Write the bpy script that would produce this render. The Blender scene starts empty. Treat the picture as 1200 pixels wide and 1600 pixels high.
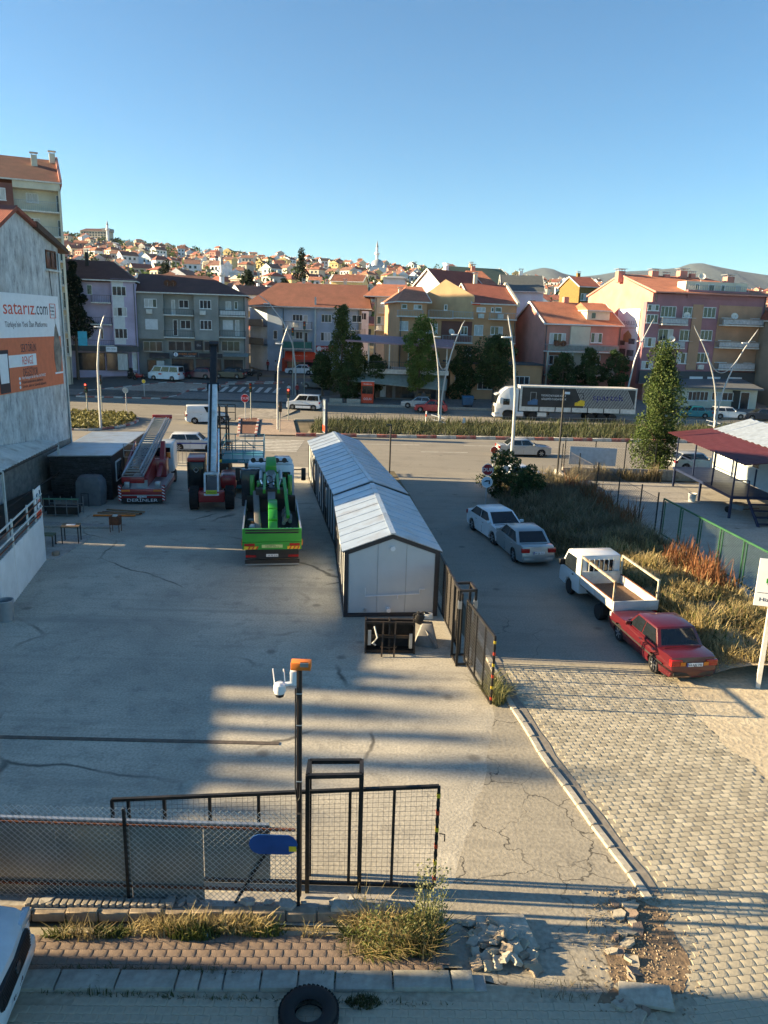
import bpy, bmesh, math, random
import numpy as np
from mathutils import Vector, Matrix
random.seed(7); RNG = np.random.default_rng(7)
rad = math.radians
S = bpy.context.scene
COL = S.collection
# ---------------------------------------------------------------- camera
cam = bpy.data.cameras.new('camera'); camo = bpy.data.objects.new('camera', cam); COL.objects.link(camo)
camo.matrix_world = Matrix.Translation((0, 0, 10.5)) @ Matrix.Rotation(rad(76), 4, 'X') @ Matrix.Rotation(0.03, 4, 'Z')
cam.sensor_width = 36; cam.lens = 26.55; cam.clip_start = 0.1; cam.clip_end = 30000
S.camera = camo
# ---------------------------------------------------------------- sky, sun, exposure
SUN_EL, SUN_AZ = rad(15.5), (-1.0, 0.03)          # low sun coming from the left of the yard
W = bpy.data.worlds.new('World'); S.world = W; W.use_nodes = True
nt = W.node_tree; bg = nt.nodes['Background']
sky = nt.nodes.new('ShaderNodeTexSky'); sky.sky_type = 'NISHITA'; sky.sun_disc = False
sky.sun_elevation = SUN_EL; sky.sun_rotation = math.atan2(SUN_AZ[0], SUN_AZ[1]); sky.altitude = 900
sky.air_density = 1.0; sky.dust_density = 0.1; sky.ozone_density = 2.0
tint = nt.nodes.new('ShaderNodeMix'); tint.data_type = 'RGBA'; tint.blend_type = 'MULTIPLY'; tint.inputs[0].default_value = 1
nt.links.new(sky.outputs[0], tint.inputs[6]); tint.inputs[7].default_value = (.52, .83, .96, 1)     # deeper blue, as the photograph's clear evening sky
nt.links.new(tint.outputs[2], bg.inputs[0]); bg.inputs[1].default_value = 0.058
sl = bpy.data.lights.new('sun', 'SUN'); sl.energy = 5.0; sl.angle = rad(0.53); sl.color = (1.0, 0.78, 0.46)
so = bpy.data.objects.new('sun', sl); COL.objects.link(so)
d = Vector((SUN_AZ[0], SUN_AZ[1], math.tan(SUN_EL) * math.hypot(*SUN_AZ)))
so.rotation_euler = d.to_track_quat('Z', 'Y').to_euler()
S.view_settings.view_transform = 'Standard'; S.view_settings.look = 'None'
S.view_settings.exposure = 1.98; S.view_settings.gamma = 1.0
S.view_settings.use_curve_mapping = False
S.render.engine = 'CYCLES'
# ---------------------------------------------------------------- materials
MATS = {}
def nodes(name):
    m = bpy.data.materials.new(name); m.use_nodes = True
    t = m.node_tree; b = t.nodes['Principled BSDF']
    MATS[name] = m
    return m, t, b
def nd(t, kind, **kw):
    n = t.nodes.new(kind)
    for k, v in kw.items():
        if k in n.inputs: n.inputs[k].default_value = v
        else: setattr(n, k, v)
    return n
def c4(c): return (c[0], c[1], c[2], 1)
def shade(c, k): return tuple(max(0, min(1, x * k)) for x in c)
def ramp(t, fac, stops):
    r = t.nodes.new('ShaderNodeValToRGB'); e = r.color_ramp.elements
    e[0].position, e[0].color = stops[0][0], c4(stops[0][1])
    e[1].position, e[1].color = stops[-1][0], c4(stops[-1][1])
    for p, c in stops[1:-1]:
        x = e.new(p); x.color = c4(c)
    t.links.new(fac, r.inputs[0]); return r.outputs[0]
def mixc(t, fac, a, b, mode='MIX'):
    n = t.nodes.new('ShaderNodeMix'); n.data_type = 'RGBA'; n.blend_type = mode
    if isinstance(fac, float): n.inputs[0].default_value = fac
    else: t.links.new(fac, n.inputs[0])
    for i, x in ((6, a), (7, b)):
        if isinstance(x, tuple): n.inputs[i].default_value = c4(x)
        else: t.links.new(x, n.inputs[i])
    return n.outputs[2]
def objco(t, scale=(1, 1, 1), rot=(0, 0, 0)):
    tc = t.nodes.new('ShaderNodeTexCoord'); mp = t.nodes.new('ShaderNodeMapping')
    mp.inputs['Scale'].default_value = scale; mp.inputs['Rotation'].default_value = rot
    t.links.new(tc.outputs['Object'], mp.inputs[0]); return mp.outputs[0]
def noise(t, co, scale, detail=4, rough=.55):
    n = nd(t, 'ShaderNodeTexNoise', Scale=scale, Detail=detail, Roughness=rough)
    t.links.new(co, n.inputs[0]); return n.outputs[0]
def bumpn(t, b, h, strength, dist=.02):
    n = nd(t, 'ShaderNodeBump', Strength=strength, Distance=dist); t.links.new(h, n.inputs['Height']); t.links.new(n.outputs[0], b.inputs['Normal'])
def M(name, col, rough=.6, metal=0., var=.18, scale=3., bump=0., bscale=30., coat=0., spec=.4, dirt=None, stretch=(1, 1, 1), island=0.):
    """plain procedural material: base colour with uneven tone, optional dirt patches and fine relief"""
    if name in MATS: return MATS[name]
    m, t, b = nodes(name)
    co = objco(t, stretch)
    n = noise(t, co, scale)
    c = ramp(t, n, [(.3, shade(col, 1 - var)), (.7, shade(col, 1 + var))])
    if dirt:
        n2 = noise(t, co, scale * .45, 6, .65)
        msk = ramp(t, n2, [(.5, (0, 0, 0)), (.68, (1, 1, 1))])
        c = mixc(t, msk, c, dirt)
    if island:
        g = t.nodes.new('ShaderNodeNewGeometry')
        r = ramp(t, g.outputs['Random Per Island'], [(0, (1 - island,) * 3), (1, (1 + island * .3,) * 3)])
        c = mixc(t, 1.0, c, r, 'MULTIPLY')
    t.links.new(c, b.inputs['Base Color'])
    b.inputs['Roughness'].default_value = rough; b.inputs['Metallic'].default_value = metal
    b.inputs['Specular IOR Level'].default_value = spec; b.inputs['Coat Weight'].default_value = coat
    b.inputs['Coat Roughness'].default_value = .08
    if bump: bumpn(t, b, noise(t, co, bscale, 3), bump)
    return m
def paint(name, col, metal=.0): return M(name, col, .38, metal, .05, 1.2, coat=.6, spec=.5, dirt=shade(col, .8))
def emit(name, col, s):
    m, t, b = nodes(name); b.inputs['Base Color'].default_value = c4(col)
    b.inputs['Emission Color'].default_value = c4(col); b.inputs['Emission Strength'].default_value = s; return m
def leaf(name, cols, rough=.6, trans=.25):
    m, t, b = nodes(name)
    g = t.nodes.new('ShaderNodeNewGeometry')
    c = ramp(t, g.outputs['Random Per Island'], [(i / (len(cols) - 1), x) for i, x in enumerate(cols)])
    n = noise(t, objco(t), .9, 2); k = ramp(t, n, [(.3, (.6, .6, .6)), (.7, (1.15, 1.15, 1.15))])
    c = mixc(t, 1.0, c, k, 'MULTIPLY')
    t.links.new(c, b.inputs['Base Color']); b.inputs['Roughness'].default_value = rough
    b.inputs['Specular IOR Level'].default_value = .2
    tr = t.nodes.new('ShaderNodeBsdfTranslucent'); t.links.new(c, tr.inputs[0])
    mx = t.nodes.new('ShaderNodeMixShader'); mx.inputs[0].default_value = trans
    t.links.new(b.outputs[0], mx.inputs[1]); t.links.new(tr.outputs[0], mx.inputs[2])
    t.links.new(mx.outputs[0], t.nodes['Material Output'].inputs[0])
    return m
def tilemat(name, col, rows=3.2):
    """clay tiles too far away to pick apart: rows and ribs as relief, tone by patches"""
    m, t, b = nodes(name); co = objco(t)
    n1 = noise(t, co, .8, 5); n2 = noise(t, co, 9., 2)
    c = ramp(t, n1, [(.3, shade(col, .7)), (.7, shade(col, 1.25))])
    c = mixc(t, .35, c, ramp(t, n2, [(.35, shade(col, .55)), (.65, shade(col, 1.4))]))
    t.links.new(c, b.inputs['Base Color']); b.inputs['Roughness'].default_value = .8
    w = nd(t, 'ShaderNodeTexWave', Scale=rows, Distortion=.3); w.bands_direction = 'X'; t.links.new(co, w.inputs[0])
    w2 = nd(t, 'ShaderNodeTexWave', Scale=rows * .8, Distortion=.3); w2.bands_direction = 'Z'; w2.wave_profile = 'SAW'; t.links.new(co, w2.inputs[0])
    a = t.nodes.new('ShaderNodeMath'); t.links.new(w.outputs[1], a.inputs[0]); t.links.new(w2.outputs[1], a.inputs[1])
    bumpn(t, b, a.outputs[0], .6, .06); return m
def ground_mat(name, base, alt, dark, crack=.0, gate0=.5, big=.12, fine=14., rough=.85, bstr=.35, dist=.015, cscale=.35):
    m, t, b = nodes(name); co = objco(t)
    n1 = noise(t, co, big, 6, .6); n2 = noise(t, co, big * 7, 6, .65); n3 = noise(t, co, fine, 3)
    c = ramp(t, n1, [(.35, base), (.62, alt)])
    c = mixc(t, ramp(t, n2, [(.52, (0, 0, 0)), (.75, (.75, .75, .75))]), c, dark)
    c = mixc(t, .55, c, mixc(t, 1.0, c, ramp(t, n3, [(.3, (.62, .62, .62)), (.7, (1.4, 1.4, 1.4))]), 'MULTIPLY'))
    st = noise(t, objco(t, (.12, 1.1, 1), (0, 0, .12)), 2.2, 5, .6)
    c = mixc(t, ramp(t, st, [(.55, (0, 0, 0)), (.75, (.35, .35, .35))]), c, shade(base, 1.3))
    for rot, sc in ((1.45, 1.5), (1.75, 1.1), (.5, .8)):      # faint wheel tracks
        tr = noise(t, objco(t, (.05, 1.6, 1), (0, 0, rot)), sc, 3, .5)
        c = mixc(t, ramp(t, tr, [(.56, (0, 0, 0)), (.7, (.3, .3, .3))]), c, shade(dark, 1.05))
    vo = nd(t, 'ShaderNodeTexVoronoi', Scale=.55); t.links.new(co, vo.inputs[0])      # oil spots
    c = mixc(t, ramp(t, vo.outputs[0], [(.05, (.6, .6, .6)), (.12, (0, 0, 0))]), c, shade(dark, .5))
    h = n3
    if crack:
        dn = nd(t, 'ShaderNodeTexNoise', Scale=cscale * 3, Detail=5); t.links.new(co, dn.inputs[0])
        ad = t.nodes.new('ShaderNodeMix'); ad.data_type = 'RGBA'; ad.blend_type = 'LINEAR_LIGHT'; ad.inputs[0].default_value = .45
        t.links.new(co, ad.inputs[6]); t.links.new(dn.outputs[1], ad.inputs[7])
        v = nd(t, 'ShaderNodeTexVoronoi', Scale=cscale); v.feature = 'DISTANCE_TO_EDGE'; t.links.new(ad.outputs[2], v.inputs[0])
        cm = ramp(t, v.outputs[0], [(.003, (1, 1, 1)), (.011, (0, 0, 0))])
        gate = ramp(t, noise(t, co, .22, 2), [(gate0, (0, 0, 0)), (gate0 + .1, (crack, crack, crack))])
        mm = mixc(t, 1.0, cm, gate, 'MULTIPLY'); c = mixc(t, mm, c, shade(dark, .35))
    t.links.new(c, b.inputs['Base Color']); b.inputs['Roughness'].default_value = rough
    b.inputs['Specular IOR Level'].default_value = .25
    bumpn(t, b, h, bstr, dist); return m
# ---------------------------------------------------------------- mesh helpers
class MB:
    def __init__(s): s.v = []; s.f = []; s.m = []
    def add(s, vs, fs, m=0):
        o = len(s.v); s.v += [tuple(x) for x in vs]; s.f += [tuple(i + o for i in f) for f in fs]; s.m += [m] * len(fs); return s
    def hexa(s, p, m=0):      # 8 corners: bottom 4 then top 4
        return s.add(p, [(3, 2, 1, 0), (4, 5, 6, 7), (0, 1, 5, 4), (1, 2, 6, 5), (2, 3, 7, 6), (3, 0, 4, 7)], m)
    def box(s, x0, x1, y0, y1, z0, z1, m=0):
        return s.hexa([(x0, y0, z0), (x1, y0, z0), (x1, y1, z0), (x0, y1, z0), (x0, y0, z1), (x1, y0, z1), (x1, y1, z1), (x0, y1, z1)], m)
    def cbox(s, c, sz, m=0, rot=None):
        ps = []
        for dz in (-1, 1):
            for dx, dy in ((-1, -1), (1, -1), (1, 1), (-1, 1)):
                p = Vector((dx * sz[0] / 2, dy * sz[1] / 2, dz * sz[2] / 2))
                if rot is not None: p = rot @ p
                ps.append(p + Vector(c))
        return s.hexa(ps, m)
    def bar(s, p0, p1, w, h=None, m=0):     # rectangular bar from p0 to p1
        h = h or w; p0 = Vector(p0); p1 = Vector(p1); d = (p1 - p0).normalized()
        u = d.cross(Vector((0, 0, 1)))
        if u.length < .01: u = Vector((1, 0, 0))
        u.normalize(); n = u.cross(d)
        q = [p + u * a * w / 2 + n * b * h / 2 for p in (p0, p1) for a, b in ((-1, -1), (1, -1), (1, 1), (-1, 1))]
        return s.hexa(q, m)
    def tube(s, pts, r, n=8, m=0, cap=True):
        pts = [Vector(p) for p in pts]; R = r if isinstance(r, (list, tuple)) else [r] * len(pts)
        o = len(s.v); k = len(pts)
        ref = Vector((.13, .27, .95))
        for i, p in enumerate(pts):
            d = (pts[min(i + 1, k - 1)] - pts[max(i - 1, 0)]).normalized()
            u = d.cross(ref)
            if u.length < .2: u = d.cross(Vector((1, .1, 0)))
            u.normalize(); w = d.cross(u)
            for j in range(n):
                a = 2 * math.pi * j / n; s.v.append(tuple(p + (u * math.cos(a) + w * math.sin(a)) * R[i]))
        for i in range(k - 1):
            for j in range(n):
                a, b = o + i * n + j, o + i * n + (j + 1) % n
                s.f.append((a, b, b + n, a + n)); s.m.append(m)
        if cap:
            s.f.append(tuple(o + j for j in range(n))[::-1]); s.m.append(m)
            s.f.append(tuple(o + (k - 1) * n + j for j in range(n))); s.m.append(m)
        return s
    def prism(s, poly, z0, z1, m=0, axis='z'):   # poly is 2D; axis is the extrusion axis
        def P(a, b, c): return {'z': (a, b, c), 'x': (c, a, b), 'y': (a, c, b)}[axis]
        n = len(poly)
        vs = [P(a, b, z0) for a, b in poly] + [P(a, b, z1) for a, b in poly]
        fs = [tuple(range(n))[::-1], tuple(range(n, 2 * n))] + [(i, (i + 1) % n, n + (i + 1) % n, n + i) for i in range(n)]
        return s.add(vs, fs, m)
    def lathe(s, prof, n=20, m=0, axis='z', c=(0, 0, 0)):  # prof: (r, h)
        o = len(s.v)
        for r, h in prof:
            for j in range(n):
                a = 2 * math.pi * j / n; x, y = r * math.cos(a), r * math.sin(a)
                p = {'z': (x, y, h), 'x': (h, x, y), 'y': (y, h, x)}[axis]
                s.v.append((p[0] + c[0], p[1] + c[1], p[2] + c[2]))
        for i in range(len(prof) - 1):
            for j in range(n):
                a, b = o + i * n + j, o + i * n + (j + 1) % n
                s.f.append((a, b, b + n, a + n)); s.m.append(m)
        for i, fl in ((0, True), (len(prof) - 1, False)):
            if prof[i][0] > 1e-4:
                q = tuple(o + i * n + j for j in range(n)); s.f.append(q[::-1] if fl else q); s.m.append(m)
        return s
    def quad(s, a, b, c, d, m=0): return s.add([a, b, c, d], [(0, 1, 2, 3)], m)
    def mesh(s, name, mats, smooth=False, bevel=0, seg=2):
        me = bpy.data.meshes.new(name); me.from_pydata(s.v, [], s.f)
        for x in (mats if isinstance(mats, (list, tuple)) else [mats]): me.materials.append(x)
        if len(me.materials) > 1: me.polygons.foreach_set('material_index', s.m)
        if True:
            bm = bmesh.new(); bm.from_mesh(me)
            bmesh.ops.recalc_face_normals(bm, faces=bm.faces)
            if bevel:
                es = [e for e in bm.edges if len(e.link_faces) == 2 and e.calc_face_angle(0) > .45]
                bmesh.ops.bevel(bm, geom=es, offset=bevel, segments=seg, affect='EDGES', profile=.5, clamp_overlap=True)
            bm.to_mesh(me); bm.free()
        if smooth or bevel:
            me.polygons.foreach_set('use_smooth', [True] * len(me.polygons)); me.set_sharp_from_angle(angle=.65)
        me.update(); return me
    def obj(s, name, mats, parent=None, loc=(0, 0, 0), rz=0, smooth=False, bevel=0, seg=2):
        return link(name, s.mesh(name, mats, smooth, bevel, seg), parent, loc, rz)
def link(name, me, parent=None, loc=(0, 0, 0), rz=0):
    o = bpy.data.objects.new(name, me); COL.objects.link(o)
    o.location = loc
    o.rotation_euler = rz if isinstance(rz, (tuple, list)) else (0, 0, rz)
    if parent is not None: o.parent = parent
    return o
def tag(o, label, cat, group=None, kind=None):
    if label: o['label'] = label
    if cat: o['category'] = cat
    if group: o['group'] = group
    if kind: o['kind'] = kind
    return o
def thing(name, label, cat, loc=(0, 0, 0), rz=0, group=None):
    return tag(link(name, None, None, loc, rz), label, cat, group)
def struct(o): o['kind'] = 'structure'; return o
def stuff(o, label, cat): return tag(o, label, cat, None, 'stuff')
def copy_tree(o, parent=None):
    c = o.copy(); COL.objects.link(c); c.parent = parent
    for ch in list(o.children): copy_tree(ch, c)
    return c
_txt = {}
def text(s, size, mat, parent, loc, rot, name='lettering', wid=None, ext=.002, align='LEFT', shear=0):
    """flat lettering; rot is an Euler, wid squeezes the line to a width"""
    cu = bpy.data.curves.new('t', 'FONT'); cu.body = s; cu.size = size; cu.extrude = ext; cu.align_x = align; cu.resolution_u = 2; cu.shear = shear
    to = bpy.data.objects.new('t', cu); COL.objects.link(to)
    me = bpy.data.meshes.new_from_object(to); bpy.data.objects.remove(to); bpy.data.curves.remove(cu)
    me.materials.clear(); me.materials.append(mat); me.name = name
    o = link(name, me, parent, loc, rot)
    if wid and len(me.vertices):
        xs = [v.co.x for v in me.vertices]; o.scale.x = wid / max(1e-3, max(xs) - min(xs))
    return o
def npmesh(name, V, F, mats, mi=None, parent=None):
    me = bpy.data.meshes.new(name); V = np.asarray(V, np.float32); F = np.asarray(F, np.int32); k = F.shape[1]
    me.vertices.add(len(V)); me.vertices.foreach_set('co', V.ravel())
    me.loops.add(F.size); me.loops.foreach_set('vertex_index', F.ravel())
    me.polygons.add(len(F)); me.polygons.foreach_set('loop_start', np.arange(0, F.size, k, dtype=np.int32))
    for x in mats: me.materials.append(x)
    if mi is not None: me.polygons.foreach_set('material_index', np.asarray(mi, np.int32))
    me.update(calc_edges=True); me.validate()
    return link(name, me, parent)
def leaves(P, size, up=.0, asp=.6):
    """one kite-shaped leaf per point, random facing"""
    n = len(P); a = RNG.normal(size=(n, 3)); a /= np.linalg.norm(a, axis=1)[:, None]
    b = RNG.normal(size=(n, 3)); b[:, 2] += up; b -= (a * b).sum(1)[:, None] * a; b /= np.linalg.norm(b, axis=1)[:, None]
    sz = size * RNG.uniform(.6, 1.4, (n, 1)); P = np.asarray(P)
    V = np.stack([P - b * sz * .5, P + a * sz * asp * .5, P + b * sz * .5, P - a * sz * asp * .5], 1).reshape(-1, 3)
    return V, np.arange(4 * n).reshape(n, 4)
def blades(P, h, w, lean=.35):
    """grass blades: thin bent strips of two quads from points P"""
    n = len(P); P = np.asarray(P, float); az = RNG.uniform(0, 2 * np.pi, n); hh = h * RNG.uniform(.45, 1.25, n)
    d = np.stack([np.cos(az), np.sin(az), 0 * az], 1); s = np.stack([-np.sin(az), np.cos(az), 0 * az], 1) * (w * RNG.uniform(.6, 1.4, (n, 1))) * .5
    ln = (lean * RNG.uniform(.1, 1.2, n) * hh)[:, None]; up = np.zeros((n, 3)); up[:, 2] = hh
    m = P + up * .55 + d * ln * .3; t = P + up * RNG.uniform(.85, 1., (n, 1)) + d * ln
    V = np.stack([P - s, P + s, m + s * .8, m - s * .8, t + s * .25, t - s * .25], 1).reshape(-1, 3)
    i = np.arange(n)[:, None] * 6
    return V, np.concatenate([i + np.array([[0, 1, 2, 3]]), i + np.array([[3, 2, 4, 5]])])
# ---------------------------------------------------------------- palette
white = M('white_paint', (.72, .73, .74), .45, dirt=(.5, .49, .46)); offw = M('off_white', (.6, .59, .55), .6)
black = M('black_paint', (.018, .018, .02), .45, var=.3); rubber = M('rubber', (.018, .018, .019), .85, bump=.3, bscale=60)
dsteel = M('dark_steel', (.035, .033, .032), .55, .3, dirt=(.07, .05, .04)); galv = M('galvanised', (.42, .44, .46), .42, .75, .12)
steel = M('steel', (.3, .31, .32), .4, .7); glass = M('dark_glass', (.012, .016, .02), .06, 0, .2, spec=.6)
wglass = M('window_glass', (.025, .032, .04), .08, 0, .5, 1.5, spec=.6); curtain = M('curtain', (.5, .5, .48), .7, var=.25, scale=4, stretch=(3, 3, .3))
red = paint('red_paint', (.33, .012, .015)); chrome = M('chrome', (.6, .6, .62), .15, 1.)
rust = M('rust', (.16, .06, .03), .85, .1, .4, 6, bump=.3); orange = M('orange_paint', (.75, .2, .03), .5)
yellow = M('yellow_paint', (.75, .5, .03), .45); lampred = M('red_lens', (.35, .01, .01), .2, coat=.5); lamporange = M('orange_lens', (.6, .18, .02), .2)
lens = M('clear_lens', (.55, .57, .6), .12, .3); conc = ground_mat('concrete', (.32, .3, .27), (.4, .37, .33), (.2, .18, .16), fine=9)
inkred = M('ink_red', (.62, .06, .02), .5, var=.05); inkblk = M('ink_dark', (.02, .02, .03), .5); inkwht = M('ink_white', (.75, .76, .78), .5, var=.05); inkblue = M('ink_blue', (.02, .06, .3), .4)
wood = M('wood', (.28, .17, .09), .75, var=.35, stretch=(1, 8, 8)); soil = ground_mat('soil', (.16, .115, .075), (.24, .17, .11), (.1, .07, .05), fine=7, bstr=.8, dist=.04)
# ================================================================ THE SETTING
def zt(y): return 0. if y < 90 else min(2.7, .135 * (y - 90))
CREST = [(-.6, .097), (-.444, .0926), (-.404, .0907), (-.332, .0836), (-.252, .0767), (-.171, .0729), (-.09, .069), (-.017, .0649), (.072, .0624), (.153, .057), (.21, .051), (.275, .048), (.397, .046), (.7, .044)]
def crest(a): return float(np.interp(a, [c[0] for c in CREST], [c[1] for c in CREST]))
def hill(x, y):
    """ground height everywhere: flat yard, rising street, town hillside"""
    if y < 125: return zt(y)
    a = x / y; D = 780.
    zc = 10.5 + crest(a) * D
    t = (y - 125) / (D - 125)
    z = 2.7 + (zc - 2.7) * (min(t, 1.) ** 1.12)
    if t > 1: z -= (y - D) * .03
    return z
asphalt = ground_mat('asphalt', (.23, .212, .18), (.28, .255, .215), (.17, .155, .135), crack=.3, big=.06, fine=20)
asphalt2 = ground_mat('asphalt_side', (.25, .228, .19), (.3, .272, .225), (.19, .173, .146), crack=.5, big=.1, fine=16)
yardmat = ground_mat('yard_concrete', (.33, .305, .255), (.5, .455, .37), (.24, .222, .19), crack=.85, big=.22, fine=15, bstr=.5, dist=.018, cscale=.16)
apronmat = ground_mat('apron_asphalt', (.3, .27, .215), (.38, .34, .27), (.22, .2, .165), crack=1., gate0=.36, big=.2, fine=12, cscale=.55, bstr=.6)
dirtmat = ground_mat('dry_earth', (.36, .285, .19), (.43, .35, .24), (.25, .2, .14), fine=5, bstr=.9, dist=.05)
hillmat = ground_mat('hill_ground', (.15, .12, .08), (.2, .16, .1), (.07, .085, .045), big=.02, fine=.6, bstr=.3)
pavemat = ground_mat('pavement_slabs', (.24, .215, .19), (.29, .26, .22), (.17, .15, .13), fine=10)
farpave = ground_mat('far_pavement', (.2, .18, .165), (.25, .22, .2), (.14, .13, .12), fine=4)
sandmat = ground_mat('sand', (.48, .4, .28), (.54, .46, .33), (.38, .31, .22), fine=8, bstr=.8, dist=.03)
def rough(poly, amp=.12, step=.35, seed=3):
    rr = random.Random(seed); out = []
    for i in range(len(poly)):
        a, b = Vector(poly[i]), Vector(poly[(i + 1) % len(poly)]); n = max(1, int((b - a).length / step))
        for j in range(n): p = a.lerp(b, j / n); out.append((p.x + rr.uniform(-amp, amp) * (j > 0), p.y + rr.uniform(-amp, amp) * (j > 0)))
    return out
def sheet(name, mat, poly, z=.0, flat=True):
    me = bpy.data.meshes.new(name); me.from_pydata([(x, y, z) for x, y in poly], [], [tuple(range(len(poly)))])
    me.materials.append(mat); return struct(link(name, me))
def strip(name, mat, lo, hi, dz, x0=-160., x1=160., nx=40, ys=None):
    """road-like strip between two lines y=lo(x), y=hi(x), draped on the terrain"""
    V = []; F = []; n = 7
    for i in range(nx + 1):
        x = x0 + (x1 - x0) * i / nx
        for j in range(n):
            y = lo(x) + (hi(x) - lo(x)) * j / (n - 1); V.append((x, y, zt(y) + dz))
    for i in range(nx):
        for j in range(n - 1): a = i * n + j; F.append((a, a + n, a + n + 1, a + 1))
    me = bpy.data.meshes.new(name); me.from_pydata(V, [], F); me.materials.append(mat); return struct(link(name, me))
# the ground: one sheet out to the horizon
ys = [-60, -20, 0, 10, 30, 50, 70, 85, 90, 95, 100, 105, 110, 118, 125] + list(np.linspace(140, 780, 44)) + [850, 1000, 1300, 1800, 2600, 4000, 7000, 12000]
V = []; F = []; nx = 60
for y in ys:
    for i in range(nx + 1):
        a = -1.3 + 2.6 * i / nx; x = a * max(y, 130.) * (1 if y > 0 else 1)
        zz = hill(x, y) if y < 1300 else hill(x * 1300 / y, 1300) - (y - 1300) * .006
        V.append((x, y, zz - .03))
for j in range(len(ys) - 1):
    for i in range(nx): a = j * (nx + 1) + i; F.append((a, a + 1, a + nx + 2, a + nx + 1))
me = bpy.data.meshes.new('ground'); me.from_pydata(V, [], F); me.materials.append(hillmat)
me.polygons.foreach_set('use_smooth', [True] * len(me.polygons)); struct(link('ground', me))
# far mountains: real ridges several kilometres off
mtn = ground_mat('mountain_haze_blue', (.055, .08, .1), (.08, .105, .12), (.04, .06, .075), big=.0012, fine=.02, bstr=.2)  # blue of distant haze put into the mountain colour itself
RID = [(-.6, .02), (.05, .03), (.137, .056), (.153, .0615), (.175, .0705), (.192, .0745), (.205, .0727), (.217, .068), (.237, .0645), (.26, .0672), (.281, .0712), (.3, .073), (.329, .0752), (.361, .079), (.375, .0843), (.39, .0856), (.409, .082), (.442, .077), (.474, .0735), (.55, .067), (.75, .05)]
V = []; F = []; nx = 260; prof = [(-2600, 0), (-1900, .16), (-1300, .36), (-800, .6), (-400, .82), (-150, .95), (0, 1), (300, .86), (900, .4), (2000, 0)]
for k, (dy, s) in enumerate(prof):
    for i in range(nx + 1):
        a = -.6 + 1.35 * i / nx; y0 = 6500.
        zr = 10.5 + float(np.interp(a, [r[0] for r in RID], [r[1] for r in RID])) * y0
        w = 60 * math.sin(a * 95 + k) * (1 - abs(2 * s - 1)) + 35 * math.sin(a * 310 + 2.1 * k) * (s * (1 - s)) * 4
        V.append((a * (y0 + dy * .2), y0 + dy + w * 2, s * zr + w * .35 * (1 if 0 < s < 1 else 0) - 30 * (s == 0)))
for k in range(len(prof) - 1):
    for i in range(nx): a = k * (nx + 1) + i; F.append((a, a + 1, a + nx + 2, a + nx + 1))
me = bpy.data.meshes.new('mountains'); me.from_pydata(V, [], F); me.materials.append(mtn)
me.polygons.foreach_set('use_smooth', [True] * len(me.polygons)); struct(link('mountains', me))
# yard, apron, roads
sheet('yard', yardmat, [(-30, 11.6), (1.3, 11.3), (4.6, 11.6), (4.2, 16), (3.6, 20.2), (2.6, 26.5), (1.7, 35.5), (-1.2, 52.5), (-8, 57), (-30, 58)], 0.0)
sheet('apron', apronmat, rough([(1.304, 11.3), (1.5, 10.3), (4.3, 9.9), (4.9, 11.6), (5.3, 12.3), (4.3, 16.8), (3.8, 20.3), (3.36, 19.9), (2.604, 16), (1.304, 11.8)], .07, .4), 0.004)
RL = lambda y: float(np.interp(y, [8, 12.4, 16.8, 20.1, 32.8, 45.6, 55], [5.9, 5.25, 4.28, 3.78, 2.85, 1.75, .6]))
RR = lambda y: float(np.interp(y, [8, 12, 16.3, 19.7, 22, 33, 43, 48, 55], [11, 10.2, 9.6, 9.3, 9.7, 8.2, 6.6, 7.4, 9]))
yy = list(np.linspace(21.5, 55, 20))
sheet('side_road', asphalt2, [(RL(y), y) for y in yy] + [(RR(y), y) for y in yy[::-1]], .004)
yy = list(np.linspace(8, 22.5, 20))
bedmat = ground_mat('paver_joint_sand', (.33, .29, .215), (.38, .335, .25), (.25, .22, .165), fine=10)
SR = sheet('paved_road', bedmat, [(x, 7.2) for x in (-9, 12)] + [(RR(y) + .1, y) for y in yy] + [(RL(y) - .05, y) for y in yy[::-1] if y > 12.3] + [(4.5, 10.9), (4.25, 10.0), (1.7, 10.2), (-9, 9.9)], .023)
mN = lambda x: 70.6 + .085 * (x + 8.5)          # near kerb of the median
mF = lambda x: mN(x) + 11.2 + .01 * x
nE = lambda x: 54.5 - .1 * (x if x < 0 else 0) - (0.02 * x if x > 0 else 0)
fK = lambda x: 93.7 - .02 * x
strip('main_road_near_side', asphalt, nE, lambda x: mN(x) + .02, .002)
strip('main_road_far_side', asphalt, lambda x: mF(x) - .02, fK, .002)
strip('road_crossing', asphalt, lambda x: mN(x) - .5, lambda x: mF(x) + .5, .004, -30, -10, 6)
strip('far_pavement', farpave, lambda x: fK(x) + .25, lambda x: 104 if x > -8 else 98., .12)
strip('far_square', ground_mat('square_asphalt', (.11, .105, .1), (.14, .13, .12), (.08, .078, .075), fine=12), lambda x: fK(x) - .1, lambda x: 124., .006, -70, -7.6, 30)
strip('shop_pavement', farpave, lambda x: 105.2 + (x + 44) * .13, lambda x: 112, .14, -62, -20.6, 12)
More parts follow.
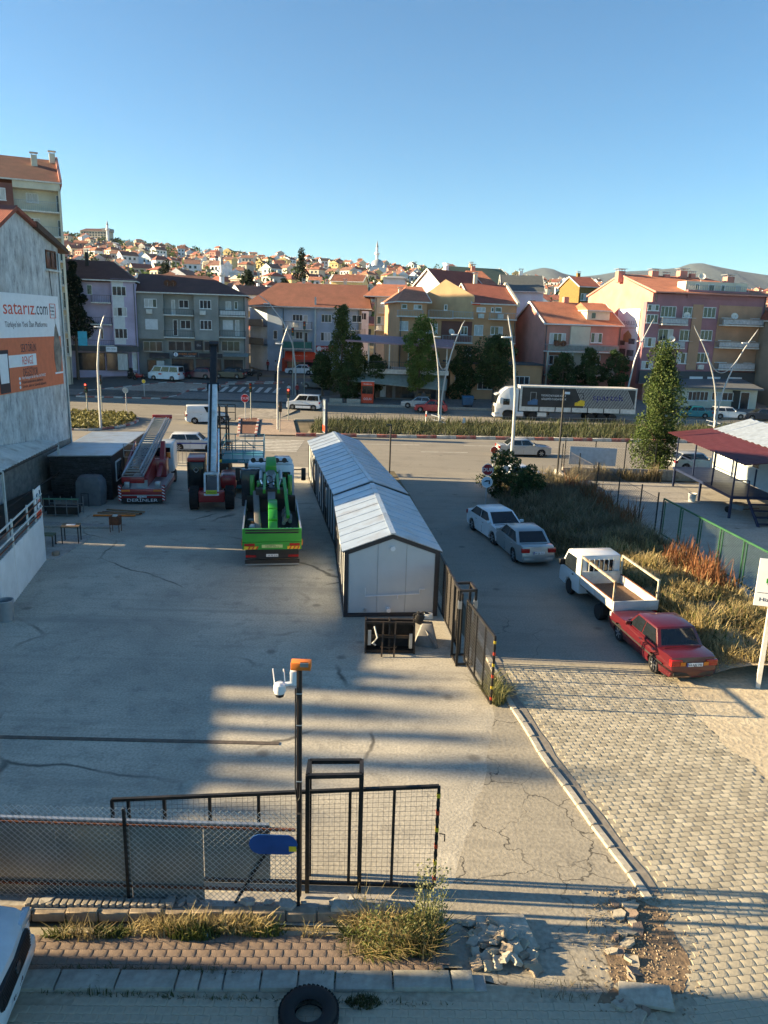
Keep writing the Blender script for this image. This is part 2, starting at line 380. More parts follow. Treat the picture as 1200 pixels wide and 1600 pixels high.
# kerb runs: each stone a piece
def kerb(name, line, x0, x1, ln, w, h, mats, dz=0., parent=None, xform=None):
    bed = MB(); n = int((x1 - x0) / ln)
    p = xform or (lambda x: (x, line(x)))
    for i in range(n):
        a, b = p(x0 + i * ln), p(x0 + (i + 1) * ln)
        bed.bar((a[0], a[1], zt(a[1]) + dz + .015), (b[0], b[1], zt(b[1]) + dz + .015), w * .8, .05)
    root = struct(bed.obj(name, conc))
    for i in range(n):
        a, b = Vector(p(x0 + i * ln) + (0,)), Vector(p(x0 + (i + 1) * ln) + (0,)); dd = (b - a)
        st = MB(); st.bar((0, 0, 0), (dd.length - .025, 0, 0), w, h)
        o = st.obj('kerb_stone', mats[i % len(mats)], root, (a.x, a.y, zt((a.y + b.y) / 2) + dz + h / 2), math.atan2(dd.y, dd.x), bevel=.02, seg=1)
        o.rotation_euler.x = random.uniform(-.02, .02); o.location.z += random.uniform(-.008, .008)
    return root
kred = M('kerb_red', (.33, .1, .085), .8, var=.3, dirt=(.3, .22, .18)); kwht = M('kerb_white', (.5, .47, .43), .8, var=.2, dirt=(.33, .3, .27))
stone = ground_mat('kerb_concrete', (.36, .33, .27), (.44, .4, .33), (.27, .245, .2), fine=8, bstr=.6)
kerb('median_kerb', mN, -8.5, 72, 1.9, .3, .28, [kred, kwht], .02)
kerb('median_far_kerb', mF, -10, 72, 2.4, .25, .24, [stone])
kerb('far_kerb', fK, -7.6, 80, 2.6, .3, .3, [stone])
# painted lines
lines = M('road_paint', (.55, .53, .48), .7, var=.25, dirt=(.3, .28, .25))
def dashes(name, f, x0, x1, on, off, w):
    b = MB(); x = x0
    while x < x1:
        y0, y1 = f(x), f(x + on); b.quad((x, y0, zt(y0) + .009), (x + on, y1, zt(y1) + .009), (x + on, y1 + w, zt(y1) + .009), (x, y0 + w, zt(y0) + .009)); x += on + off
    return struct(b.obj(name, lines))
dashes('lane_line', lambda x: mN(x) - 4.2, -6, 60, 9, 4, .16)
dashes('lane_line', lambda x: mN(x) - 8.0, 3, 60, 4, 7, .16)
dashes('edge_line', lambda x: mN(x) - .55, -7, 60, 70, 1, .14)
dashes('lane_line', lambda x: mF(x) + 4.0, -60, 60, 4, 5, .16)
dashes('edge_line', lambda x: fK(x) - 1.2, -70, -14, 56, 1, .16)
b = MB()
for i in range(8):      # crossing in front of the near carriageway
    y = 61.6 + i * .82; b.quad((-13.2, y, .012), (-7.4, y + .25, .012), (-7.4, y + .65, .012), (-13.2, y + .4, .012))
struct(b.obj('zebra_crossing', lines))
b = MB()
for i in range(11):
    x = -26.6 + i * 1.15; y = 99.2 + i * .04; b.quad((x, y, zt(y) + .015), (x + .55, y, zt(y) + .015), (x + .75, y + 3, zt(y + 3) + .015), (x + .2, y + 3, zt(y + 3) + .015))
struct(b.obj('zebra_crossing', lines))
b = MB(); b.quad((-17, 83.4, .012), (-11.8, 83.9, .012), (-10.6, 91.5, .22), (-15.2, 91, .155)); struct(b.obj('pedestrian_crossing_paint', M('worn_road_paint', (.3, .27, .23), .8, var=.4, scale=1.5)))
# median bed and its path, planters, islands
strip('median_bed', dirtmat, lambda x: mN(x) + .1, lambda x: mF(x) - .1, .1, -7.6, 72, 30)
pathm = ground_mat('block_path', (.34, .26, .2), (.4, .31, .24), (.26, .2, .16), fine=5)
sheet('median_path', pathm, [(-11.9, 70.4), (-8.4, 70.7), (-10.2, 82.2), (-13.6, 82)], .09)
def island(name, pts, mat, h=.14, kr=None, ln=1.2):
    root = struct(MB().prism(pts, -.02, h).obj(name, mat)); zs = sum(zt(p[1]) for p in pts) / len(pts); kr = kr or [kwht, kred]
    for v in root.data.vertices: v.co.z += zt(v.co.y)
    k = 0
    for i in range(len(pts)):
        a, c = Vector(pts[i] + (0,)), Vector(pts[(i + 1) % len(pts)] + (0,)); L = (c - a).length; n = max(1, round(L / ln))
        for j in range(n):
            p, q = a.lerp(c, j / n), a.lerp(c, (j + 1) / n); p.z = zt(p.y) + h / 2 + .03; q.z = zt(q.y) + h / 2 + .03
            MB().bar(p, p.lerp(q, .97), .24, h + .06).obj('kerb_stone', kr[k % len(kr)], root, bevel=.02, seg=1); k += 1
    return root
island('planting_island', [(-13.6, 69.2), (-12.1, 69.5), (-13.9, 81.9), (-15.9, 81.6)], M('planter_soil', (.16, .075, .05), .95, var=.4, scale=8, bump=.6), .12)
arc = [(-28.6 + 3.2 * math.cos(t), 75.5 + 5.6 * math.sin(t)) for t in np.linspace(-1.35, 1.35, 9)]
island('shrub_island', arc + [(-40, 83), (-40, 69.5)], dirtmat, .12)
island('paved_island', [(-38.6, 94.1), (-28.2, 94.3), (-26.6, 96), (-25.9, 99.2), (-21.5, 103), (-30, 103.4), (-38.6, 97.2)], ground_mat('island_slabs', (.36, .27, .22), (.42, .36, .3), (.3, .22, .18), fine=3), .12)
island('planted_island', [(-22, 103.6), (-14.5, 105.2), (-14.5, 105.9), (-22, 104.6)], farpave, .12)
# pavers: the nearest 300 singly, the rest of the surface in one piece of the road
def paver_shape(l, w):
    z = w * .055; e = [(0, 0), (l * .125, z), (l * .375, -z), (l * .625, z), (l * .875, -z), (l, 0)]
    return e + [(l + z * 1.4, w * .5)] + [(x, y + w) for x, y in e[::-1]] + [(z * 1.4, w * .5)]
pavm = M('paver_concrete', (.45, .4, .3), .85, var=.2, scale=2.5, bump=.4, bscale=40, island=.28)
pavred = M('paver_red', (.27, .2, .155), .85, var=.3, scale=2.5, bump=.5, bscale=40, island=.3)
def paver_mesh(l, w, mat):
    b = MB(); P = paver_shape(l, w); n = len(P); c = (l / 2, w / 2)
    lo = [(x, y, 0) for x, y in P]; mid = [(x, y, .02) for x, y in P]
    up = [(c[0] + (x - c[0]) * (1 - .005 / (l / 2)), c[1] + (y - c[1]) * (1 - .005 / (w / 2)), .024) for x, y in P]
    b.add(lo + mid + up, [tuple(range(2 * n, 3 * n))] + [(k * n + i, k * n + (i + 1) % n, (k + 1) * n + (i + 1) % n, (k + 1) * n + i) for k in (0, 1) for i in range(n)])
    return b.mesh('paver', mat, True)
pl, pw, gap = .24, .145, .005
pm = paver_mesh(pl, pw, pavm)
def inside(poly, x, y):
    r = False; j = len(poly) - 1
    for i in range(len(poly)):
        a, b2 = poly[i], poly[j]
        if (a[1] > y) != (b2[1] > y) and x < (b2[0] - a[0]) * (y - a[1]) / (b2[1] - a[1]) + a[0]: r = not r
        j = i
    return r
cand = []
ca, sa = math.cos(.16), math.sin(.16)
hole = [(2.9, 9.9), (4.5, 9.6), (5.15, 10.8), (5.15, 12.2), (4.2, 12.2)]
for r in range(-40, 150):
    for c in range(-60, 80):
        u = c * (pl + gap) + (pl / 2 if r % 2 else 0); v = r * (pw + gap)
        x, y = 6 + u * ca - v * sa, 10 + u * sa + v * ca
        if 7.4 < y < 21.9 and RL(max(y, 11.5)) + .28 - max(0, 11.5 - y) * .3 < x < RR(y) - .1 + .25 * math.sin(y * 3) and not (y < 10 and x < 4.6) and not inside(hole, x, y): cand.append((x, y, .16))
for r in range(-2, 16):
    for c in range(-34, 20):
        x, y = c * (pl + gap) + (pl / 2 if r % 2 else 0), 7.55 + r * (pw + gap) + .035 * c * (pl + gap) * .6
        if -7.6 < x < 4.5 and 7.3 < y < 9.72 + .036 * x: cand.append((x, y, .02))
cand.sort(key=lambda c: math.hypot(c[0] - 1, c[1]) if c[1] > 9.1 else 99)
def jit(): return random.uniform(-.005, .005)
for x, y, a in cand[:300]:
    o = link('paver', pm, SR, (x, y, .008 + random.uniform(-.002, .002)), (jit(), jit(), a + jit()))
V0 = np.array([v.co[:] for v in pm.vertices]); F0 = [tuple(p.vertices) for p in pm.polygons]
far = MB()
for x, y, a in cand[300:]:
    c_, s_ = math.cos(a), math.sin(a); z = .008 + random.uniform(-.0015, .0015); tx, ty = jit() * .8, jit() * .8
    far.add([(x + p[0] * c_ - p[1] * s_, y + p[0] * s_ + p[1] * c_, z + p[2] + tx * p[0] + ty * p[1]) for p in V0], F0)
o = far.obj('pavers', pavm, SR, smooth=True); o['kind'] = 'stuff'
# footpath in front of the wall: red block rows between kerb slabs and wall
FP = sheet('footpath', bedmat, [(-8, 10.15), (1.55, 10.46), (1.35, 11.2), (-8, 11.0)], .05)
pr = paver_mesh(.24, .15, pavred); k = 0
for r in range(5):
    for c in range(-33, 8):
        x = c * .246 + (.123 if r % 2 else 0); y = 10.29 + r * .156 + .036 * x
        if x < 1.2 and k < 300: link('paver', pr, FP, (x, y, .05 + random.uniform(0, .008)), (jit(), jit(), .036 + jit())); k += 1
slabm = ground_mat('kerb_slab', (.3, .29, .25), (.36, .34, .29), (.21, .2, .17), fine=6, bstr=.6)
ks = struct(MB().bar((-8, 9.83, .02), (1.9, 10.18, .02), .3, .05).obj('footpath_kerb', conc))
x = -7.9
while x < 1.6:
    L = random.choice((.95, .95, 1., .6, .38)); y = 9.93 + .0354 * (x + 5.3)
    MB().box(0, L - .025, -.18, .18, 0, .1).obj('kerb_slab', slabm, ks, (x, y + .02, random.uniform(-.012, .012)), (random.uniform(-.05, .05), random.uniform(-.02, .02), .035 + random.uniform(-.02, .02)), bevel=.018); x += L
# kerb and gutter along the left of the side road
kerb('side_road_kerb', None, 0, 13.3, .72, .18, .16, [stone], -.095, xform=lambda t: (RL(12.2 + t) - .02 + .015 * math.sin(t * 2.3), 12.2 + t))
g_ = MB(); pts = [(RL(y), y) for y in np.linspace(12.3, 26, 24)]
for (a, b_) in zip(pts[:-1], pts[1:]): g_.quad((a[0] + .08, a[1], .03), (b_[0] + .08, b_[1], .03), (b_[0] + .3 + .03 * math.sin(b_[1] * 4), b_[1], .034), (a[0] + .3 + .03 * math.sin(a[1] * 4), a[1], .034))
struct(g_.obj('gutter', ground_mat('gutter_concrete', (.2, .18, .155), (.26, .23, .19), (.13, .12, .1), fine=10)))
sheet('verge', sandmat, rough([(9.0, 19.2), (9.6, 15.5), (10.4, 11.6), (16, 11), (16, 22.6), (11.8, 22.9), (9.6, 22.9), (9.15, 21)], .12, .4), .036)
sheet('concrete_lot', conc, [(14.6, 25), (60, 20), (60, 53.5), (13.2, 53.5), (13.6, 45)], .01)
sheet('side_verge', dirtmat, [(9.9, 21.7), (14.8, 21.7), (15, 27), (14.2, 40), (13.2, 54), (7.4, 54), (7, 47), (6.5, 43), (8.1, 33), (9.6, 22)], .003)
# broken corner of the apron: heaved asphalt and bare earth
sheet('broken_ground', soil, rough([(3.6, 9.8), (4.4, 9.7), (5.1, 10.1), (5.5, 10.9), (5.35, 12.0), (4.9, 12.3), (4.5, 11.4), (4.0, 10.5)], .16, .16), .03)
gs = MB()
for i in range(900):
    t_ = random.random(); x, y = 4.75 + random.gauss(0, .42) + (t_ - .5) * .5, 9.8 + 2.6 * t_ + random.gauss(0, .12); s = random.uniform(.008, .035); a = random.uniform(0, 6)
    gs.add([(x + s * math.cos(a + k * 2.09) * random.uniform(.7, 1.2), y + s * math.sin(a + k * 2.09), .028) for k in range(3)] + [(x, y, .028 + s * .9)], [(0, 1, 3), (1, 2, 3), (2, 0, 3)])
stuff(gs.obj('gravel', M('gravel', (.33, .26, .18), .9, var=.3, island=.5)), 'loose gravel and earth crumbs in the broken apron corner', 'gravel')
for i in range(26):
    t = i / 25; x = 4.25 + .75 * (1 - t) * .6 + random.uniform(-.28, .28) - t * .1; y = 12.1 - 2.5 * t + random.uniform(-.1, .1); s = random.uniform(.07, .22)
    pts = [(s * random.uniform(.6, 1.1) * math.cos(q), s * .7 * random.uniform(.6, 1.1) * math.sin(q)) for q in np.linspace(0, 5.4, 6)]
    o = MB().prism(pts, 0, .05).obj('asphalt_slab' if i % 3 else 'broken_paver', apronmat if i % 3 else pavred, None, (x, y, .02), (random.uniform(-.35, .35), random.uniform(-.35, .35), random.uniform(0, 6)))
    tag(o, 'jagged lump of heaved asphalt along the broken apron edge' if i % 3 else 'reddish broken paver lying in the bare earth gap', 'rubble', 'loose pieces at the broken apron edge')
# measured openings of each facade: kind, left, right, bottom, top in metres along and above the facade
FAC = {
 'grey': ((-35.1, 108), (-20.43, 110), 14.81, [
  ('win', 1.22, 2.89, 11.73, 12.88, 'bright'), ('shut', 1.24, 2.91, 8.77, 10.17), ('door', 4.73, 5.23, 10.87, 12.86), ('win', 5.74, 7.08, 11.79, 12.89),
  ('door', 4.85, 5.49, 7.97, 10.2), ('win', 5.86, 7.28, 8.97, 10.16), ('win', 8.64, 10.21, 11.77, 12.96), ('win', 8.63, 10.24, 8.95, 10.24),
  ('win', 12.14, 12.9, 11.82, 12.88), ('win', 13.32, 13.82, 11.85, 12.92), ('shut', 11.69, 13.1, 9.03, 10.33), ('door', 13.42, 13.98, 8.2, 10.38),
  ('balc', 3.72, 7.78, 10.87, 11.61), ('balc', 3.7, 7.83, 7.86, 8.72), ('balc', 11.28, 14.88, 10.94, 11.74), ('balc', 11.25, 14.9, 8.05, 8.89),
  ('mez', 0.81, 3.44, 5.79, 7.19), ('mez', 4.08, 7.33, 5.89, 7.28), ('mez', 9.07, 11.03, 6.05, 7.41), ('mez', 11.43, 14.01, 6.05, 7.47),
  ('sign', 1.61, 4.35, 4.86, 5.6), ('sign', 4.83, 8.26, 5.1, 5.83), ('sign', 7.82, 8.89, 6.15, 7.37), ('awn', 11.7, 15.2, 5.33, 5.85),
  ('shop', 1.28, 3.68, 2.76, 4.64), ('shop', 4.5, 7.53, 2.84, 4.86), ('shop', 7.89, 11.41, 2.92, 4.94), ('shop', 11.75, 14.41, 2.91, 4.88),
 ]),
 'lav': ((-43.95, 105), (-34.77, 107), 9.4, [
  ('win', 6.44, 8.23, 13.1, 14.35), ('win', 6.39, 8.21, 10.41, 11.62), ('win', 6.48, 8.14, 7.47, 8.82), ('door', 3.1, 3.78, 13.13, 14.42),
  ('win', 2.28, 3.28, 7.43, 8.75), ('door', 4.52, 4.91, 7.31, 8.74), ('balc', 3.7, 6.19, 12.19, 13.13), ('balc', 3.45, 6.19, 9.34, 10.21),
  ('balc', 1.1, 6.35, 6.53, 7.21), ('sign', 5.29, 6.73, 5.65, 6.38), ('shop', 1.14, 4.9, 3.09, 5.45), ('shop', 5.2, 8.08, 3.14, 5.54),
  ('door', 8.6, 9.28, 3.24, 5.61),
 ]),
 'blue': ((-16.86, 122), (-4.79, 122), 12.07, [
  ('win', -1.4, -0.74, 7.63, 8.98), ('win', 1.62, 3.23, 10.49, 11.51), ('door', 3.33, 4.03, 10.12, 11.46), ('win', 1.62, 3.24, 7.75, 8.88),
  ('door', 3.33, 4.05, 7.18, 8.83), ('win', 6.13, 7.75, 10.42, 11.64), ('win', 6.05, 7.68, 7.58, 8.91), ('win', 8.83, 9.95, 10.68, 11.81),
  ('win', 10.93, 12.46, 10.56, 11.68), ('win', 10.78, 12.13, 7.41, 8.95), ('balc', 0.22, 4.74, 9.32, 10.4), ('balcg', 0.21, 4.76, 6.31, 7.46),
  ('balc', 8.85, 12.39, 9.39, 10.45), ('balc', 8.78, 12.34, 6.63, 8.3), ('sign', 5.36, 8.0, 5.91, 6.82), ('shop', 0.81, 5.19, 2.83, 4.7),
 ]),
 'beige': ((-2.36, 120), (3.15, 120), 5.51, [
  ('balc', 0.63, 5.38, 12.15, 13.02), ('balc', 0.11, 5.47, 9.53, 10.33), ('win', 0.37, 2.28, 10.39, 11.58), ('win', 2.64, 3.47, 10.43, 11.65),
  ('door', 0.89, 2.01, 12.96, 14.25),
 ]),
 'orange': ((1.28, 104), (17.3, 107), 16.3, [
  ('win', 0.23, 0.98, 12.5, 13.1), ('win', 1.9, 3.02, 12.5, 13.08), ('win', 6.07, 6.51, 12.47, 13.22), ('win', 10.62, 11.86, 12.43, 13.02),
  ('win', 12.65, 13.07, 12.47, 13.06), ('win', 13.25, 14.13, 12.46, 13.13), ('win', 0.09, 1.23, 9.68, 10.89, 'bright'), ('win', 3.54, 5.29, 9.44, 10.72, 'bright'),
  ('win', 8.52, 9.49, 9.34, 10.44), ('win', 10.43, 11.68, 9.32, 10.7, 'bright'), ('win', 12.74, 14.5, 9.47, 10.56), ('win', 9.13, 10.18, 6.57, 7.69),
  ('balc', -0.39, 3.06, 11.6, 12.32), ('balc', 3.83, 7.2, 11.52, 12.46), ('balc', 7.15, 9.96, 11.6, 12.35), ('balc', 12.32, 16.11, 11.57, 12.38),
  ('balc', 12.37, 16.11, 8.43, 9.34), ('balc', 5.9, 10.0, 8.35, 9.24),
 ]),
 'pinks': ((20.38, 102), (31.09, 104.5), 11.0, [
  ('win', 0.71, 3.02, 8.62, 9.96), ('win', 3.8, 6.25, 8.78, 10.13), ('win', 6.63, 8.31, 8.82, 10.12), ('win', 0.87, 2.82, 5.86, 7.08),
  ('win', 4.08, 5.31, 6.08, 7.23), ('win', 6.59, 8.33, 5.96, 7.28), ('balc', 0.01, 10.32, 7.69, 8.55), ('balc', 0.27, 10.1, 4.62, 5.65),
 ]),
 'pinkb': ((33.91, 101), (49.69, 104), 16.06, [
  ('win', -1.13, 0.49, 13.1, 13.87), ('win', -1.07, 0.59, 11.58, 12.65), ('win', -1.08, 0.52, 8.58, 9.76), ('win', -1.08, 0.6, 5.75, 6.77),
  ('win', 1.04, 3.21, 12.38, 13.75), ('win', 4.2, 6.08, 12.39, 13.78), ('win', 7.09, 8.9, 12.47, 13.82), ('win', 9.89, 11.69, 12.55, 13.91),
  ('win', 14.1, 15.37, 12.58, 13.94), ('door', 13.36, 14.08, 12.54, 13.83), ('win', 1.04, 3.15, 9.38, 10.87), ('win', 4.09, 6.0, 9.45, 10.87),
  ('win', 7.09, 8.81, 9.57, 10.9), ('win', 9.78, 11.57, 9.67, 10.97), ('win', 13.92, 15.18, 9.67, 11.02), ('door', 13.18, 13.92, 9.56, 10.87),
  ('win', 1.04, 3.14, 6.66, 8.02), ('win', 4.08, 5.91, 6.52, 7.92), ('win', 6.95, 8.63, 6.69, 7.98), ('win', 9.65, 11.35, 6.82, 8.04),
  ('win', 14.0, 15.14, 6.81, 8.14), ('door', 13.04, 13.75, 6.7, 7.95), ('balc', 0.86, 4.51, 11.53, 12.31), ('balc', 9.55, 15.43, 11.67, 12.44),
  ('balc', 1.05, 4.45, 8.59, 9.41), ('balc', 9.34, 15.23, 8.79, 9.53), ('balc', 9.65, 15.03, 5.96, 6.79),
 ]),
 'bill': ((-20.03, 33), (-19.93, 47.5), 14.5, [
  ('win', 12.8, 14.18, 13.19, 13.99),
 ]),
 'bill2': ((-20.03, 33), (-19.93, 47.5), 14.5, [
  ('win', 12.73, 14.07, 13.19, 14.07),
 ]),
 'tall': ((-52.53, 96), (-41.71, 101), 11.92, [
  ('balc', 6.23, 12.04, 22.76, 23.66), ('balc', 8.61, 12.13, 19.91, 20.98), ('balc', 10.99, 12.17, 17.11, 18.29), ('win', 7.36, 8.63, 23.69, 24.59),
  ('door', 10.88, 11.26, 23.54, 24.63), ('win', 8.96, 10.25, 20.91, 22.04), ('door', 10.69, 11.26, 20.8, 21.99), ('win', 5.18, 5.41, 23.41, 24.8),
 ]),
 'shop': ((37.82, 98), (47.56, 98), 9.74, [
  ('win', 0.73, 1.86, 2.04, 3.23), ('win', 1.76, 3.35, 2.08, 3.26), ('win', 3.76, 6.53, 2.18, 3.22), ('door', 7.44, 8.65, 1.06, 3.33),
 ]),
}
# ================================================================ BUILDINGS
tile_o = tilemat('tiles_orange', (.4, .15, .085)); tile_r = tilemat('tiles_red', (.26, .075, .05)); tile_d = tilemat('tiles_dark', (.11, .045, .038)); tile_b = tilemat('tiles_brown', (.2, .075, .05))
def wallm(n, c, dirt=None):
    c = tuple(min(.74, x * 1.3) for x in c); return M(n, c, .85, var=.12, scale=.6, bump=.15, bscale=25, dirt=dirt or shade(c, .78))
w_grey = wallm('render_grey', (.22, .225, .215)); w_lav = wallm('render_lavender', (.36, .31, .42)); w_blue = wallm('render_blue', (.3, .36, .44)); w_beige = wallm('render_beige', (.42, .36, .28))
w_or = wallm('render_orange', (.42, .23, .12)); w_pink = wallm('render_pink', (.4, .185, .15)); w_purp = wallm('render_mauve', (.26, .13, .15)); w_tan = wallm('render_tan', (.33, .2, .13))
w_cream = wallm('render_cream', (.48, .45, .36)); w_white = wallm('render_white', (.62, .61, .57)); w_brown = wallm('render_brown', (.14, .06, .05)); w_paleb = wallm('render_pale_blue', (.45, .52, .58)); w_dk = wallm('shop_dark', (.055, .06, .065))
w_yel = wallm('render_yellow', (.55, .42, .2)); shutm = M('shutter', (.62, .64, .66), .5, var=.08); railm = M('railing_metal', (.1, .105, .11), .5, .4); raill = M('railing_light', (.33, .36, .38), .5, .3)
def vmat(name):    # weathered whitewash with vertical streaks
    m, t, b = nodes(name); n1 = noise(t, objco(t, (1.6, 1.6, .6)), 1.6, 9, .75); n2 = noise(t, objco(t), .5, 5)
    c = ramp(t, n1, [(.34, (.2, .2, .205)), (.46, (.42, .42, .42)), (.6, (.62, .62, .61))])
    c = mixc(t, ramp(t, n2, [(.5, (0, 0, 0)), (.7, (.6, .6, .6))]), c, (.3, .27, .24)); t.links.new(c, b.inputs['Base Color']); b.inputs['Roughness'].default_value = .9
    bumpn(t, b, n1, .4, .03); return m
w_old = vmat('old_whitewash')
def window(root, u0, u1, z0, z1, y=0., kind=None, n=None, fm=None, name='window'):
    b = MB(); t = .075; fm = fm or white; n = n or max(1, round((u1 - u0) / .62))
    y0, y1 = y - .05, y + .02
    b.box(u0, u1, y0, y1, z0, z0 + t); b.box(u0, u1, y0, y1, z1 - t, z1)
    b.box(u0, u0 + t, y0, y1, z0 + t, z1 - t); b.box(u1 - t, u1, y0, y1, z0 + t, z1 - t)
    for i in range(1, n):
        x = u0 + (u1 - u0) * i / n; b.box(x - t / 2, x + t / 2, y0, y1, z0 + t, z1 - t)
    if name == 'window': b.box(u0 - .06, u1 + .06, y - .12, y - .052, z0 - .06, z0 + .01)
    w = b.obj(name, fm, root)
    for i in range(n):
        a, c = u0 + (u1 - u0) * i / n + t / 2, u0 + (u1 - u0) * (i + 1) / n - t / 2
        k = random.random(); pm_ = (curtain if k < (.85 if kind == 'bright' else .2) else wglass)
        MB().box(a, c, y - .025, y + .015, z0 + t, z1 - t).obj('pane', pm_, w)
    return w
def shutter(root, u0, u1, z0, z1, y=0.):
    w = MB().box(u0, u1, y - .06, y + .01, z0, z1).obj('shutter', shutm, root)
    n = 9; s = MB()
    for i in range(n): z = z0 + (z1 - z0) * i / n; s.box(u0 + .04, u1 - .04, y - .072, y - .062, z + .015, z + (z1 - z0) / n - .02)
    s.obj('slat', shutm, w); return w
def balcony(root, u0, u1, z0, z1, dep=1.15, y=0., rm=None, panel=None, slab=None):
    s = MB().box(u0, u1, y - dep, y + .02, z0 - .16, z0).obj('balcony', slab or offw, root)
    r = MB(); n = max(3, int((u1 - u0) / .22)); yo = y - dep + .05
    r.box(u0, u1, yo - .025, yo + .025, z1 - .05, z1)
    for i in range(n + 1):
        x = u0 + .02 + (u1 - u0 - .04) * i / n; r.box(x - .012, x + .012, yo - .012, yo + .012, z0, z1 - .05)
    for x in (u0 + .02, u1 - .02):
        r.box(x - .02, x + .02, yo, y, z1 - .045, z1 - .005)
        for k in range(4): q = yo + (dep - .1) * k / 4; r.box(x - .012, x + .012, q - .012, q + .012, z0, z1 - .045)
    r.obj('railing', rm or railm, s)
    if panel: MB().box(u0 + .04, u1 - .04, yo + .03, yo + .045, z0 + .08, z1 - .12).obj('railing_panel', panel, s)
    return s
def roof(root, x0, x1, y0, y1, ze, zr, hl, hr, mat, over=.5, gable=None, soff=None, name='roof'):
    X0, X1, Y0, Y1 = x0 - over * (hl > 0 or 1) * .6, x1 + over * .6, y0 - over, y1 + over; ym = (y0 + y1) / 2
    e = [(X0, Y0, ze), (X1, Y0, ze), (X1, Y1, ze), (X0, Y1, ze)]; r = [(X0 + hl, ym, zr), (X1 - hr, ym, zr)]; th = .16
    b = MB(); b.add([(x, y, z + th) for x, y, z in e + r], [(0, 1, 5, 4), (2, 3, 4, 5)] + ([(3, 0, 4)] if hl > 0 else []) + ([(1, 2, 5)] if hr > 0 else []))
    b.add([(x, y, z) for x, y, z in e + r], [(4, 5, 1, 0), (5, 4, 3, 2)] + ([(4, 0, 3)] if hl > 0 else []) + ([(5, 2, 1)] if hr > 0 else []), 0)
    o = b.obj(name, mat, root)
    g = MB()
    for i in range(4):
        a, c = Vector(e[i]), Vector(e[(i + 1) % 4])
        if (i == 1 and hr == 0) or (i == 3 and hl == 0):
            p = Vector(r[1] if i == 1 else r[0])
            g.bar(a + Vector((0, 0, th / 2)), p + Vector((0, 0, th / 2)), .1, th + .06); g.bar(p + Vector((0, 0, th / 2)), c + Vector((0, 0, th / 2)), .1, th + .06)
        else: g.bar(a + Vector((0, 0, th / 2)), c + Vector((0, 0, th / 2)), .1, th)
    g.obj('fascia', soff or offw, o)
    if gable:
        for k, (hx, xx) in enumerate(((hl, x0), (hr, x1))):
            if hx == 0: MB().prism([(y0, ze - .02), (y1, ze - .02), (ym, zr - .02)], xx - .15 if k else xx, xx if k else xx + .15, axis='x').obj('gable', gable, root)
    return o
def chimney(root, x, y, z0, z1, w=.6, mat=None, cap=True):
    c = MB().box(x - w / 2, x + w / 2, y - w / 2, y + w / 2, z0, z1).obj('chimney', mat or w_cream, root)
    if cap:
        b = MB().box(x - w * .7, x + w * .7, y - w * .7, y + w * .7, z1 + .25, z1 + .31)
        for sx in (-1, 1):
            for sy in (-1, 1): b.box(x + sx * w * .42 - .03, x + sx * w * .42 + .03, y + sy * w * .42 - .03, y + sy * w * .42 + .03, z1, z1 + .25)
        b.obj('chimney_cap', galv, c)
    return c
def dish(root, x, y, z, r=.5, az=.5, mat=None):
    d_ = MB(); rings = [(.02, 0), (r * .5, .05 * r * 2), (r, .2 * r * 2)]
    d_.lathe(rings + [(r * .98, .21 * r * 2 + .02), (r * .5, .05 * r * 2 + .03), (.02, .03)], 16)
    o = d_.obj('satellite_dish', mat or offw, root, (x, y, z), (rad(65), 0, az), smooth=True)
    MB().tube([(0, -.1, 0), (0, -r * .9, .12), (0, 0, r)], .02, 5).obj('feed_arm', steel, o); MB().tube([(0, 0, 0), (0, 0, -.25), (0, -.5, -.5)], .03, 5).obj('bracket', steel, o)
def frame_of(key): a, b_, L, rows = FAC[key]; return a, math.atan2(b_[1] - a[1], b_[0] - a[0]), L, rows
def building(name, label, key, depth, ze, wall, yoff=lambda u: 0., z0=None, balc=1.15, rm=None, panel=None, skip=(), base=0.):
    a, rz, L, rows = frame_of(key)
    root = thing(name, label, 'building', (a[0], a[1], 0), rz)
    z0 = zt(a[1]) - .3 if z0 is None else z0
    MB().box(0, L, 0, depth, z0, ze).obj('wall', wall, root)
    for r in rows:
        k, u0, u1, q0, q1 = r[:5]; y = yoff((u0 + u1) / 2)
        if k in skip: continue
        if k == 'win': window(root, u0, u1, q0, q1, y, r[5] if len(r) > 5 else None)
        elif k == 'shut': shutter(root, u0, u1, q0, q1, y)
        elif k == 'door':
            w = window(root, u0, u1, q0, q1, y, None, 1, None, 'door')
        elif k in ('balc', 'balcg'): balcony(root, u0, u1, q0, q1, balc, y, rm, panel if k == 'balc' else inkgreen)
        elif k == 'mez': window(root, u0, u1, q0, q1, y, None, max(2, round((u1 - u0) / 1.0)), steel)
        elif k == 'shop':
            w = window(root, u0, u1, q0, q1, y, 'dark', max(2, round((u1 - u0) / 1.3)), dsteel, 'shopfront')
        elif k == 'awn':
            MB().hexa([(u0, y - 1.3, q0), (u1, y - 1.3, q0), (u1, y, q1 - .06), (u0, y, q1 - .06), (u0, y - 1.3, q0 + .06), (u1, y - 1.3, q0 + .06), (u1, y, q1), (u0, y, q1)]).obj('awning', M('awning_grey', (.2, .23, .22), .7), root)
    rr = random.Random(key)
    for r in [q for q in rows if q[0] == 'win']:
        if rr.random() < .22: u = r[1] + rr.uniform(0, .4); MB().box(u, u + .8, yoff(u) - .38, yoff(u) - .06, r[3] - .85, r[3] - .25).obj('air_conditioner', offw, root, bevel=.03)
    for u in (.15, L - .2): MB().box(u, u + .1, yoff(u) - .12, yoff(u) - .02, z0 + .3, ze - .1).obj('downpipe', railm, root)
    return root, L
inkgreen = M('green_panel', (.05, .22, .17), .6)
RF = (rad(90), 0, 0)
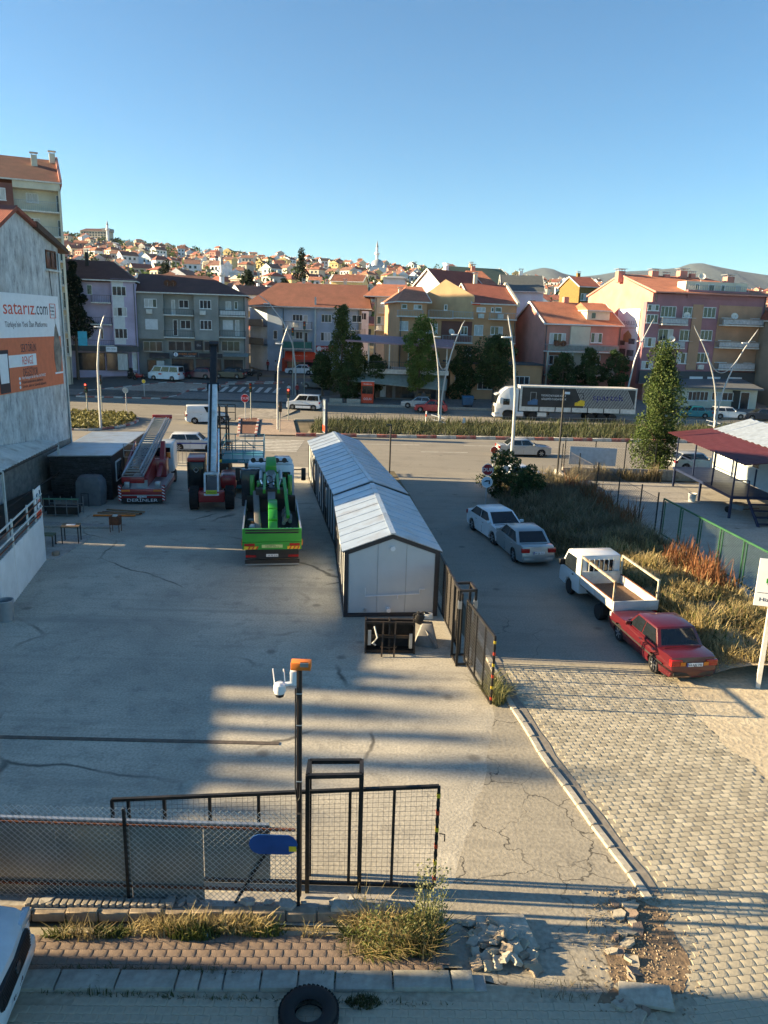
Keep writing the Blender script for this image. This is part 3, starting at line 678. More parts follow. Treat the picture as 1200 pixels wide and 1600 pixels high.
# grey four-storey block
off = lambda u: -.8 if (u < 3.75 or 7.87 < u < 11.2) else 0.
g, L = building('apartment_building', 'plain grey four-storey block with dark tiled roof over shops', 'grey', 11, 13.6, w_grey, off, panel=None, skip=('sign',))
for u0, u1 in ((-.05, 3.75), (7.87, 11.2)): MB().box(u0, u1, -.8, -.003, 7.5, 13.7).obj('bay', w_grey, g)
roof(g, 0, L, -.6, 11, 13.62, 16.3, 0.1, 6, tile_d, .7)
MB().box(11.4, 14.88, -1.08, -1.04, 11.05, 11.6).obj('balcony_panel', shutm, g)
for u0, u1, q0, q1, s, m_ in ((1.61, 4.35, 4.86, 5.6, '', inkblk), (4.83, 8.26, 5.1, 5.83, 'BAŞAK GİYİM', inkblk), (7.82, 8.89, 6.15, 7.37, '', inkblk), (8.4, 11.6, 5.1, 5.7, '', inkblk)):
    sg = MB().box(u0, u1, -.95 if u0 != 7.82 else -1.0, -.82, q0, q1).obj('shop_sign', m_, g)
    if s:
        text(s, .34, orange, sg, (u0 + .75, -.96, q0 + .36), RF, wid=2.4); text('TUHAFİYE', .2, inkwht, sg, (u0 + 1.4, -.96, q0 + .1), RF, wid=1.6)
        MB().lathe([(.3, 0), (.3, .02)], 20, axis='y', c=(u0 + .38, -.975, q0 + .37)).obj('emblem', inkwht, sg); MB().box(u0 + .33, u0 + .43, -.985, -.976, q0 + .2, q0 + .55).obj('emblem_mark', inkblue, sg)
    elif u0 != 8.4: text('— — —' if u0 < 2 else 'OTO\nKUAFÖR', .18, inkwht, sg, (u0 + .3, -.96 if u0 < 2 else -1.01, q0 + (.12 if u0 < 2 else .7)), RF, wid=min(1.8, u1 - u0 - .5))
for x in (4.1, 4.9): dish(g, x, 1.2, 15.0, .5, .2, rust)
tag(g, None, None)
# lavender block
g, L = building('apartment_building', 'lavender block with white window bay and dark awning band', 'lav', 10, 14.8, w_lav, lambda u: -.75 if u > 6.3 else 0., skip=('sign',))
MB().box(6.3, 9.42, -.75, -.003, 6.6, 15.3).obj('bay', w_lav, g); MB().box(6.42, 7.9, -.77, -.752, 6.7, 15.25).obj('bay_panel', shutm, g)
roof(g, 0, L, -.6, 10, 14.95, 17.7, .1, 3.6, tile_d, .5); chimney(g, 2.9, 3, 16.5, 18.8, .45, black)
MB().box(.9, 9.6, -1.3, -.78, 5.73, 6.45).obj('fascia_band', w_dk, g)
sg = MB().box(5.29, 6.73, -1.36, -1.302, 5.68, 6.38).obj('shop_sign', inkwht, g); text('OTO YEDEK', .2, inkblk, sg, (5.4, -1.37, 6.0), RF, wid=1.2)
# blue block with its corner wing
g, L = building('apartment_building', 'pale blue three-storey corner block with red shop awning', 'blue', 12, 12.5, w_blue, skip=('sign', 'awn'), rm=railm, balc=1.2)
MB().prism([(-.003, 0), (-2.4, .4), (-6.2, 6.5), (-4.5, 12), (-.003, 12)], 2.2, 12.45).obj('wing', w_blue, g)
for z in (6.6, 9.5): MB().prism([(-2.4, .25), (-6.4, 6.4), (-7.1, 6.0), (-3, -.3)], z, z + .15).obj('wing_balcony', w_dk, g); MB().prism([(-6.9, 6.1), (-7.0, 6.0), (-3, -.3), (-2.9, -.2)], z + .15, z + 1.1).obj('wing_railing', railm, g)
roof(g, -5.6, L + 1.5, -.2, 12, 12.5, 16.3, 4.5, 1, tile_b, .7)
for x in (2.6, 6.3, 9.4): chimney(g, x, 7, 15, 16.9 + .2 * (x > 8), .5, w_cream)
aw = MB().hexa([(.5, -1.5, 4.6), (5.3, -1.5, 4.6), (5.3, -.1, 5.75), (.5, -.1, 5.75), (.5, -1.5, 4.68), (5.3, -1.5, 4.68), (5.3, -.1, 5.83), (.5, -.1, 5.83)]).obj('awning', inkred, g)
MB().box(.5, 5.3, -1.52, -1.49, 4.3, 4.6).obj('awning_valance', red, aw); text('Vakkaslar', .34, inkwht, aw, (1.9, -.95, 5.1), (rad(52), 0, 0), wid=2.2)
MB().box(0, .75, -.35, -.003, 2.6, 4.75).obj('red_column', inkred, g)
sg = MB().box(5.36, 8.1, -.3, -.1, 5.9, 6.85).obj('shop_sign', red, g); text('PİDE', .6, inkwht, sg, (6.25, -.31, 6.15), RF, wid=1.6); MB().lathe([(.4, 0), (.4, .02)], 20, axis='y', c=(5.85, -.33, 6.35)).obj('emblem', inkwht, sg)
MB().box(5.1, 5.35, -.25, -.003, 2.5, 14.2).obj('flue_pipe', galv, g)
# beige end section with satellite dishes
g, L = building('apartment_building', 'narrow beige block with two satellite dishes on its top balcony', 'beige', 9, 14.4, w_beige, rm=raill, balc=1.2)
roof(g, -1.4, L, 0, 9, 14.4, 16.4, 2, 1, tile_o, .5)
for x in (1.9, 2.9): dish(g, x, -.9, 13.2, .5, -.2)
# orange block with the bare fire wall rising in its middle
g, L = building('apartment_building', 'orange block with bare gable fire wall lit above its roof terrace', 'orange', 11, 11.5, w_or, rm=raill, balc=1.0, panel=None)
MB().box(0, 3.7, .002, 11, 11.5, 13.3).obj('attic_wall', w_or, g); MB().box(10.05, L, .002, 11, 11.5, 13.4).obj('attic_wall', w_or, g)
fw = MB().prism([(0, 11.5), (7.9, 11.5), (7.9, 14.5), (3.7, 16.6), (0, 14.1)], 0, .35, axis='y').obj('fire_wall', wallm('render_amber', (.4, .27, .15)), g, (3.75, 4.6, 0), rad(-36))
MB().prism([(3.7, 5.2), (10.05, .6), (10.05, 11), (3.7, 11)], 11.5, 13.3).obj('attic_wall', w_or, g)
roof(g, -.2, 3.9, 0, 11, 13.3, 15.5, 2.4, 0, tile_o, .5, gable=w_or); roof(g, 10.1, L, .2, 11, 13.4, 16.2, 0, 0, tile_r, .4, gable=w_or)
MB().prism([(-.3, 13.2), (11.2, 13.2), (11.2, 13.7), (5.6, 16.7), (-.3, 13.8)], L - .05, L + .3, axis='x').obj('parapet', w_cream, g)
MB().prism([(3.7, 5.3), (10.05, .8), (10.05, 11), (3.7, 11)], 13.3, 13.5).obj('flat_roof', tile_r, g)
for x, z in ((1.2, 15.2), (8, 16.2), (12, 17.6)): chimney(g, x, 6, z - 1.5, z, .5, w_cream)
MB().hexa([(9.9, -.3, 13.3), (11, -.3, 13.3), (11, .5, 13.5), (9.9, .5, 13.5), (9.9, -.3, 13.45), (11, -.3, 13.45), (11, .5, 13.75), (9.9, .5, 13.75)]).obj('small_roof', inkred, g)
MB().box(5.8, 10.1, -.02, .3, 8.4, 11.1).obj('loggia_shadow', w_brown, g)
dish(g, 7.0, -.7, 9.6, .45, .3)
# small pink house with long terrace
a, rz, L, rows = frame_of('pinks')
g, L = building('terraced_house', 'small pink gabled house with a long terrace balcony on its front', 'pinks', 10.5, 11, w_pink, rm=raill, balc=1.3, panel=M('terrace_panel', (.3, .29, .26), .7))
roof(g, 0, L, 0, 10.5, 11, 13.9, 0, 0, tile_o, .35, gable=w_pink, soff=w_white)
for x in (5.8, 5.2): chimney(g, x, 5.5 + (x - 5.2) * 2, 12.6, 14.8, .7, w_cream if x > 5.5 else w_pink, False)
MB().box(6.3, 9.6, .9, 5, 11.5, 12.9).obj('dormer', w_cream, g); roof(g, 6.3, 9.6, .9, 5.4, 12.9, 13.9, .2, .2, tile_o, .3, name='dormer_roof'); MB().box(7, 7.5, .85, .9, 12, 12.7).obj('dormer_window', wglass, g)
MB().box(3.6, 6.4, -.25, -.003, 4, 10.9).obj('bay', w_cream, g)
for x in (1.2, 2.1): dish(g, x, -1.35, 8.6, .42, -.4, rust)
for u0 in (.05, 3.6): MB().box(u0, u0 + .18, -1.25, -1.07, 2.2, 7.6).obj('terrace_post', w_cream, g)
# big pink and mauve apartment block
g, L = building('apartment_building', 'large mauve apartment block with bare pink gable and red tiled roof', 'pinkb', 19, 15.3, w_purp, lambda u: 0. if u > 1 else -.003, rm=raill, balc=1.1, panel=M('balcony_white', (.5, .52, .55), .6))
MB().prism([(0, 1), (19, 1), (19, 15.3), (9.5, 17.95), (0, 15.3)], -.25, -.003, axis='x').obj('gable_wall', w_pink, g)
MB().box(5.55, 7.0, -.12, -.003, 5.75, 14.1).obj('colour_strip', w_tan, g); MB().box(9.3, 15.6, -.06, -.004, 5.8, 14.1).obj('colour_strip', w_tan, g)
MB().box(-1.2, .75, -.4, .4, 3.8, 14.2).obj('stair_bay', w_purp, g)
for q0, q1 in ((13.1, 13.87), (11.58, 12.65), (8.58, 9.76), (5.75, 6.77)): window(g, -1.05, .55, q0, q1, -.4)
MB().box(-1.2, L, -.5, -.02, 3.9, 5.55).obj('ground_floor_band', w_dk, g)
for u in (6, 8.6, 11.8): MB().box(u, u + 1.9, -.55, -.5, 4.2, 4.9).obj('shop_window', shutm, g)
roof(g, 0, L + .4, -.2, 19, 15.35, 18.0, 0, 4, tile_o, .5, soff=w_pink)
MB().box(4.5, 13.3, -.15, .4, 14.9, 15.9).obj('terrace_parapet', w_purp, g); MB().box(4.4, 13.2, .35, 2.4, 15.3, 17.0).obj('terrace_room', w_cream, g)
for u0, u1, k in ((5.7, 6.3, 'door'), (7.6, 8.5, 'door'), (9.4, 10, 'door'), (11.6, 12.3, 'door')): window(g, u0, u1, 15.5, 16.7, .35, None, 1, None, 'terrace_door')
r_ = MB()
for i in range(30): r_.box(4.6 + i * .295, 4.63 + i * .295, -.1, -.07, 15.9, 16.5)
r_.box(4.6, 13.2, -.11, -.06, 16.48, 16.53); r_.obj('terrace_railing', raill, g)
for x, y, z, w_ in ((-.5, 9, 18.5, 1.0), (4.5, 9, 18.7, 1.0), (8.8, 9, 18.9, 1.1), (10.4, 9, 18.6, .7), (15.5, 8, 18.3, 1.1), (6.2, 8.5, 18.3, .7)): chimney(g, x, y, 17, z, w_, w_pink)
for x, y, z in ((6.9, 1, 17.6), (4.2, -1, 12.6), (2.4, -1, 9.6), (2.2, -1, 6.9), (11, -1, 12.7)): dish(g, x, y, z, .45, -.3)
# banner on the gable of the mauve block
rzb = math.atan2(104 - 101, 49.69 - 33.91)
bn = thing('wall_banner', 'tall white advertising banner hung on the pink gable', 'banner', (33.91 + .27 * math.sin(rzb) * 0, 101, 0), rzb + math.pi / 2)
bn.location.x -= .3 * math.cos(rzb) + 2.4 * math.sin(rzb); bn.location.y -= .3 * math.sin(rzb) - 2.4 * math.cos(rzb)
def onb(*p): return tuple(p)
MB().box(.3, 6.4, 0, .04, 6.6, 13.4).obj('banner_sheet', inkwht, bn)
text('KARABULUT', .8, M('banner_grey', (.2, .21, .24), .6), bn, (5.8, .045, 11.3), (rad(90), 0, rad(180)), wid=5.0); text('MÜHENDİSLİK MİMARLIK', .3, M('banner_tan', (.45, .3, .15), .6), bn, (5.8, .045, 10.8), (rad(90), 0, rad(180)), wid=5.0)
MB().prism([(1.9, 9.0), (4.2, 9.0), (4.2, 10), (3, 10.6), (1.9, 9.9)], .043, .05, axis='y').obj('printed_house', M('print_tan', (.5, .34, .17), .6), bn)
for x0, x1, q0, q1 in ((.9, 2.6, 8.8, 9.5), (3.6, 5.8, 8.6, 9.2), (3.2, 5.8, 7.0, 8.1), (.9, 2.8, 7.2, 8.0)): MB().box(x0, x1, .043, .052, q0, q1).obj('printed_picture', M('print_dark', (.13, .13, .14), .6, var=.6, scale=2), bn)
# low yellow shop in front of the mauve block
g = thing('shop', 'low cream shop with grey flat roof and wide windows', 'shop', (37.82, 98, 0), 0)
MB().box(0, 9.6, 0, 5, .6, 3.65).obj('wall', w_cream, g); rf = MB().hexa([(-.6, -1, 3.75), (9.9, -1, 3.65), (9.6, 5, 4.5), (.3, 5, 4.6), (-.6, -1, 3.95), (9.9, -1, 3.85), (9.6, 5, 4.7), (.3, 5, 4.8)]).obj('roof', M('sheet_grey', (.14, .15, .165), .6), g)
for r in FAC['shop'][3]: window(g, r[1], r[2], r[3], r[4], 0, None, 1 if r[0] == 'door' else None, None, 'door' if r[0] == 'door' else 'window')
MB().box(6.4, 7.4, -.02, .003, 1, 3.5).obj('doorway', black, g)
s_ = MB()
for i in range(24): s_.box(.3 + i * .26, .42 + i * .26, -.03, -.004, 1.05, 2.0)
s_.obj('wall_cladding', w_cream, g)
# brown building at the far right with a shop sign
g = thing('apartment_building', 'dull brown block with a white shop sign and orange awning', 'building', (49.9, 99.5, 0), rad(8))
MB().box(0, 14, 0, 12, 0, 12.2).obj('wall', wallm('render_dull_brown', (.22, .17, .13)), g)
window(g, .9, 1.5, 8.3, 9.2); sg = MB().box(-.6, 6, -.5, -.35, 5.0, 6.6).obj('shop_sign', inkwht, g); text('OTO EKSPERTİZ', .55, inkblk, sg, (-.4, -.51, 5.7), RF, wid=5)
MB().hexa([(-.3, -2.4, 3.2), (8, -2.4, 3.2), (8, -.4, 4), (-.3, -.4, 4), (-.3, -2.4, 3.3), (8, -2.4, 3.3), (8, -.4, 4.1), (-.3, -.4, 4.1)]).obj('awning', orange, g); window(g, 0, 5, 1.0, 3.9, -.01, None, 4, dsteel, 'shopfront')
roof(g, 0, 14, 0, 12, 12.2, 14, 1, 1, tile_r, .4)
# cream tower behind the old gable
g, L = building('apartment_tower', 'tall cream apartment tower with stacked balconies and red roof', 'tall', 14, 25.2, w_cream, rm=raill, balc=.35, skip=('balc', 'win', 'door'))
for k in range(8):
    zf = 22.75 - 2.9 * k
    if zf < 3: break
    balcony(g, 6.7, L - .26, zf, zf + 1.1, 1.3, 0, raill); window(g, 8, 9.4, zf + 1.0, zf + 2.1, 0, 'bright'); window(g, 11.4, 11.95, zf + .1, zf + 2.1, 0, None, 1, None, 'door')
    MB().box(L - .25, L + .02, -1.35, .4, zf - .2, zf + 2.72).obj('fin', w_cream, g)
MB().box(-6, 6.6, -1.3, -.003, 2, 25.6).obj('brown_bay', w_brown, g); MB().box(6.6, L, -1.35, -.003, 25.2, 26.0).obj('cornice', w_cream, g)
for k in range(7): window(g, 4.6, 5.8, 23.6 - 2.9 * k, 25 - 2.9 * k, -1.3, 'bright')
roof(g, -6, L, -1.2, 14, 26, 29.8, 3, 0, tile_b, .3, gable=w_pink)
MB().prism([(-1.5, 25.9), (14.2, 25.9), (14.2, 26.4), (6.4, 30.4), (-1.5, 26.5)], L - .05, L + .25, axis='x').obj('parapet', w_pink, g)
for x, z in ((9.3, 29.9), (11.5, 30.6)): chimney(g, x, 3.6 + (x - 9) * .8, 28.2, z, .7, w_cream)
MB().box(12.8, 13.9, -1.9, -1.7, 6.6, 8.4).obj('blue_sign', M('sign_teal', (.02, .3, .42), .5), g)
# old house with the bare whitewashed gable
g = thing('gable_house', 'old house with bare weathered whitewashed side wall', 'house', (-20, 33, 0), 0)
Y_ = [(1.8, 0), (14.5, 0), (14.5, 14.3), (11.5, 15.15), (9.4, 15.8), (1.8, 11.7)]
MB().prism([(y, z) for y, z in Y_], -13, 0, axis='x').obj('wall', w_old, g)
MB().prism([(9.3, 15.75), (9.3, 15.98), (1.3, 11.6), (1.3, 11.38)], -13.3, .25, axis='x').obj('roof', tile_r, g)
MB().prism([(9.4, 15.9), (11.7, 15.25), (11.7, 15.05), (9.3, 15.72)], -13.3, .25, axis='x').obj('roof', tile_r, g)
MB().prism([(11.4, 15.45), (15.4, 14.3), (15.4, 14.05), (11.4, 15.1)], -13.3, .3, axis='x').obj('eave', M('old_timber', (.09, .055, .04), .8), g)
chimney(g, -3.4, 9.2, 15, 16.9, .7, w_beige)
wn = MB()
for y in (12.75, 13.4, 14.0): wn.box(.0, .06, y, y + .1, 13.1, 14.05)
wn.box(0, .055, 12.75, 14.1, 13.05, 13.15); wn.box(0, .055, 12.75, 14.1, 14.0, 14.08); wn = wn.obj('window', rust, g)
MB().box(-.02, .02, 12.8, 14.05, 13.1, 14.02).obj('pane', wglass, wn); MB().box(0, .25, 12.6, 14.3, 12.9, 12.98).obj('window_ledge', offw, g)
MB().tube([(.05, 13.0, 13), (.06, 13.2, 10.8), (.08, 13.25, 9.6)], .02, 5).obj('cable', black, g); MB().tube([(.06, 14.42, 0), (.06, 14.42, 14)], .06, 8).obj('downpipe', galv, g)
MB().box(.002, .03, 5.5, 14.45, 0, 2.9).obj('cement_patch', M('bare_cement', (.2, .19, .175), .9, var=.3, bump=.4), g)
dish(g, -1.6, 8.9, 17.0, .55, 1.2, rust); MB().tube([(-1.6, 9.2, 15.4), (-1.6, 9.2, 17)], .04, 6).obj('mast', steel, g)
# its advertising banner
bn = thing('billboard_banner', 'huge orange and white advertising banner on the old gable wall', 'banner', (-19.96, 33, 0), 0)
MB().box(0, .04, .2, 13.85, 9.2, 11.5).obj('banner_top', inkwht, bn); MB().box(0, .04, .2, 13.85, 6.35, 9.2).obj('banner_bottom', M('banner_orange', (.64, .16, .07), .6, var=.08), bn)
RB = (rad(90), 0, rad(90)); tdk = M('banner_ink', (.03, .03, .045), .6)
text('satarız', 1.05, inkred, bn, (.045, 7.05, 10.42), RB, wid=3.55); text('.com', 1.05, tdk, bn, (.045, 10.68, 10.42), RB, wid=1.6)
text("Türkiye'nin Yeni İlan Platformu", .42, tdk, bn, (.045, 7.15, 9.75), RB, wid=4.95)
MB().box(.041, .05, 3.6, 10.4, 7.66, 8.3).obj('word_box', inkwht, bn)
text('SEKTÖRÜN', .62, tdk, bn, (.045, 8.66, 8.42), RB, wid=1.8); text('RENGİ', .62, inkred, bn, (.052, 8.68, 7.76), RB, wid=1.25); text('DEĞİŞİYOR', .62, tdk, bn, (.045, 8.7, 7.12), RB, wid=1.75)
for i, s in enumerate(('Her kategoride bir ilan SATARIZ', 'Pazarı canlandıran platform', 'Üretim, alım ve Güvenli alışveriş')): text(s, .22, inkwht if i < 1 else tdk, bn, (.045, 8.5, 6.98 - i * .23), RB, wid=2.9 - .4 * (i == 1)); MB().lathe([(.09, .041), (.09, .05)], 12, axis='x', c=(0, 8.25, 7.03 - i * .23)).obj('bullet', inkwht, bn)
MB().prism([(12.95, 7.1), (13.6, 7.15), (13.85, 8.3), (13.55, 9.3), (13.3, 9.9), (13.1, 9.7), (12.8, 8.6), (12.78, 7.8)], .041, .055, axis='x').obj('printed_figure', M('print_figure', (.2, .17, .14), .7, var=.6, scale=1.6), bn)
MB().box(.041, .05, 12.75, 13.85, 7.0, 7.1).obj('printed_line', inkwht, bn)
bb = MB().bar((.05, 12.6, 11.05), (.05, 13.35, 11.05), .03).bar((.05, 12.6, 10.25), (.05, 13.35, 10.25), .03).bar((.05, 12.6, 10.25), (.05, 12.6, 11.05), .03).bar((.05, 13.35, 10.25), (.05, 13.35, 11.05), .03).obj('speech_bubble', inkred, bn)
for i, s in enumerate(('Satmak', 'iki dakika', 'sürer!')): text(s, .18, tdk, bn, (.045, 12.7, 10.8 - i * .2), RB, wid=.5)
MB().prism([(6.1, 6.4), (7.15, 6.4), (7.2, 8.6), (6.0, 8.6)], .051, .06, axis='x').obj('printed_phone', inkblk, bn); MB().prism([(6.2, 6.9), (7.05, 6.9), (7.08, 8.4), (6.1, 8.4)], .061, .066, axis='x').obj('printed_screen', inkwht, bn)
# neighbouring houses just out of view to the left, whose shade falls over the yard
for nm, y0, y1, h_, x1 in (('neighbour_house', 21.3, 34.2, 5.3, -20.4), ('neighbour_house', 12.2, 20.9, 4.2, -20.6), ('neighbour_house', -9, 10.9, 12, -20)):
    g = thing(nm, {34.2: 'neighbouring house next to the old whitewashed gable', 20.9: 'lower neighbouring house beside the tall trees', 10.9: 'tall neighbouring house across from the parked white van'}[y1], 'house', (0, 0, 0))
    MB().box(x1 - 14, x1, y0, y1, 0, h_).obj('wall', w_cream, g); roof(g, x1 - 14, x1, y0, y1, h_, h_ + 1.1, 3, 3, tile_r, .2)
    for y in np.arange(y0 + 1, y1 - 2, 3): MB().box(x1, x1 + .05, y, y + 1.2, 1.5, 2.9).obj('window', wglass, g)
# cafe with upper terrace
g = thing('cafe', 'two-level corner cafe with mauve terrace roof and sloping awnings', 'cafe', (-3, 97.6, 0), 0)
MB().box(0, 10.4, 0, 6, .6, 4.4).obj('wall', wallm('cafe_wall', (.17, .16, .15)), g); MB().box(.2, 10.6, -1.2, 6, 4.4, 4.9).obj('terrace_slab', offw, g)
MB().hexa([(-2.4, -1.8, 8.25), (10.8, -2.2, 7.7), (11.6, 5, 8.5), (-1.5, 5, 8.9), (-2.4, -1.8, 8.42), (10.8, -2.2, 7.87), (11.6, 5, 8.67), (-1.5, 5, 9.07)]).obj('terrace_roof', M('mauve_sheet', (.3, .2, .23), .6), g)
for x in (.4, 3.0, 5.4, 8.2, 10.2): MB().box(x, x + .16, -1.1, -.94, 4.9, 8.1).obj('terrace_post', offw, g)
balcony(g, .2, 10.6, 4.95, 5.9, .3, -1.0, railm)
MB().hexa([(-2, -2.2, 3.4), (10.3, -2.6, 2.6), (10.5, -1, 3.9), (.2, -.6, 4.5), (-2, -2.2, 3.46), (10.3, -2.6, 2.66), (10.5, -1, 3.96), (.2, -.6, 4.56)]).obj('awning', M('awning_green_grey', (.22, .25, .22), .7), g)
MB().hexa([(-2.3, -.4, 4.2), (-.1, -.9, 4.2), (-.1, -.8, 6.3), (-2.3, -.3, 6.3), (-2.3, -.3, 4.2), (-.1, -.8, 4.2), (-.1, -.7, 6.3), (-2.3, -.2, 6.3)]).obj('side_awning', M('awning_pale_green', (.3, .38, .28), .7), g)
for u in (1.2, 4.0, 6.8): window(g, u, u + 2.4, 1.3, 3.3, 0, 'dark', 3, dsteel, 'shopfront')
# orange low wing behind the street trees
g = thing('low_building', 'low orange block behind the street trees beside the cafe', 'building', (8, 98.6, 0), rad(5))
MB().box(0, 12, 0, 5.2, .7, 5.8).obj('wall', w_or, g)
for u in (.6, 3.6, 8.4): window(g, u, u + 2, 2.6, 4.4, 0)
MB().box(-.2, 12.2, -.3, 5.3, 5.8, 6.0).obj('flat_roof', w_dk, g)
# houses seen over the roofs of the front row, with one unseen shade caster
def backhouse(label, x, y, w, dp, h, rz, wall, tile, zr, hl=0, hr=0, nwin=3, rows_=2):
    g = thing('house', label, 'house', (x, y, 0), rz); MB().box(0, w, 0, dp, 2, h).obj('wall', wall, g)
    roof(g, 0, w, 0, dp, h, zr, hl, hr, tile, .4, gable=wall)
    for r in range(rows_):
        for i in range(nwin): u = (i + .3) * w / nwin; window(g, u, u + 1.2, h - 2.4 - 2.9 * r, h - 1.1 - 2.9 * r)
    chimney(g, w * .5, dp * .6, h, zr + .9, .6, wall); return g
backhouse('house with a bright white gable behind the orange block', 8.3, 113, 9, 9, 14.6, rad(40), w_white, tile_r, 18.4)
backhouse('broad house with dark green roof behind the orange block', 12, 138, 11, 12, 17.6, rad(20), w_or, M('green_roof', (.1, .13, .09), .7), 20.8)
backhouse('pale grey house with slate roof behind the pink house', 17.6, 124, 6.4, 9, 15.9, rad(-4), w_paleb, M('slate_roof', (.1, .11, .11), .7), 18.6, 0, 0, 2)
backhouse('red-roofed house between the fire wall and the slate roof', 10.6, 120, 6, 8, 16.2, rad(8), w_pink, tile_o, 18.8, 2, 2)
backhouse('house under ochre insulation sheets behind the pink gable', 35.9, 150, 4.2, 8, 18.3, rad(15), M('ochre_sheets', (.2, .125, .03), .7, var=.3), tile_r, 20.3)
backhouse('pale blue house above the beige block roof', -1.5, 158, 4.4, 6, 19.3, 0, w_paleb, M('flat_grey', (.3, .3, .3), .7), 19.8, 1, 1, 2, 1)
backhouse('unseen pale house added behind the grey block to shade the blue wing', -44, 121, 17, 11, 12.2, rad(5), w_cream, tile_b, 14.5, 3, 3)  # out of sight, added to cast shade on the blue block's wing
backhouse('white house beyond the blue block roof', -11, 150, 7, 7, 13.5, rad(10), w_white, tile_o, 15.6)
backhouse('yellow-fronted house over the blue block roof', -13, 172, 7, 6, 19, rad(-10), w_yel, tile_b, 20.6)
backhouse('tan block standing past the dull brown block', 66, 104, 16, 11, 13, rad(4), w_tan, tile_o, 15.5, 2, 2, 5, 3); backhouse('white block at the far end of the shopping street', 86, 106, 18, 12, 15, rad(2), w_white, tile_r, 17.5, 3, 3, 6, 4)
# hospital-like block, mosque and minarets on the hillside
zh = hill(-300, 770)
g = thing('hilltop_building', 'long pale institutional block crowning the hill', 'building', (-302, 772, zh - 6), rad(-8))
MB().box(0, 27, 0, 14, 0, 16).obj('wall', w_beige, g); roof(g, 0, 27, 0, 14, 16, 19, 3, 3, tile_d, .8); MB().box(9, 22, -8, -.01, 0, 9).obj('front_wing', w_white, g); MB().box(22, 29, 1, 12, 16.1, 19).obj('roof_room', w_grey, g)
for r in range(3):
    for i in range(9): MB().box(1.2 + i * 2.9, 2.8 + i * 2.9, -.12, -.01, 9.4 + r * 2.2, 10.9 + r * 2.2).obj('window', wglass, g)
def minaret(root, x, y, z, h, r=1.1):
    b = MB(); b.lathe([(r * 1.5, 0), (r * 1.5, h * .1), (r, h * .16), (r, h * .62)], 12, c=(x, y, z)); m_ = b.obj('minaret', w_white, root, smooth=True)
    MB().lathe([(r, h * .62), (r * 1.7, h * .65), (r * 1.7, h * .69), (r * .8, h * .695), (r * .8, h * .82)], 12, c=(x, y, z)).obj('minaret_gallery', w_white, m_); MB().lathe([(r * .9, h * .82), (.02, h)], 12, c=(x, y, z)).obj('minaret_cone', M('lead_grey', (.2, .21, .23), .5), m_)
zm = hill(-10.5, 600)
g = thing('mosque', 'white domed mosque with one minaret on the hill', 'mosque', (-10.5, 600, zm - 1), 0)
MB().box(-7, 7, -6, 6, 0, 9).obj('prayer_hall', w_white, g); MB().lathe([(5.2, 8.9), (5.1, 10.5), (4.4, 12.6), (3, 14.2), (1.2, 15.1), (.02, 15.4)], 20).obj('dome', M('dome_lead', (.4, .43, .45), .4, .3), g, smooth=True)
for sx in (-5.6, 5.6): MB().lathe([(1.8, 8.9), (1.6, 10), (.8, 11), (.02, 11.3)], 12, c=(sx, -4.5, 0)).obj('small_dome', MATS['dome_lead'], g, smooth=True)
minaret(g, -.6, 3, 0, 29, 1.1)
zm = hill(-53, 245); g = thing('mosque', 'slim white minaret of a small mosque over the grey block', 'mosque', (-53.2, 248, zm - 1), 0); MB().box(-6, 5, 2, 12, 0, 7).obj('prayer_hall', w_white, g); minaret(g, 0, 0, 0, 31.3 - zm, .75)
zm = hill(-262, 730); g = thing('mosque', 'grey minaret beside the long hilltop block', 'mosque', (-262, 735, zm - 1), 0); MB().box(-6, 6, 2, 12, 0, 6).obj('prayer_hall', w_white, g); minaret(g, 0, 0, 0, 25, 1.2)
# ---------------------------------------------------------------- the hillside town
walls = {'white': w_white, 'cream': w_cream, 'beige': w_beige, 'pink': w_pink, 'ochre': w_yel, 'grey': wallm('render_pale_grey', (.38, .38, .36)), 'blue': w_paleb}
tiles = {'orange': tilemat('tiles_faded_orange', (.38, .15, .09)), 'red': tilemat('tiles_faded_red', (.3, .1, .07)), 'brown': tilemat('tiles_faded_brown', (.23, .115, .085))}
def house_mesh(w, dp, h, rh, wm, tm, floors):
    b = MB(); b.box(-w / 2, w / 2, -dp / 2, dp / 2, -4, h, 0); o = .4; e = [(-w / 2 - o, -dp / 2 - o, h), (w / 2 + o, -dp / 2 - o, h), (w / 2 + o, dp / 2 + o, h), (-w / 2 - o, dp / 2 + o, h)]
    hp = random.choice((0, 0, w * .3)); r = [(-w / 2 - o + hp, 0, h + rh), (w / 2 + o - hp, 0, h + rh)]
    b.add(e + r, [(0, 1, 5, 4), (2, 3, 4, 5), (3, 2, 1, 0)], 1); b.add([e[3], e[0], r[0]], [(0, 1, 2)], 1 if hp else 0); b.add([e[1], e[2], r[1]], [(0, 1, 2)], 1 if hp else 0)
    for f in range(floors):
        z = .9 + f * 2.8
        for i in range(int(w / 2.6)):
            x = -w / 2 + 1 + i * 2.5
            if x + 1.2 < w / 2: b.box(x, x + 1.2, -dp / 2 - .05, -dp / 2 + .02, z, z + 1.3, 2)
        for i in range(int(dp / 3)):
            y = -dp / 2 + 1 + i * 2.8; b.box(-w / 2 - .05, -w / 2 + .02, y, y + 1.1, z, z + 1.3, 2)
    b.box(w * .2, w * .2 + .6, .5, 1.1, h, h + rh + .7, 0)
    return b.mesh('hill_house', [wm, tm, wglass])
VAR = []
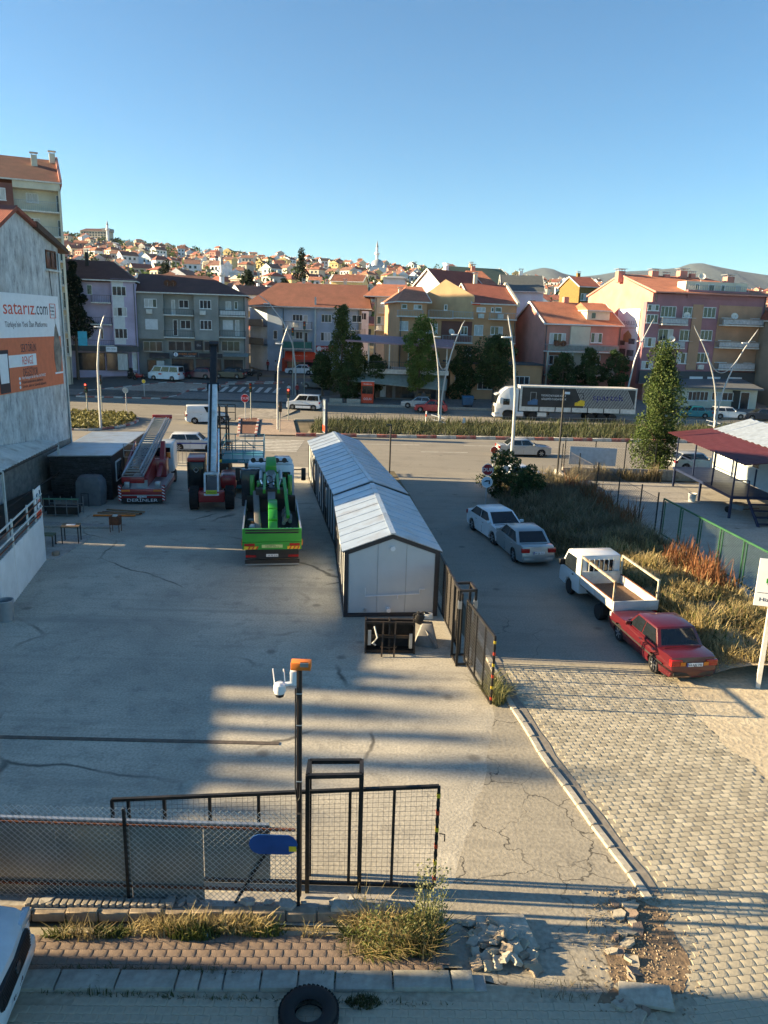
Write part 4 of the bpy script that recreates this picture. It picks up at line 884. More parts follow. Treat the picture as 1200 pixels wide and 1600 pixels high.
for wn_, wk in (('white', 4), ('cream', 4), ('beige', 3), ('pink', 1), ('ochre', 2), ('grey', 2), ('blue', 1)):
    for tn in ('orange', 'red', 'brown'):
        for fl in (1, 2, 3):
            w = random.uniform(5.5, 9); VAR += [(house_mesh(w, random.uniform(5.5, 7.5), 2.8 * fl + .2, random.uniform(1.4, 2.4), walls[wn_], tiles[tn], fl), '%s hillside house of %s under %s roof tiles' % (wn_, ('one storey', 'two storeys', 'three storeys')[fl - 1], tn), fl)] * (wk if fl < 3 else 1)
spots = []
y = 150.
while y < 800:
    st = 6.9 + y * .0078; x = -.75 * y
    while x < .8 * y:
        a = x / y; xx, yy_ = x + random.uniform(-.3, .3) * st, y + random.uniform(-.35, .35) * st * 1.2
        keep = random.random() < .8 and not (-315 < xx < -255 and 740 < yy_ < 800) and not (abs(xx + 10.5) < 12 and 570 < yy_ < 612) and not (abs(xx + 53) < 9 and abs(yy_ - 250) < 16)
        if y < 175 and (8 < xx < 45 or -22 < xx < 6): keep = False
        if keep: spots.append((xx, yy_))
        x += st * 1.15
    y += st * 1.5
def vis(x, y): return abs(x / y) < .54 or (y > 260 and abs(x / y) < .8)
spots = [s for s in spots if vis(*s)]
spots.sort(key=lambda s: s[1] + (1000 if abs(s[0] / s[1]) > .54 else 0))
ind, rest = spots[:300], spots[300:]
for x, y in ind:
    m_, lb, fl = random.choice(VAR); o = link('hill_house', m_, None, (x, y, hill(x, y)), random.choice((0, .5, -.4, 1.57, .9, -.8)) + random.uniform(-.25, .25)); tag(o, lb, 'house', 'houses on the hillside')
B_ = MB(); ml = [w_white, w_cream, w_beige, w_yel, walls['grey'], tiles['orange'], tiles['red'], tiles['brown'], wglass, w_pink, w_paleb]; mx = {m_.name: i for i, m_ in enumerate(ml)}
cache = {}
for x, y in rest:
    m_ = random.choice(VAR)[0]
    if m_.name not in cache: cache[m_.name] = ([v.co[:] for v in m_.vertices], [(tuple(p.vertices), mx[m_.materials[p.material_index].name]) for p in m_.polygons])
    vs, ps = cache[m_.name]; a = random.uniform(-1.6, 1.6); c_, s_ = math.cos(a), math.sin(a); z = hill(x, y); o_ = len(B_.v)
    B_.v += [(x + p[0] * c_ - p[1] * s_, y + p[0] * s_ + p[1] * c_, z + p[2]) for p in vs]
    for q, k in ps: B_.f.append(tuple(i + o_ for i in q)); B_.m.append(k)
me = bpy.data.meshes.new('distant_houses'); me.from_pydata(B_.v, [], B_.f)
for m_ in ml: me.materials.append(m_)
me.polygons.foreach_set('material_index', B_.m); stuff(link('distant_houses', me), 'dense far houses covering the upper hillside', 'houses')
print('hill houses', len(spots))
# ================================================================ VEHICLES  (local frame: +Y forward, X across)
def wheel_mesh(r, w, style):
    t = MB().lathe([(r * .62, -w / 2), (r * .93, -w / 2), (r, -w / 2 + .03), (r, w / 2 - .03), (r * .93, w / 2), (r * .62, w / 2)], 22, axis='x').mesh('tyre', rubber, True)
    b = MB()
    if style == 'alloy':
        b.lathe([(r * .64, -w * .36), (r * .66, w * .40), (r * .58, w * .42), (r * .56, -w * .2)], 22, axis='x'); b.lathe([(.02, w * .1), (r * .16, w * .1), (r * .16, w * .4), (.02, w * .42)], 10, axis='x')
        for i in range(6):
            a = i * math.pi / 3; b.bar((w * .34, r * .1 * math.cos(a), r * .1 * math.sin(a)), (w * .36, r * .6 * math.cos(a), r * .6 * math.sin(a)), .07, .05)
    else:
        b.lathe([(r * .64, -w * .36), (r * .66, w * .4), (r * .6, w * .42), (r * .52, w * .2), (r * .2, w * .24), (r * .18, w * .34), (.02, w * .36)], 18, axis='x')
    return t, b.mesh('rim', galv if style != 'dark' else dsteel, True)
_wm = {}
def wheels(root, xs, ys, r, w=.2, style='alloy', hub=True):
    k = (r, w, style)
    if k not in _wm: _wm[k] = wheel_mesh(*k)
    for y in ys:
        for sx in (-1, 1):
            o = link('wheel', _wm[k][0], root, (sx * xs, y, r), (0, 0, 0 if sx > 0 else math.pi)); link('rim', _wm[k][1], o)
def bil(P, s, t, off):
    a, b, c, d = [Vector(p) for p in P]; p = (a * (1 - s) + b * s) * (1 - t) + (d * (1 - s) + c * s) * t
    n = (b - a).cross(d - a).normalized(); return p + n * off
def panel(P, s0, s1, t0, t1, name, mat, root, off=.008, slant=0.):
    lo = [bil(P, s, t, -.01) for s, t in ((s0, t0), (s1, t0), (s1 - slant, t1), (s0 + slant, t1))]; hi = [bil(P, s, t, off) for s, t in ((s0, t0), (s1, t0), (s1 - slant, t1), (s0 + slant, t1))]
    return MB().hexa(lo + hi).obj(name, mat, root)
SEDAN = dict(L=4.5, W=1.76, H=1.45, belt=.93, hood=.86, trunk=.98, wsb=.95, rf=.25, rr=-1.0, blb=-1.6, ax=(-1.3, 1.38), r=.32)
CARS = {
 'sedan': SEDAN, 'corolla': dict(SEDAN, L=4.62, H=1.44, trunk=1.02, rr=-1.15, blb=-1.85, wsb=1.15, rf=.3, hood=.84),
 'boxy': dict(SEDAN, L=4.35, W=1.66, H=1.42, belt=.88, hood=.82, trunk=.92, wsb=.78, rf=.28, rr=-.92, blb=-1.32, ax=(-1.22, 1.25), r=.3),
 'hatch': dict(SEDAN, L=4.0, W=1.7, H=1.46, wsb=.85, rf=.2, rr=-1.45, blb=-1.85, trunk=.95, ax=(-1.2, 1.25)),
 'wagon': dict(SEDAN, L=4.2, W=1.68, H=1.43, wsb=.8, rf=.25, rr=-1.75, blb=-2.0, trunk=.92, belt=.9, ax=(-1.2, 1.25)),
 'van': dict(SEDAN, L=4.1, W=1.7, H=1.82, belt=1.08, hood=.98, wsb=1.15, rf=.55, rr=-1.9, blb=-2.0, trunk=1.08, ax=(-1.25, 1.3)),
 'doblo': dict(SEDAN, L=4.3, W=1.75, H=1.84, belt=1.1, hood=1.02, wsb=1.25, rf=.6, rr=-2.0, blb=-2.1, trunk=1.1, ax=(-1.3, 1.4)),
 'minibus': dict(SEDAN, L=4.75, W=1.78, H=1.98, belt=1.15, hood=1.1, wsb=1.95, rf=1.35, rr=-2.25, blb=-2.33, trunk=1.15, ax=(-1.35, 1.45), r=.31),
 'bigvan': dict(SEDAN, L=5.6, W=2.05, H=2.3, belt=1.3, hood=1.2, wsb=1.95, rf=1.2, rr=-2.7, blb=-2.78, trunk=1.25, ax=(-1.7, 1.85), r=.36),
}
def car(name, label, loc, rz, kind, pm_, group=None, style='alloy', cat='car', plate=None, rows=2, tz=0., handles=True):
    s = CARS[kind]; L, W, Hh, be, ho, tr = s['L'], s['W'], s['H'], s['belt'], s['hood'], s['trunk']; root = thing(name, label, cat, loc, rz, group)
    h = L / 2; r = s['r']; ra = r + .06
    def arch(yc):
        z0 = .2; a0 = math.asin((z0 - r) / ra); A = np.linspace(a0, math.pi - a0, 9)[::-1]; return [(yc + ra * math.cos(q), r + ra * math.sin(q)) for q in A]
    O = [(-h + .12, .22)] + arch(s['ax'][0]) + arch(s['ax'][1]) + [(h - .14, .2), (h - .02, .3), (h, .52), (h - .05, ho - .12), (h - .2, ho - .03), (h - .45, ho), (s['wsb'] + .1, be), (s['blb'] - .02, be + .01), (-h + .3, tr), (-h + .08, tr - .04), (-h + .02, .62), (-h, .52), (-h + .02, .34)]
    cy, cz = 0, .55
    def hw(y, z):
        k = W / 2
        if z > .62: k *= 1 - .07 * min(1, (z - .62) / .4)
        if z < .35: k *= 1 - .05 * (.35 - z) / .15
        q = abs(y) / h
        if q > .62: k *= 1 - .13 * ((q - .62) / .38) ** 2
        return k
    b = MB(); n = len(O); rings = []
    for sgn, ins, dx in ((-1, .03, 0), (-1, 0, .05), (0, 0, 0), (1, 0, .05), (1, .03, 0)):
        ring = []
        for y, z in O:
            yy_, zz = y + (cy - y) * ins * .35, z + (cz - z) * ins * 1.3
            x = sgn * (hw(y, z) - dx); zc = zz + (.025 if sgn == 0 and z > .6 else 0); yc = yy_ + ((.05 if y > 0 else -.05) if sgn == 0 and abs(y) > h * .9 else 0)
            ring.append((x, yc, zc))
        rings.append(ring); b.v += ring
    for k in range(4):
        for i in range(n): a = k * n + i; c = k * n + (i + 1) % n; b.f.append((a, c, c + n, a + n)); b.m.append(0)
    b.f.append(tuple(range(n))); b.f.append(tuple(range(4 * n, 5 * n))[::-1]); b.m += [0, 0]
    b.obj('body', pm_, root, smooth=True)
    wb, wr = hw(0, be) - .02, (W / 2) * .78 if kind not in ('van', 'doblo', 'minibus', 'bigvan') else (W / 2) * .86
    B = [(-wb, s['blb'], be - .01), (wb, s['blb'], be - .01), (wb, s['wsb'], be - .01), (-wb, s['wsb'], be - .01)]
    T = [(-wr, s['rr'], Hh - .03), (wr, s['rr'], Hh - .03), (wr, s['rf'], Hh - .02), (-wr, s['rf'], Hh - .02)]
    gb = MB(); mid = [((B[i][0] + T[i][0]) / 2 + (.03 if i in (1, 2) else -.03), (B[i][1] + T[i][1]) / 2 + (.04 if i > 1 else -.03), (B[i][2] + T[i][2]) / 2) for i in range(4)]
    cr = [(-wr * .5, s['rr'] + .15, Hh + .01), (wr * .5, s['rr'] + .15, Hh + .01), (wr * .5, s['rf'] - .15, Hh + .015), (-wr * .5, s['rf'] - .15, Hh + .015)]
    gb.add(B + T + cr, [(0, 1, 5, 4), (1, 2, 6, 5), (2, 3, 7, 6), (3, 0, 4, 7), (4, 5, 9, 8), (5, 6, 10, 9), (6, 7, 11, 10), (7, 4, 8, 11), (8, 9, 10, 11), (3, 2, 1, 0)])
    gb.obj('cabin', pm_, root, bevel=.035, seg=2)
    panel([B[2], B[3], T[3], T[2]], .06, .94, .08, .92, 'windshield', glass, root, slant=.015)
    panel([B[0], B[1], T[1], T[0]], .08, .92, .12, .9, 'rear_window', glass, root, slant=.015)
    cuts = {2: ((.05, .5), (.53, .93)), 3: ((.04, .33), (.36, .64), (.67, .95)), 1: ((.62, .95),)}[rows]
    for Pn, fl in (([B[1], B[2], T[2], T[1]], 0), ([B[3], B[0], T[0], T[3]], 1)):
        for c0, c1 in cuts:
            if fl: c0, c1 = 1 - c1, 1 - c0
            panel(Pn, c0, c1, .1, .88, 'side_window', glass, root, off=.01)
    for sx in (-1, 1):
        hx = hw(h * .9, .7)
        MB().box(sx * (hx - .02), sx * (hx - .42), h - .14, h - .015, ho - .24, ho - .08).obj('headlight', lens, root, bevel=.02)
        MB().box(sx * (hx - .0), sx * (hx - .38), -h - .0, -h + .16, tr - .3, tr - .1).obj('tail_light', lampred, root, bevel=.02)
        m_ = MB().box(sx * (wb + .0), sx * (wb + .2), s['wsb'] - .3, s['wsb'] - .18, be + .02, be + .16).obj('side_mirror', pm_, root, bevel=.03)
        if handles:
            for y in (s['wsb'] - 1.05, s['wsb'] - 1.9): MB().box(sx * (hw(0, .82) - .0), sx * (hw(0, .82) + .025), y - .08, y + .08, be - .15, be - .12).obj('door_handle', chrome, root)
            sm = MB()
            for y in (s['wsb'] - .15, s['wsb'] - 1.1, s['wsb'] - 2.0): sm.box(sx * (hw(0, .6) - .03), sx * (hw(0, .6) + .003), y - .006, y + .006, .3, .64)
            sm.obj('door_seam', black, root)
    gr = MB().box(-.42, .42, h - .05, h + .005, .45, .62).obj('grille', black, root)
    if kind in ('sedan', 'corolla', 'boxy', 'hatch', 'wagon'):
        ws = W * .4; yb = s['wsb'] + .14; MB().bar((-ws, yb, be + .03), (ws, yb, be + .03), .012, .03).obj('bonnet_seam', black, root); MB().bar((-.55, yb + .03, be + .035), (.1, yb - .28, be + .26), .02).obj('wiper', black, root)
        if kind not in ('hatch', 'wagon'): MB().bar((-ws * .92, s['blb'] - .12, be + .028), (ws * .92, s['blb'] - .12, be + .028), .012, .025).obj('boot_seam', black, root)
        MB().bar((-W * .36, -h + .012, .64), (W * .36, -h + .012, .64), .01, .012).obj('bumper_seam', black, root)
    MB().box(-W * .4, W * .4, -h - .02, -h + .1, .3, .45).obj('rear_bumper', dsteel if kind == 'boxy' else pm_, root, bevel=.03)
    MB().box(-W * .4, W * .4, h - .1, h + .02, .28, .4).obj('front_bumper', dsteel if kind in ('boxy', 'doblo') else pm_, root, bevel=.03)
    for yy_, rot in ((-h - .03, RF), (h + .03, (rad(90), 0, rad(180)))):
        zpl = .68 if yy_ < 0 else .42
        pl_ = MB().box(-.26, .26, min(yy_, yy_ * .995), max(yy_, yy_ * .995), zpl - .055, zpl + .06).obj('licence_plate', inkwht, root)
        if plate and yy_ < 0: text(plate, .1, inkblk, pl_, (-.2, yy_ - .004, zpl - .035), rot, wid=.42); MB().box(-.26, -.215, yy_ - .003, yy_, zpl - .055, zpl + .06).obj('plate_band', inkblue, pl_)
        elif plate: text(plate, .1, inkblk, pl_, (.2, yy_ + .004, zpl - .035), rot, wid=.42)
    MB().box(-W * .42, W * .42, -h * .85, h * .85, .14, .3).obj('underbody', black, root)
    wheels(root, W / 2 - .12, s['ax'], r, .2, style)
    return root
p_white = paint('paint_white', (.66, .68, .7)); p_silver = paint('paint_silver', (.36, .39, .4), .6); p_lsilver = paint('paint_light_silver', (.45, .47, .48), .5); p_red = paint('paint_deep_red', (.075, .004, .008)); p_bred = paint('paint_bright_red', (.42, .012, .015)); p_wine = paint('paint_wine', (.13, .01, .03))
p_dark = paint('paint_black', (.015, .018, .022)); p_teal = paint('paint_teal', (.01, .22, .25)); p_navy = paint('paint_navy', (.012, .02, .045))
c = car('parked_car', 'white saloon parked nose out behind the silver saloon', (5.85, 37.7, .004), rad(196), 'corolla', p_white, plate='64 ABK 27')
c = car('parked_car', 'silver saloon parked behind the white flatbed pickup', (6.6, 34.8, .004), rad(11), 'sedan', p_silver, plate='64 EA 913')
rc = car('parked_car', 'old dark red boxy saloon parked last in the row by the weeds', (9.25, 23.4, .03), rad(9), 'boxy', p_red, plate='64 AAJ 743')
text('Sevgi Papatya Gibi Temiz', .1, inkwht, rc, (-.42, -1.235, .97), (rad(42), 0, 0), 'window_sticker', wid=.84)
for sx in (-1, 1):
    MB().box(sx * .815, sx * .835, -1.75, 1.75, .5, .56).obj('side_trim', dsteel, rc); MB().box(sx * .46, sx * .3, -2.19, -2.17, .64, .76).obj('reversing_light', lamporange, rc)
c = car('passing_car', 'silver saloon driving along the near carriageway', (11.6, 63.4, .01), rad(-86), 'sedan', p_lsilver)
c = car('parked_car', 'silver hatchback parked beyond the poplar beside the cabin', (24.4, 58.8, .01), rad(-84), 'hatch', p_lsilver)
c = car('parked_car', 'white car half hidden behind the weeds at the junction', (9.3, 51.0, .01), rad(-75), 'boxy', p_white)
c = car('parked_car', 'white estate taxi with blue stripes parked behind the forklift', (-15.6, 61.2, .01), rad(-84), 'wagon', p_white)
for sx in (-1, 1): MB().box(sx * .838, sx * .85, -1.9, 1.9, .62, .72).obj('side_stripe', inkblue, c)
MB().box(-.75, .75, 1.2, 1.9, .93, .945).obj('bonnet_stripe', inkblue, c)
c = car('delivery_van', 'white panel van waiting at the junction by the telehandler boom', (-18.6, 78.0, .01), rad(-72), 'doblo', p_white, cat='van', rows=1); MB().box(-.9, .9, -2.19, -2.16, .66, .82).obj('rear_trim', black, c)
c = car('delivery_van', 'white window van crossing the far carriageway', (-10.0, 91.4, zt(91.4)), rad(86), 'van', p_white, cat='van')
for sx in (-1, 1): MB().box(sx * .82, sx * .86, -1.4, 1.3, .52, .64).obj('side_trim', dsteel, c)
c = car('minibus', 'white minibus parked outside the shops of the grey block', (-30.6, 105.4, zt(105.2)), rad(76), 'minibus', p_white, cat='minibus', rows=3); MB().box(-.9, -.88, .2, .65, .8, .98).obj('side_badge', inkred, c)
c = car('parked_car', 'wine red car parked behind the white minibus', (-26.4, 107.2, zt(107)), rad(80), 'hatch', p_wine); c = car('parked_car', 'black car parked past the wine red car', (-22.3, 107.9, zt(107.6)), rad(82), 'sedan', p_dark)
c = car('parked_car', 'white saloon parked below the red shop awning', (-13.2, 115.4, 2.72), rad(88), 'sedan', p_white); c = car('parked_car', 'dark car under the trees by the red kiosk', (-9.6, 103, zt(103)), rad(80), 'hatch', p_navy)
c = car('passing_car', 'bright red hatchback driving on the far carriageway', (5.3, 92.0, zt(91.9)), rad(86), 'hatch', p_bred); c = car('parked_car', 'silver car stopped beside the bright red hatchback', (4.0, 94.0, zt(93.6)), rad(82), 'sedan', p_lsilver)
c = car('parked_car', 'teal car parked in front of the low cream shop', (37.6, 93.3, zt(93)), rad(88), 'boxy', p_teal); c = car('parked_car', 'white estate parked beside the teal car', (41.9, 93.3, zt(93)), rad(-92), 'wagon', p_white); c = car('parked_car', 'dark navy saloon parked beside the white estate', (45.8, 93, zt(92.6)), rad(88), 'sedan', p_navy)
# white van whose nose reaches into the foreground
v = car('panel_van', 'white panel van with black grille parked on the pavers beside the kerb', (-8.2, 9.05, .01), rad(-82), 'bigvan', p_white, cat='van', plate='64 FB 518', rows=1)
h = 2.8
gr = MB().box(-.62, .62, h - .1, h + .045, .62, .98).obj('front_grille', black, v, bevel=.03)
for i in range(6): MB().box(-.6, .6, h + .046, h + .058, .65 + i * .055, .672 + i * .055).obj('grille_bar', dsteel, gr)
MB().lathe([(.09, h + .05), (.09, h + .07)], 16, axis='y', c=(0, 0, .82)).obj('badge', chrome, gr); MB().box(-.95, .95, h - .3, h + .03, .3, .6).obj('lower_bumper', p_white, v, bevel=.08); MB().box(-.5, .5, h + .03, h + .045, .6, .63).obj('bumper_line', chrome, v)
for sx in (-1, 1): MB().prism([(h - .05, .72), (h - .75, .95), (h - .72, 1.12), (h - .1, .96)], sx * .62, sx * .97, axis='x').obj('corner_headlight', lens, v, bevel=.03)
# ---------------------------------------------------------------- white flatbed pickup
pk_w = M('worn_white', (.55, .555, .54), .55, var=.12, dirt=(.33, .25, .18), scale=1.6)
t = thing('flatbed_pickup', 'white flatbed pickup with rusty rail frame over its bed', 'pickup', (8.65, 28.0, .004), rad(10))
bx = MB(); W_ = .84
prof = [(2.35, .35), (2.36, .75), (2.28, 1.0), (1.62, 1.86), (1.3, 1.95), (.42, 1.93), (.38, .9), (.38, .35), (1.05, .33), (1.12, .6), (1.4, .72), (1.68, .6), (1.75, .33)]
for sx in (1,): bx.prism(prof, -W_, W_, axis='x')
bx.obj('cab', p_white, t, bevel=.05)
MB().hexa([(-.72, 2.2, 1.12), (.72, 2.2, 1.12), (.72, 2.23, 1.12), (-.72, 2.23, 1.12), (-.66, 1.7, 1.8), (.66, 1.7, 1.8), (.66, 1.735, 1.8), (-.66, 1.735, 1.8)]).obj('windshield', glass, t)
rw = MB().box(-.55, .55, .355, .378, 1.28, 1.75).obj('rear_window', glass, t); 
for x in np.linspace(-.5, .5, 6): MB().box(x - .02, x + .02, .31, .335, 1.22, 1.8).obj('window_guard_bar', pk_w, rw)
for sx in (-1, 1):
    MB().prism([(.75, 1.1), (2.0, 1.1), (1.6, 1.72), (.75, 1.74)], sx * (W_ - .01), sx * (W_ + .012), axis='x').obj('side_window', glass, t); MB().box(sx * W_, sx * (W_ + .22), 1.85, 2.0, 1.1, 1.35).obj('side_mirror', black, t, bevel=.03)
    MB().box(sx * .5, sx * .8, 2.3, 2.38, .62, .8).obj('headlight', lens, t); MB().box(sx * (W_ + .002), sx * (W_ + .02), .95, 1.08, .95, 1.0).obj('door_handle', black, t)
    sd = MB().box(sx * .82, sx * .86, -2.55, .3, .82, 1.16).obj('side_panel', pk_w, t); MB().box(sx * .861, sx * .872, -2.5, .25, .93, 1.04).obj('pressing', pk_w, sd); MB().box(sx * .815, sx * .865, -2.55, .3, 1.16, 1.19).obj('top_edge', rust, sd)
    fr = MB(); x = sx * .84
    fr.bar((x, .28, .8), (x, .28, 1.95), .06).bar((x, -2.5, .8), (x, -2.5, 1.86), .06).bar((x, .3, 1.93), (x, -2.53, 1.86), .07)
    fr.obj('rail_frame', M('rusty_cream', (.45, .4, .3), .7, var=.3, dirt=(.2, .09, .04), scale=4), t)
    MB().box(sx * .82, sx * .5, -2.62, -2.56, .62, .76).obj('tail_light', lampred, t); MB().box(sx * .5, sx * .42, -2.62, -2.56, .62, .76).obj('indicator', lamporange, t)
    MB().hexa([(sx * .55, -1.75, .3), (sx * .8, -1.75, .3), (sx * .8, -1.7, .3), (sx * .55, -1.7, .3), (sx * .55, -1.75, .72), (sx * .8, -1.75, .72), (sx * .8, -1.7, .72), (sx * .55, -1.7, .72)]).obj('mud_flap', rubber, t)
MB().box(-.82, .82, -2.55, .3, .76, .81).obj('bed_floor', M('bed_boards', (.17, .1, .06), .8, var=.4, scale=6, stretch=(6, 1, 1)), t); MB().box(-.83, .83, .28, .34, .8, 1.3).obj('headboard', pk_w, t)
hb = MB()
for z in (.9, 1.0, 1.1, 1.2): hb.box(-.8, .8, .262, .279, z, z + .05)
hb.obj('headboard_rib', pk_w, t)
tg = MB().box(-.86, .86, -2.6, -2.55, .8, 1.16).obj('tailgate', pk_w, t); MB().box(-.8, .8, -2.613, -2.601, .9, 1.05).obj('pressing', pk_w, tg)
pl_ = MB().box(-.26, .26, -2.63, -2.61, .62, .74).obj('licence_plate', inkwht, t); text('64 BR 408', .1, inkblk, pl_, (-.2, -2.635, .645), RF, wid=.42)
MB().box(-.5, .5, -2.4, 1.2, .45, .7).obj('chassis', dsteel, t); wheels(t, .7, (1.4,), .32, .19, 'dark'); wheels(t, .68, (-1.35,), .3, .3, 'dark')
# ---------------------------------------------------------------- articulated lorry
t = thing('articulated_lorry', 'white tractor unit hauling a curtain trailer with forklift print', 'lorry', (12.6, 89.6, 0), rad(1.2))
# local: +X to the rear of the lorry here, cab at the left, near side is -Y
cab = MB().prism([(0, .5), (-.05, 1.4), (.12, 2.1), (.3, 2.75), (.75, 3.35), (1.3, 3.75), (2.3, 3.85), (2.3, 1.1), (2.15, .95), (1.95, 1.12), (1.4, 1.2), (.95, 1.05), (.75, .5)], -1.2, 1.2, axis='y').obj('cab', p_white, t, bevel=.08)
MB().box(.85, 1.6, -1.23, -1.19, 1.75, 2.45).obj('side_window', glass, t, bevel=.02); MB().hexa([(.0, -1.05, 1.85), (.0, 1.05, 1.85), (.06, 1.05, 1.85), (.06, -1.05, 1.85), (.28, -1.0, 2.75), (.28, 1, 2.75), (.34, 1, 2.75), (.34, -1, 2.75)]).obj('windshield', glass, t)
MB().hexa([(-.02, -1.1, 2.8), (-.02, 1.1, 2.8), (.3, 1.1, 2.95), (.3, -1.1, 2.95), (.0, -1.1, 2.9), (0, 1.1, 2.9), (.35, 1.1, 3.05), (.35, -1.1, 3.05)]).obj('sun_visor', p_white, t); MB().box(.35, .6, -1.5, -1.22, 1.9, 2.6).obj('side_mirror', p_white, t, bevel=.05)
MB().box(-.12, -.04, -.9, .9, .75, 1.5).obj('grille', dsteel, t); MB().box(-.1, .5, -1.22, -1.0, .6, .9).obj('headlight', lens, t, bevel=.03); MB().box(-.1, .9, -1.21, 1.21, .3, .6).obj('bumper', p_white, t, bevel=.05)
MB().box(1.0, 6.5, -.5, .5, .6, .95).obj('chassis', dsteel, t); MB().box(2.35, 3.3, -1.22, -.7, .45, 1.0).obj('fuel_tank', p_white, t, bevel=.08); MB().box(4.95, 6.0, -1.2, -.8, .5, .95).obj('side_box', offw, t)
MB().box(2.3, 2.6, -1.15, 1.15, 1.0, 3.6).obj('cab_fairing', p_white, t)
tr_ = MB().box(2.75, 16.4, -1.24, 1.24, 1.1, 1.45).obj('trailer_frame', offw, t); MB().box(2.75, 16.4, -1.25, 1.25, 3.85, 4.0).obj('trailer_roof', offw, t); MB().box(2.76, 16.39, -1.21, 1.21, 1.45, 3.85).obj('trailer_body', offw, t)
cu = MB().box(3.0, 16.2, -1.245, -1.212, 1.62, 3.82).obj('side_curtain', M('curtain_charcoal', (.03, .03, .032), .5, var=.5, scale=.5), t)
st = MB()
for i in range(34): x = 10.3 + i * .18; st.hexa([(x, -1.255, 1.62), (x + .08, -1.255, 1.62), (x + .08, -1.246, 1.62), (x, -1.246, 1.62), (x - 1.1, -1.255, 3.8), (x - 1.02, -1.255, 3.8), (x - 1.02, -1.246, 3.8), (x - 1.1, -1.246, 3.8)])
st.obj('printed_stripe', M('print_silver', (.4, .4, .39), .6), cu)
text('spartek', 1.05, M('print_navy', (.03, .03, .16), .5), cu, (11.2, -1.26, 2.55), RF, wid=3.6); text('YÜKÜNÜZ NE KADAR AĞIRSA', .32, inkwht, cu, (5.2, -1.26, 2.85), RF, wid=2.9); text('GÖLGEMİZ O KADAR BÜYÜK', .32, inkwht, cu, (5.25, -1.26, 2.45), RF, wid=2.9)
def flift(x, m_):   # forklift pictures printed on the curtain
    f = MB(); f.prism([(x, 1.85), (x + 1.15, 1.85), (x + 1.15, 2.45), (x + .7, 2.55), (x + .25, 2.3), (x, 2.2)], -1.262, -1.247, axis='y'); f.obj('printed_forklift', m_, cu)
    g_ = MB(); g_.box(x + .25, x + .32, -1.262, -1.247, 2.2, 3.3).box(x + .9, x + .97, -1.262, -1.247, 2.4, 3.3).box(x + .25, x + .97, -1.262, -1.247, 3.25, 3.32); g_.obj('printed_mast', inkblk if m_ is yellow else steel, cu)
flift(3.7, M('print_blue', (.05, .13, .26), .5)); flift(9.2, yellow)
for y in (.9, 4.2): wheels(t, 0, (), .5)
def lwheel(x, y): 
    k = (.5, .3, 'steel')
    if k not in _wm: _wm[k] = wheel_mesh(*k)
    o = link('wheel', _wm[k][0], t, (x, y, .5), (0, 0, rad(-90) if y < 0 else rad(90))); link('rim', _wm[k][1], o)
for x in (1.4, 4.4, 11.2, 12.5, 13.8):
    for y in (-1.05, 1.05): lwheel(x, y)
for i in range(6): MB().box(5 + i * 1.9, 5.12 + i * 1.9, -1.25, -1.24, 1.1, 1.62).obj('strap', black, cu)
# ---------------------------------------------------------------- green crane lorry seen from behind
gp = paint('paint_green', (.03, .3, .03)); t = thing('crane_lorry', 'green dropside lorry with folded loader crane behind its cab', 'lorry', (-4.85, 31.7, 0), rad(9))
Wt = 1.28
MB().box(-Wt, Wt, 0, 5.6, 1.0, 1.12).obj('bed_floor', M('bed_steel', (.06, .06, .065), .6, .3), t)
tg = MB().box(-Wt, Wt, -.06, 0, 1.12, 1.72).obj('tailgate', gp, t); MB().box(-1.15, 1.15, -.075, -.061, 1.5, 1.58).obj('tailgate_rib', black, tg); MB().box(-1.15, 1.15, -.075, -.061, 1.62, 1.68).obj('tailgate_rib', black, tg)
MB().box(-Wt, Wt, -.08, 0, .78, 1.11).obj('rear_beam', gp, t)
for sx in (-1, 1):
    sp_ = MB().box(sx * (Wt - .05), sx * Wt, .003, 5.6, 1.12, 1.62).obj('side_board', gp, t); MB().box(sx * (Wt - .06), sx * (Wt + .01), .003, 5.6, 1.62, 1.68).obj('top_rail', galv, sp_)
    MB().box(sx * 1.2, sx * .75, -.12, -.081, .95, 1.06).obj('tail_light', lampred, t); hz = MB().box(sx * 1.22, sx * .65, -.11, -.081, .8, .93).obj('hazard_board', yellow, t)
    for k in range(3): x = sx * (.72 + k * .17); MB().hexa([(x, -.116, .8), (x + .07, -.116, .8), (x + .07, -.111, .8), (x, -.111, .8), (x + .07, -.116, .93), (x + .14, -.116, .93), (x + .14, -.111, .93), (x + .07, -.111, .93)]).obj('hazard_stripe', inkred, hz)
    MB().box(sx * 1.15, sx * .7, -.05, .0, .42, .52).obj('lower_light', lampred, t); MB().box(sx * 1.29, sx * 1.33, .1, .25, .9, 1.15).obj('side_marker', orange, t)
MB().box(-1.15, 1.15, -.04, .1, .35, .78).obj('underrun_panel', black, t); MB().box(-1.18, 1.18, -.1, .02, .12, .3).obj('bumper', dsteel, t); MB().box(-1.18, 1.18, -.12, -.1, .08, .14).obj('bumper_strip', galv, t)
sg = MB().box(-.45, .45, -.1, -.081, .86, 1.0).obj('vehicle_sign', M('sign_lime', (.5, .6, .25), .5), t); text('64 DERİN\nUZUN ARAÇ', .06, inkblk, sg, (-.3, -.105, .94), RF, wid=.6)
pl_ = MB().box(-.26, .26, -.07, -.045, .44, .56).obj('licence_plate', inkwht, t); text('64 FE 318', .1, inkblk, pl_, (-.2, -.075, .465), RF, wid=.42)
MB().box(-.45, .45, .3, 9.4, .5, .98).obj('chassis', dsteel, t); wheels(t, 1.02, (1.4, 2.7, 8.2), .5, .3, 'steel')
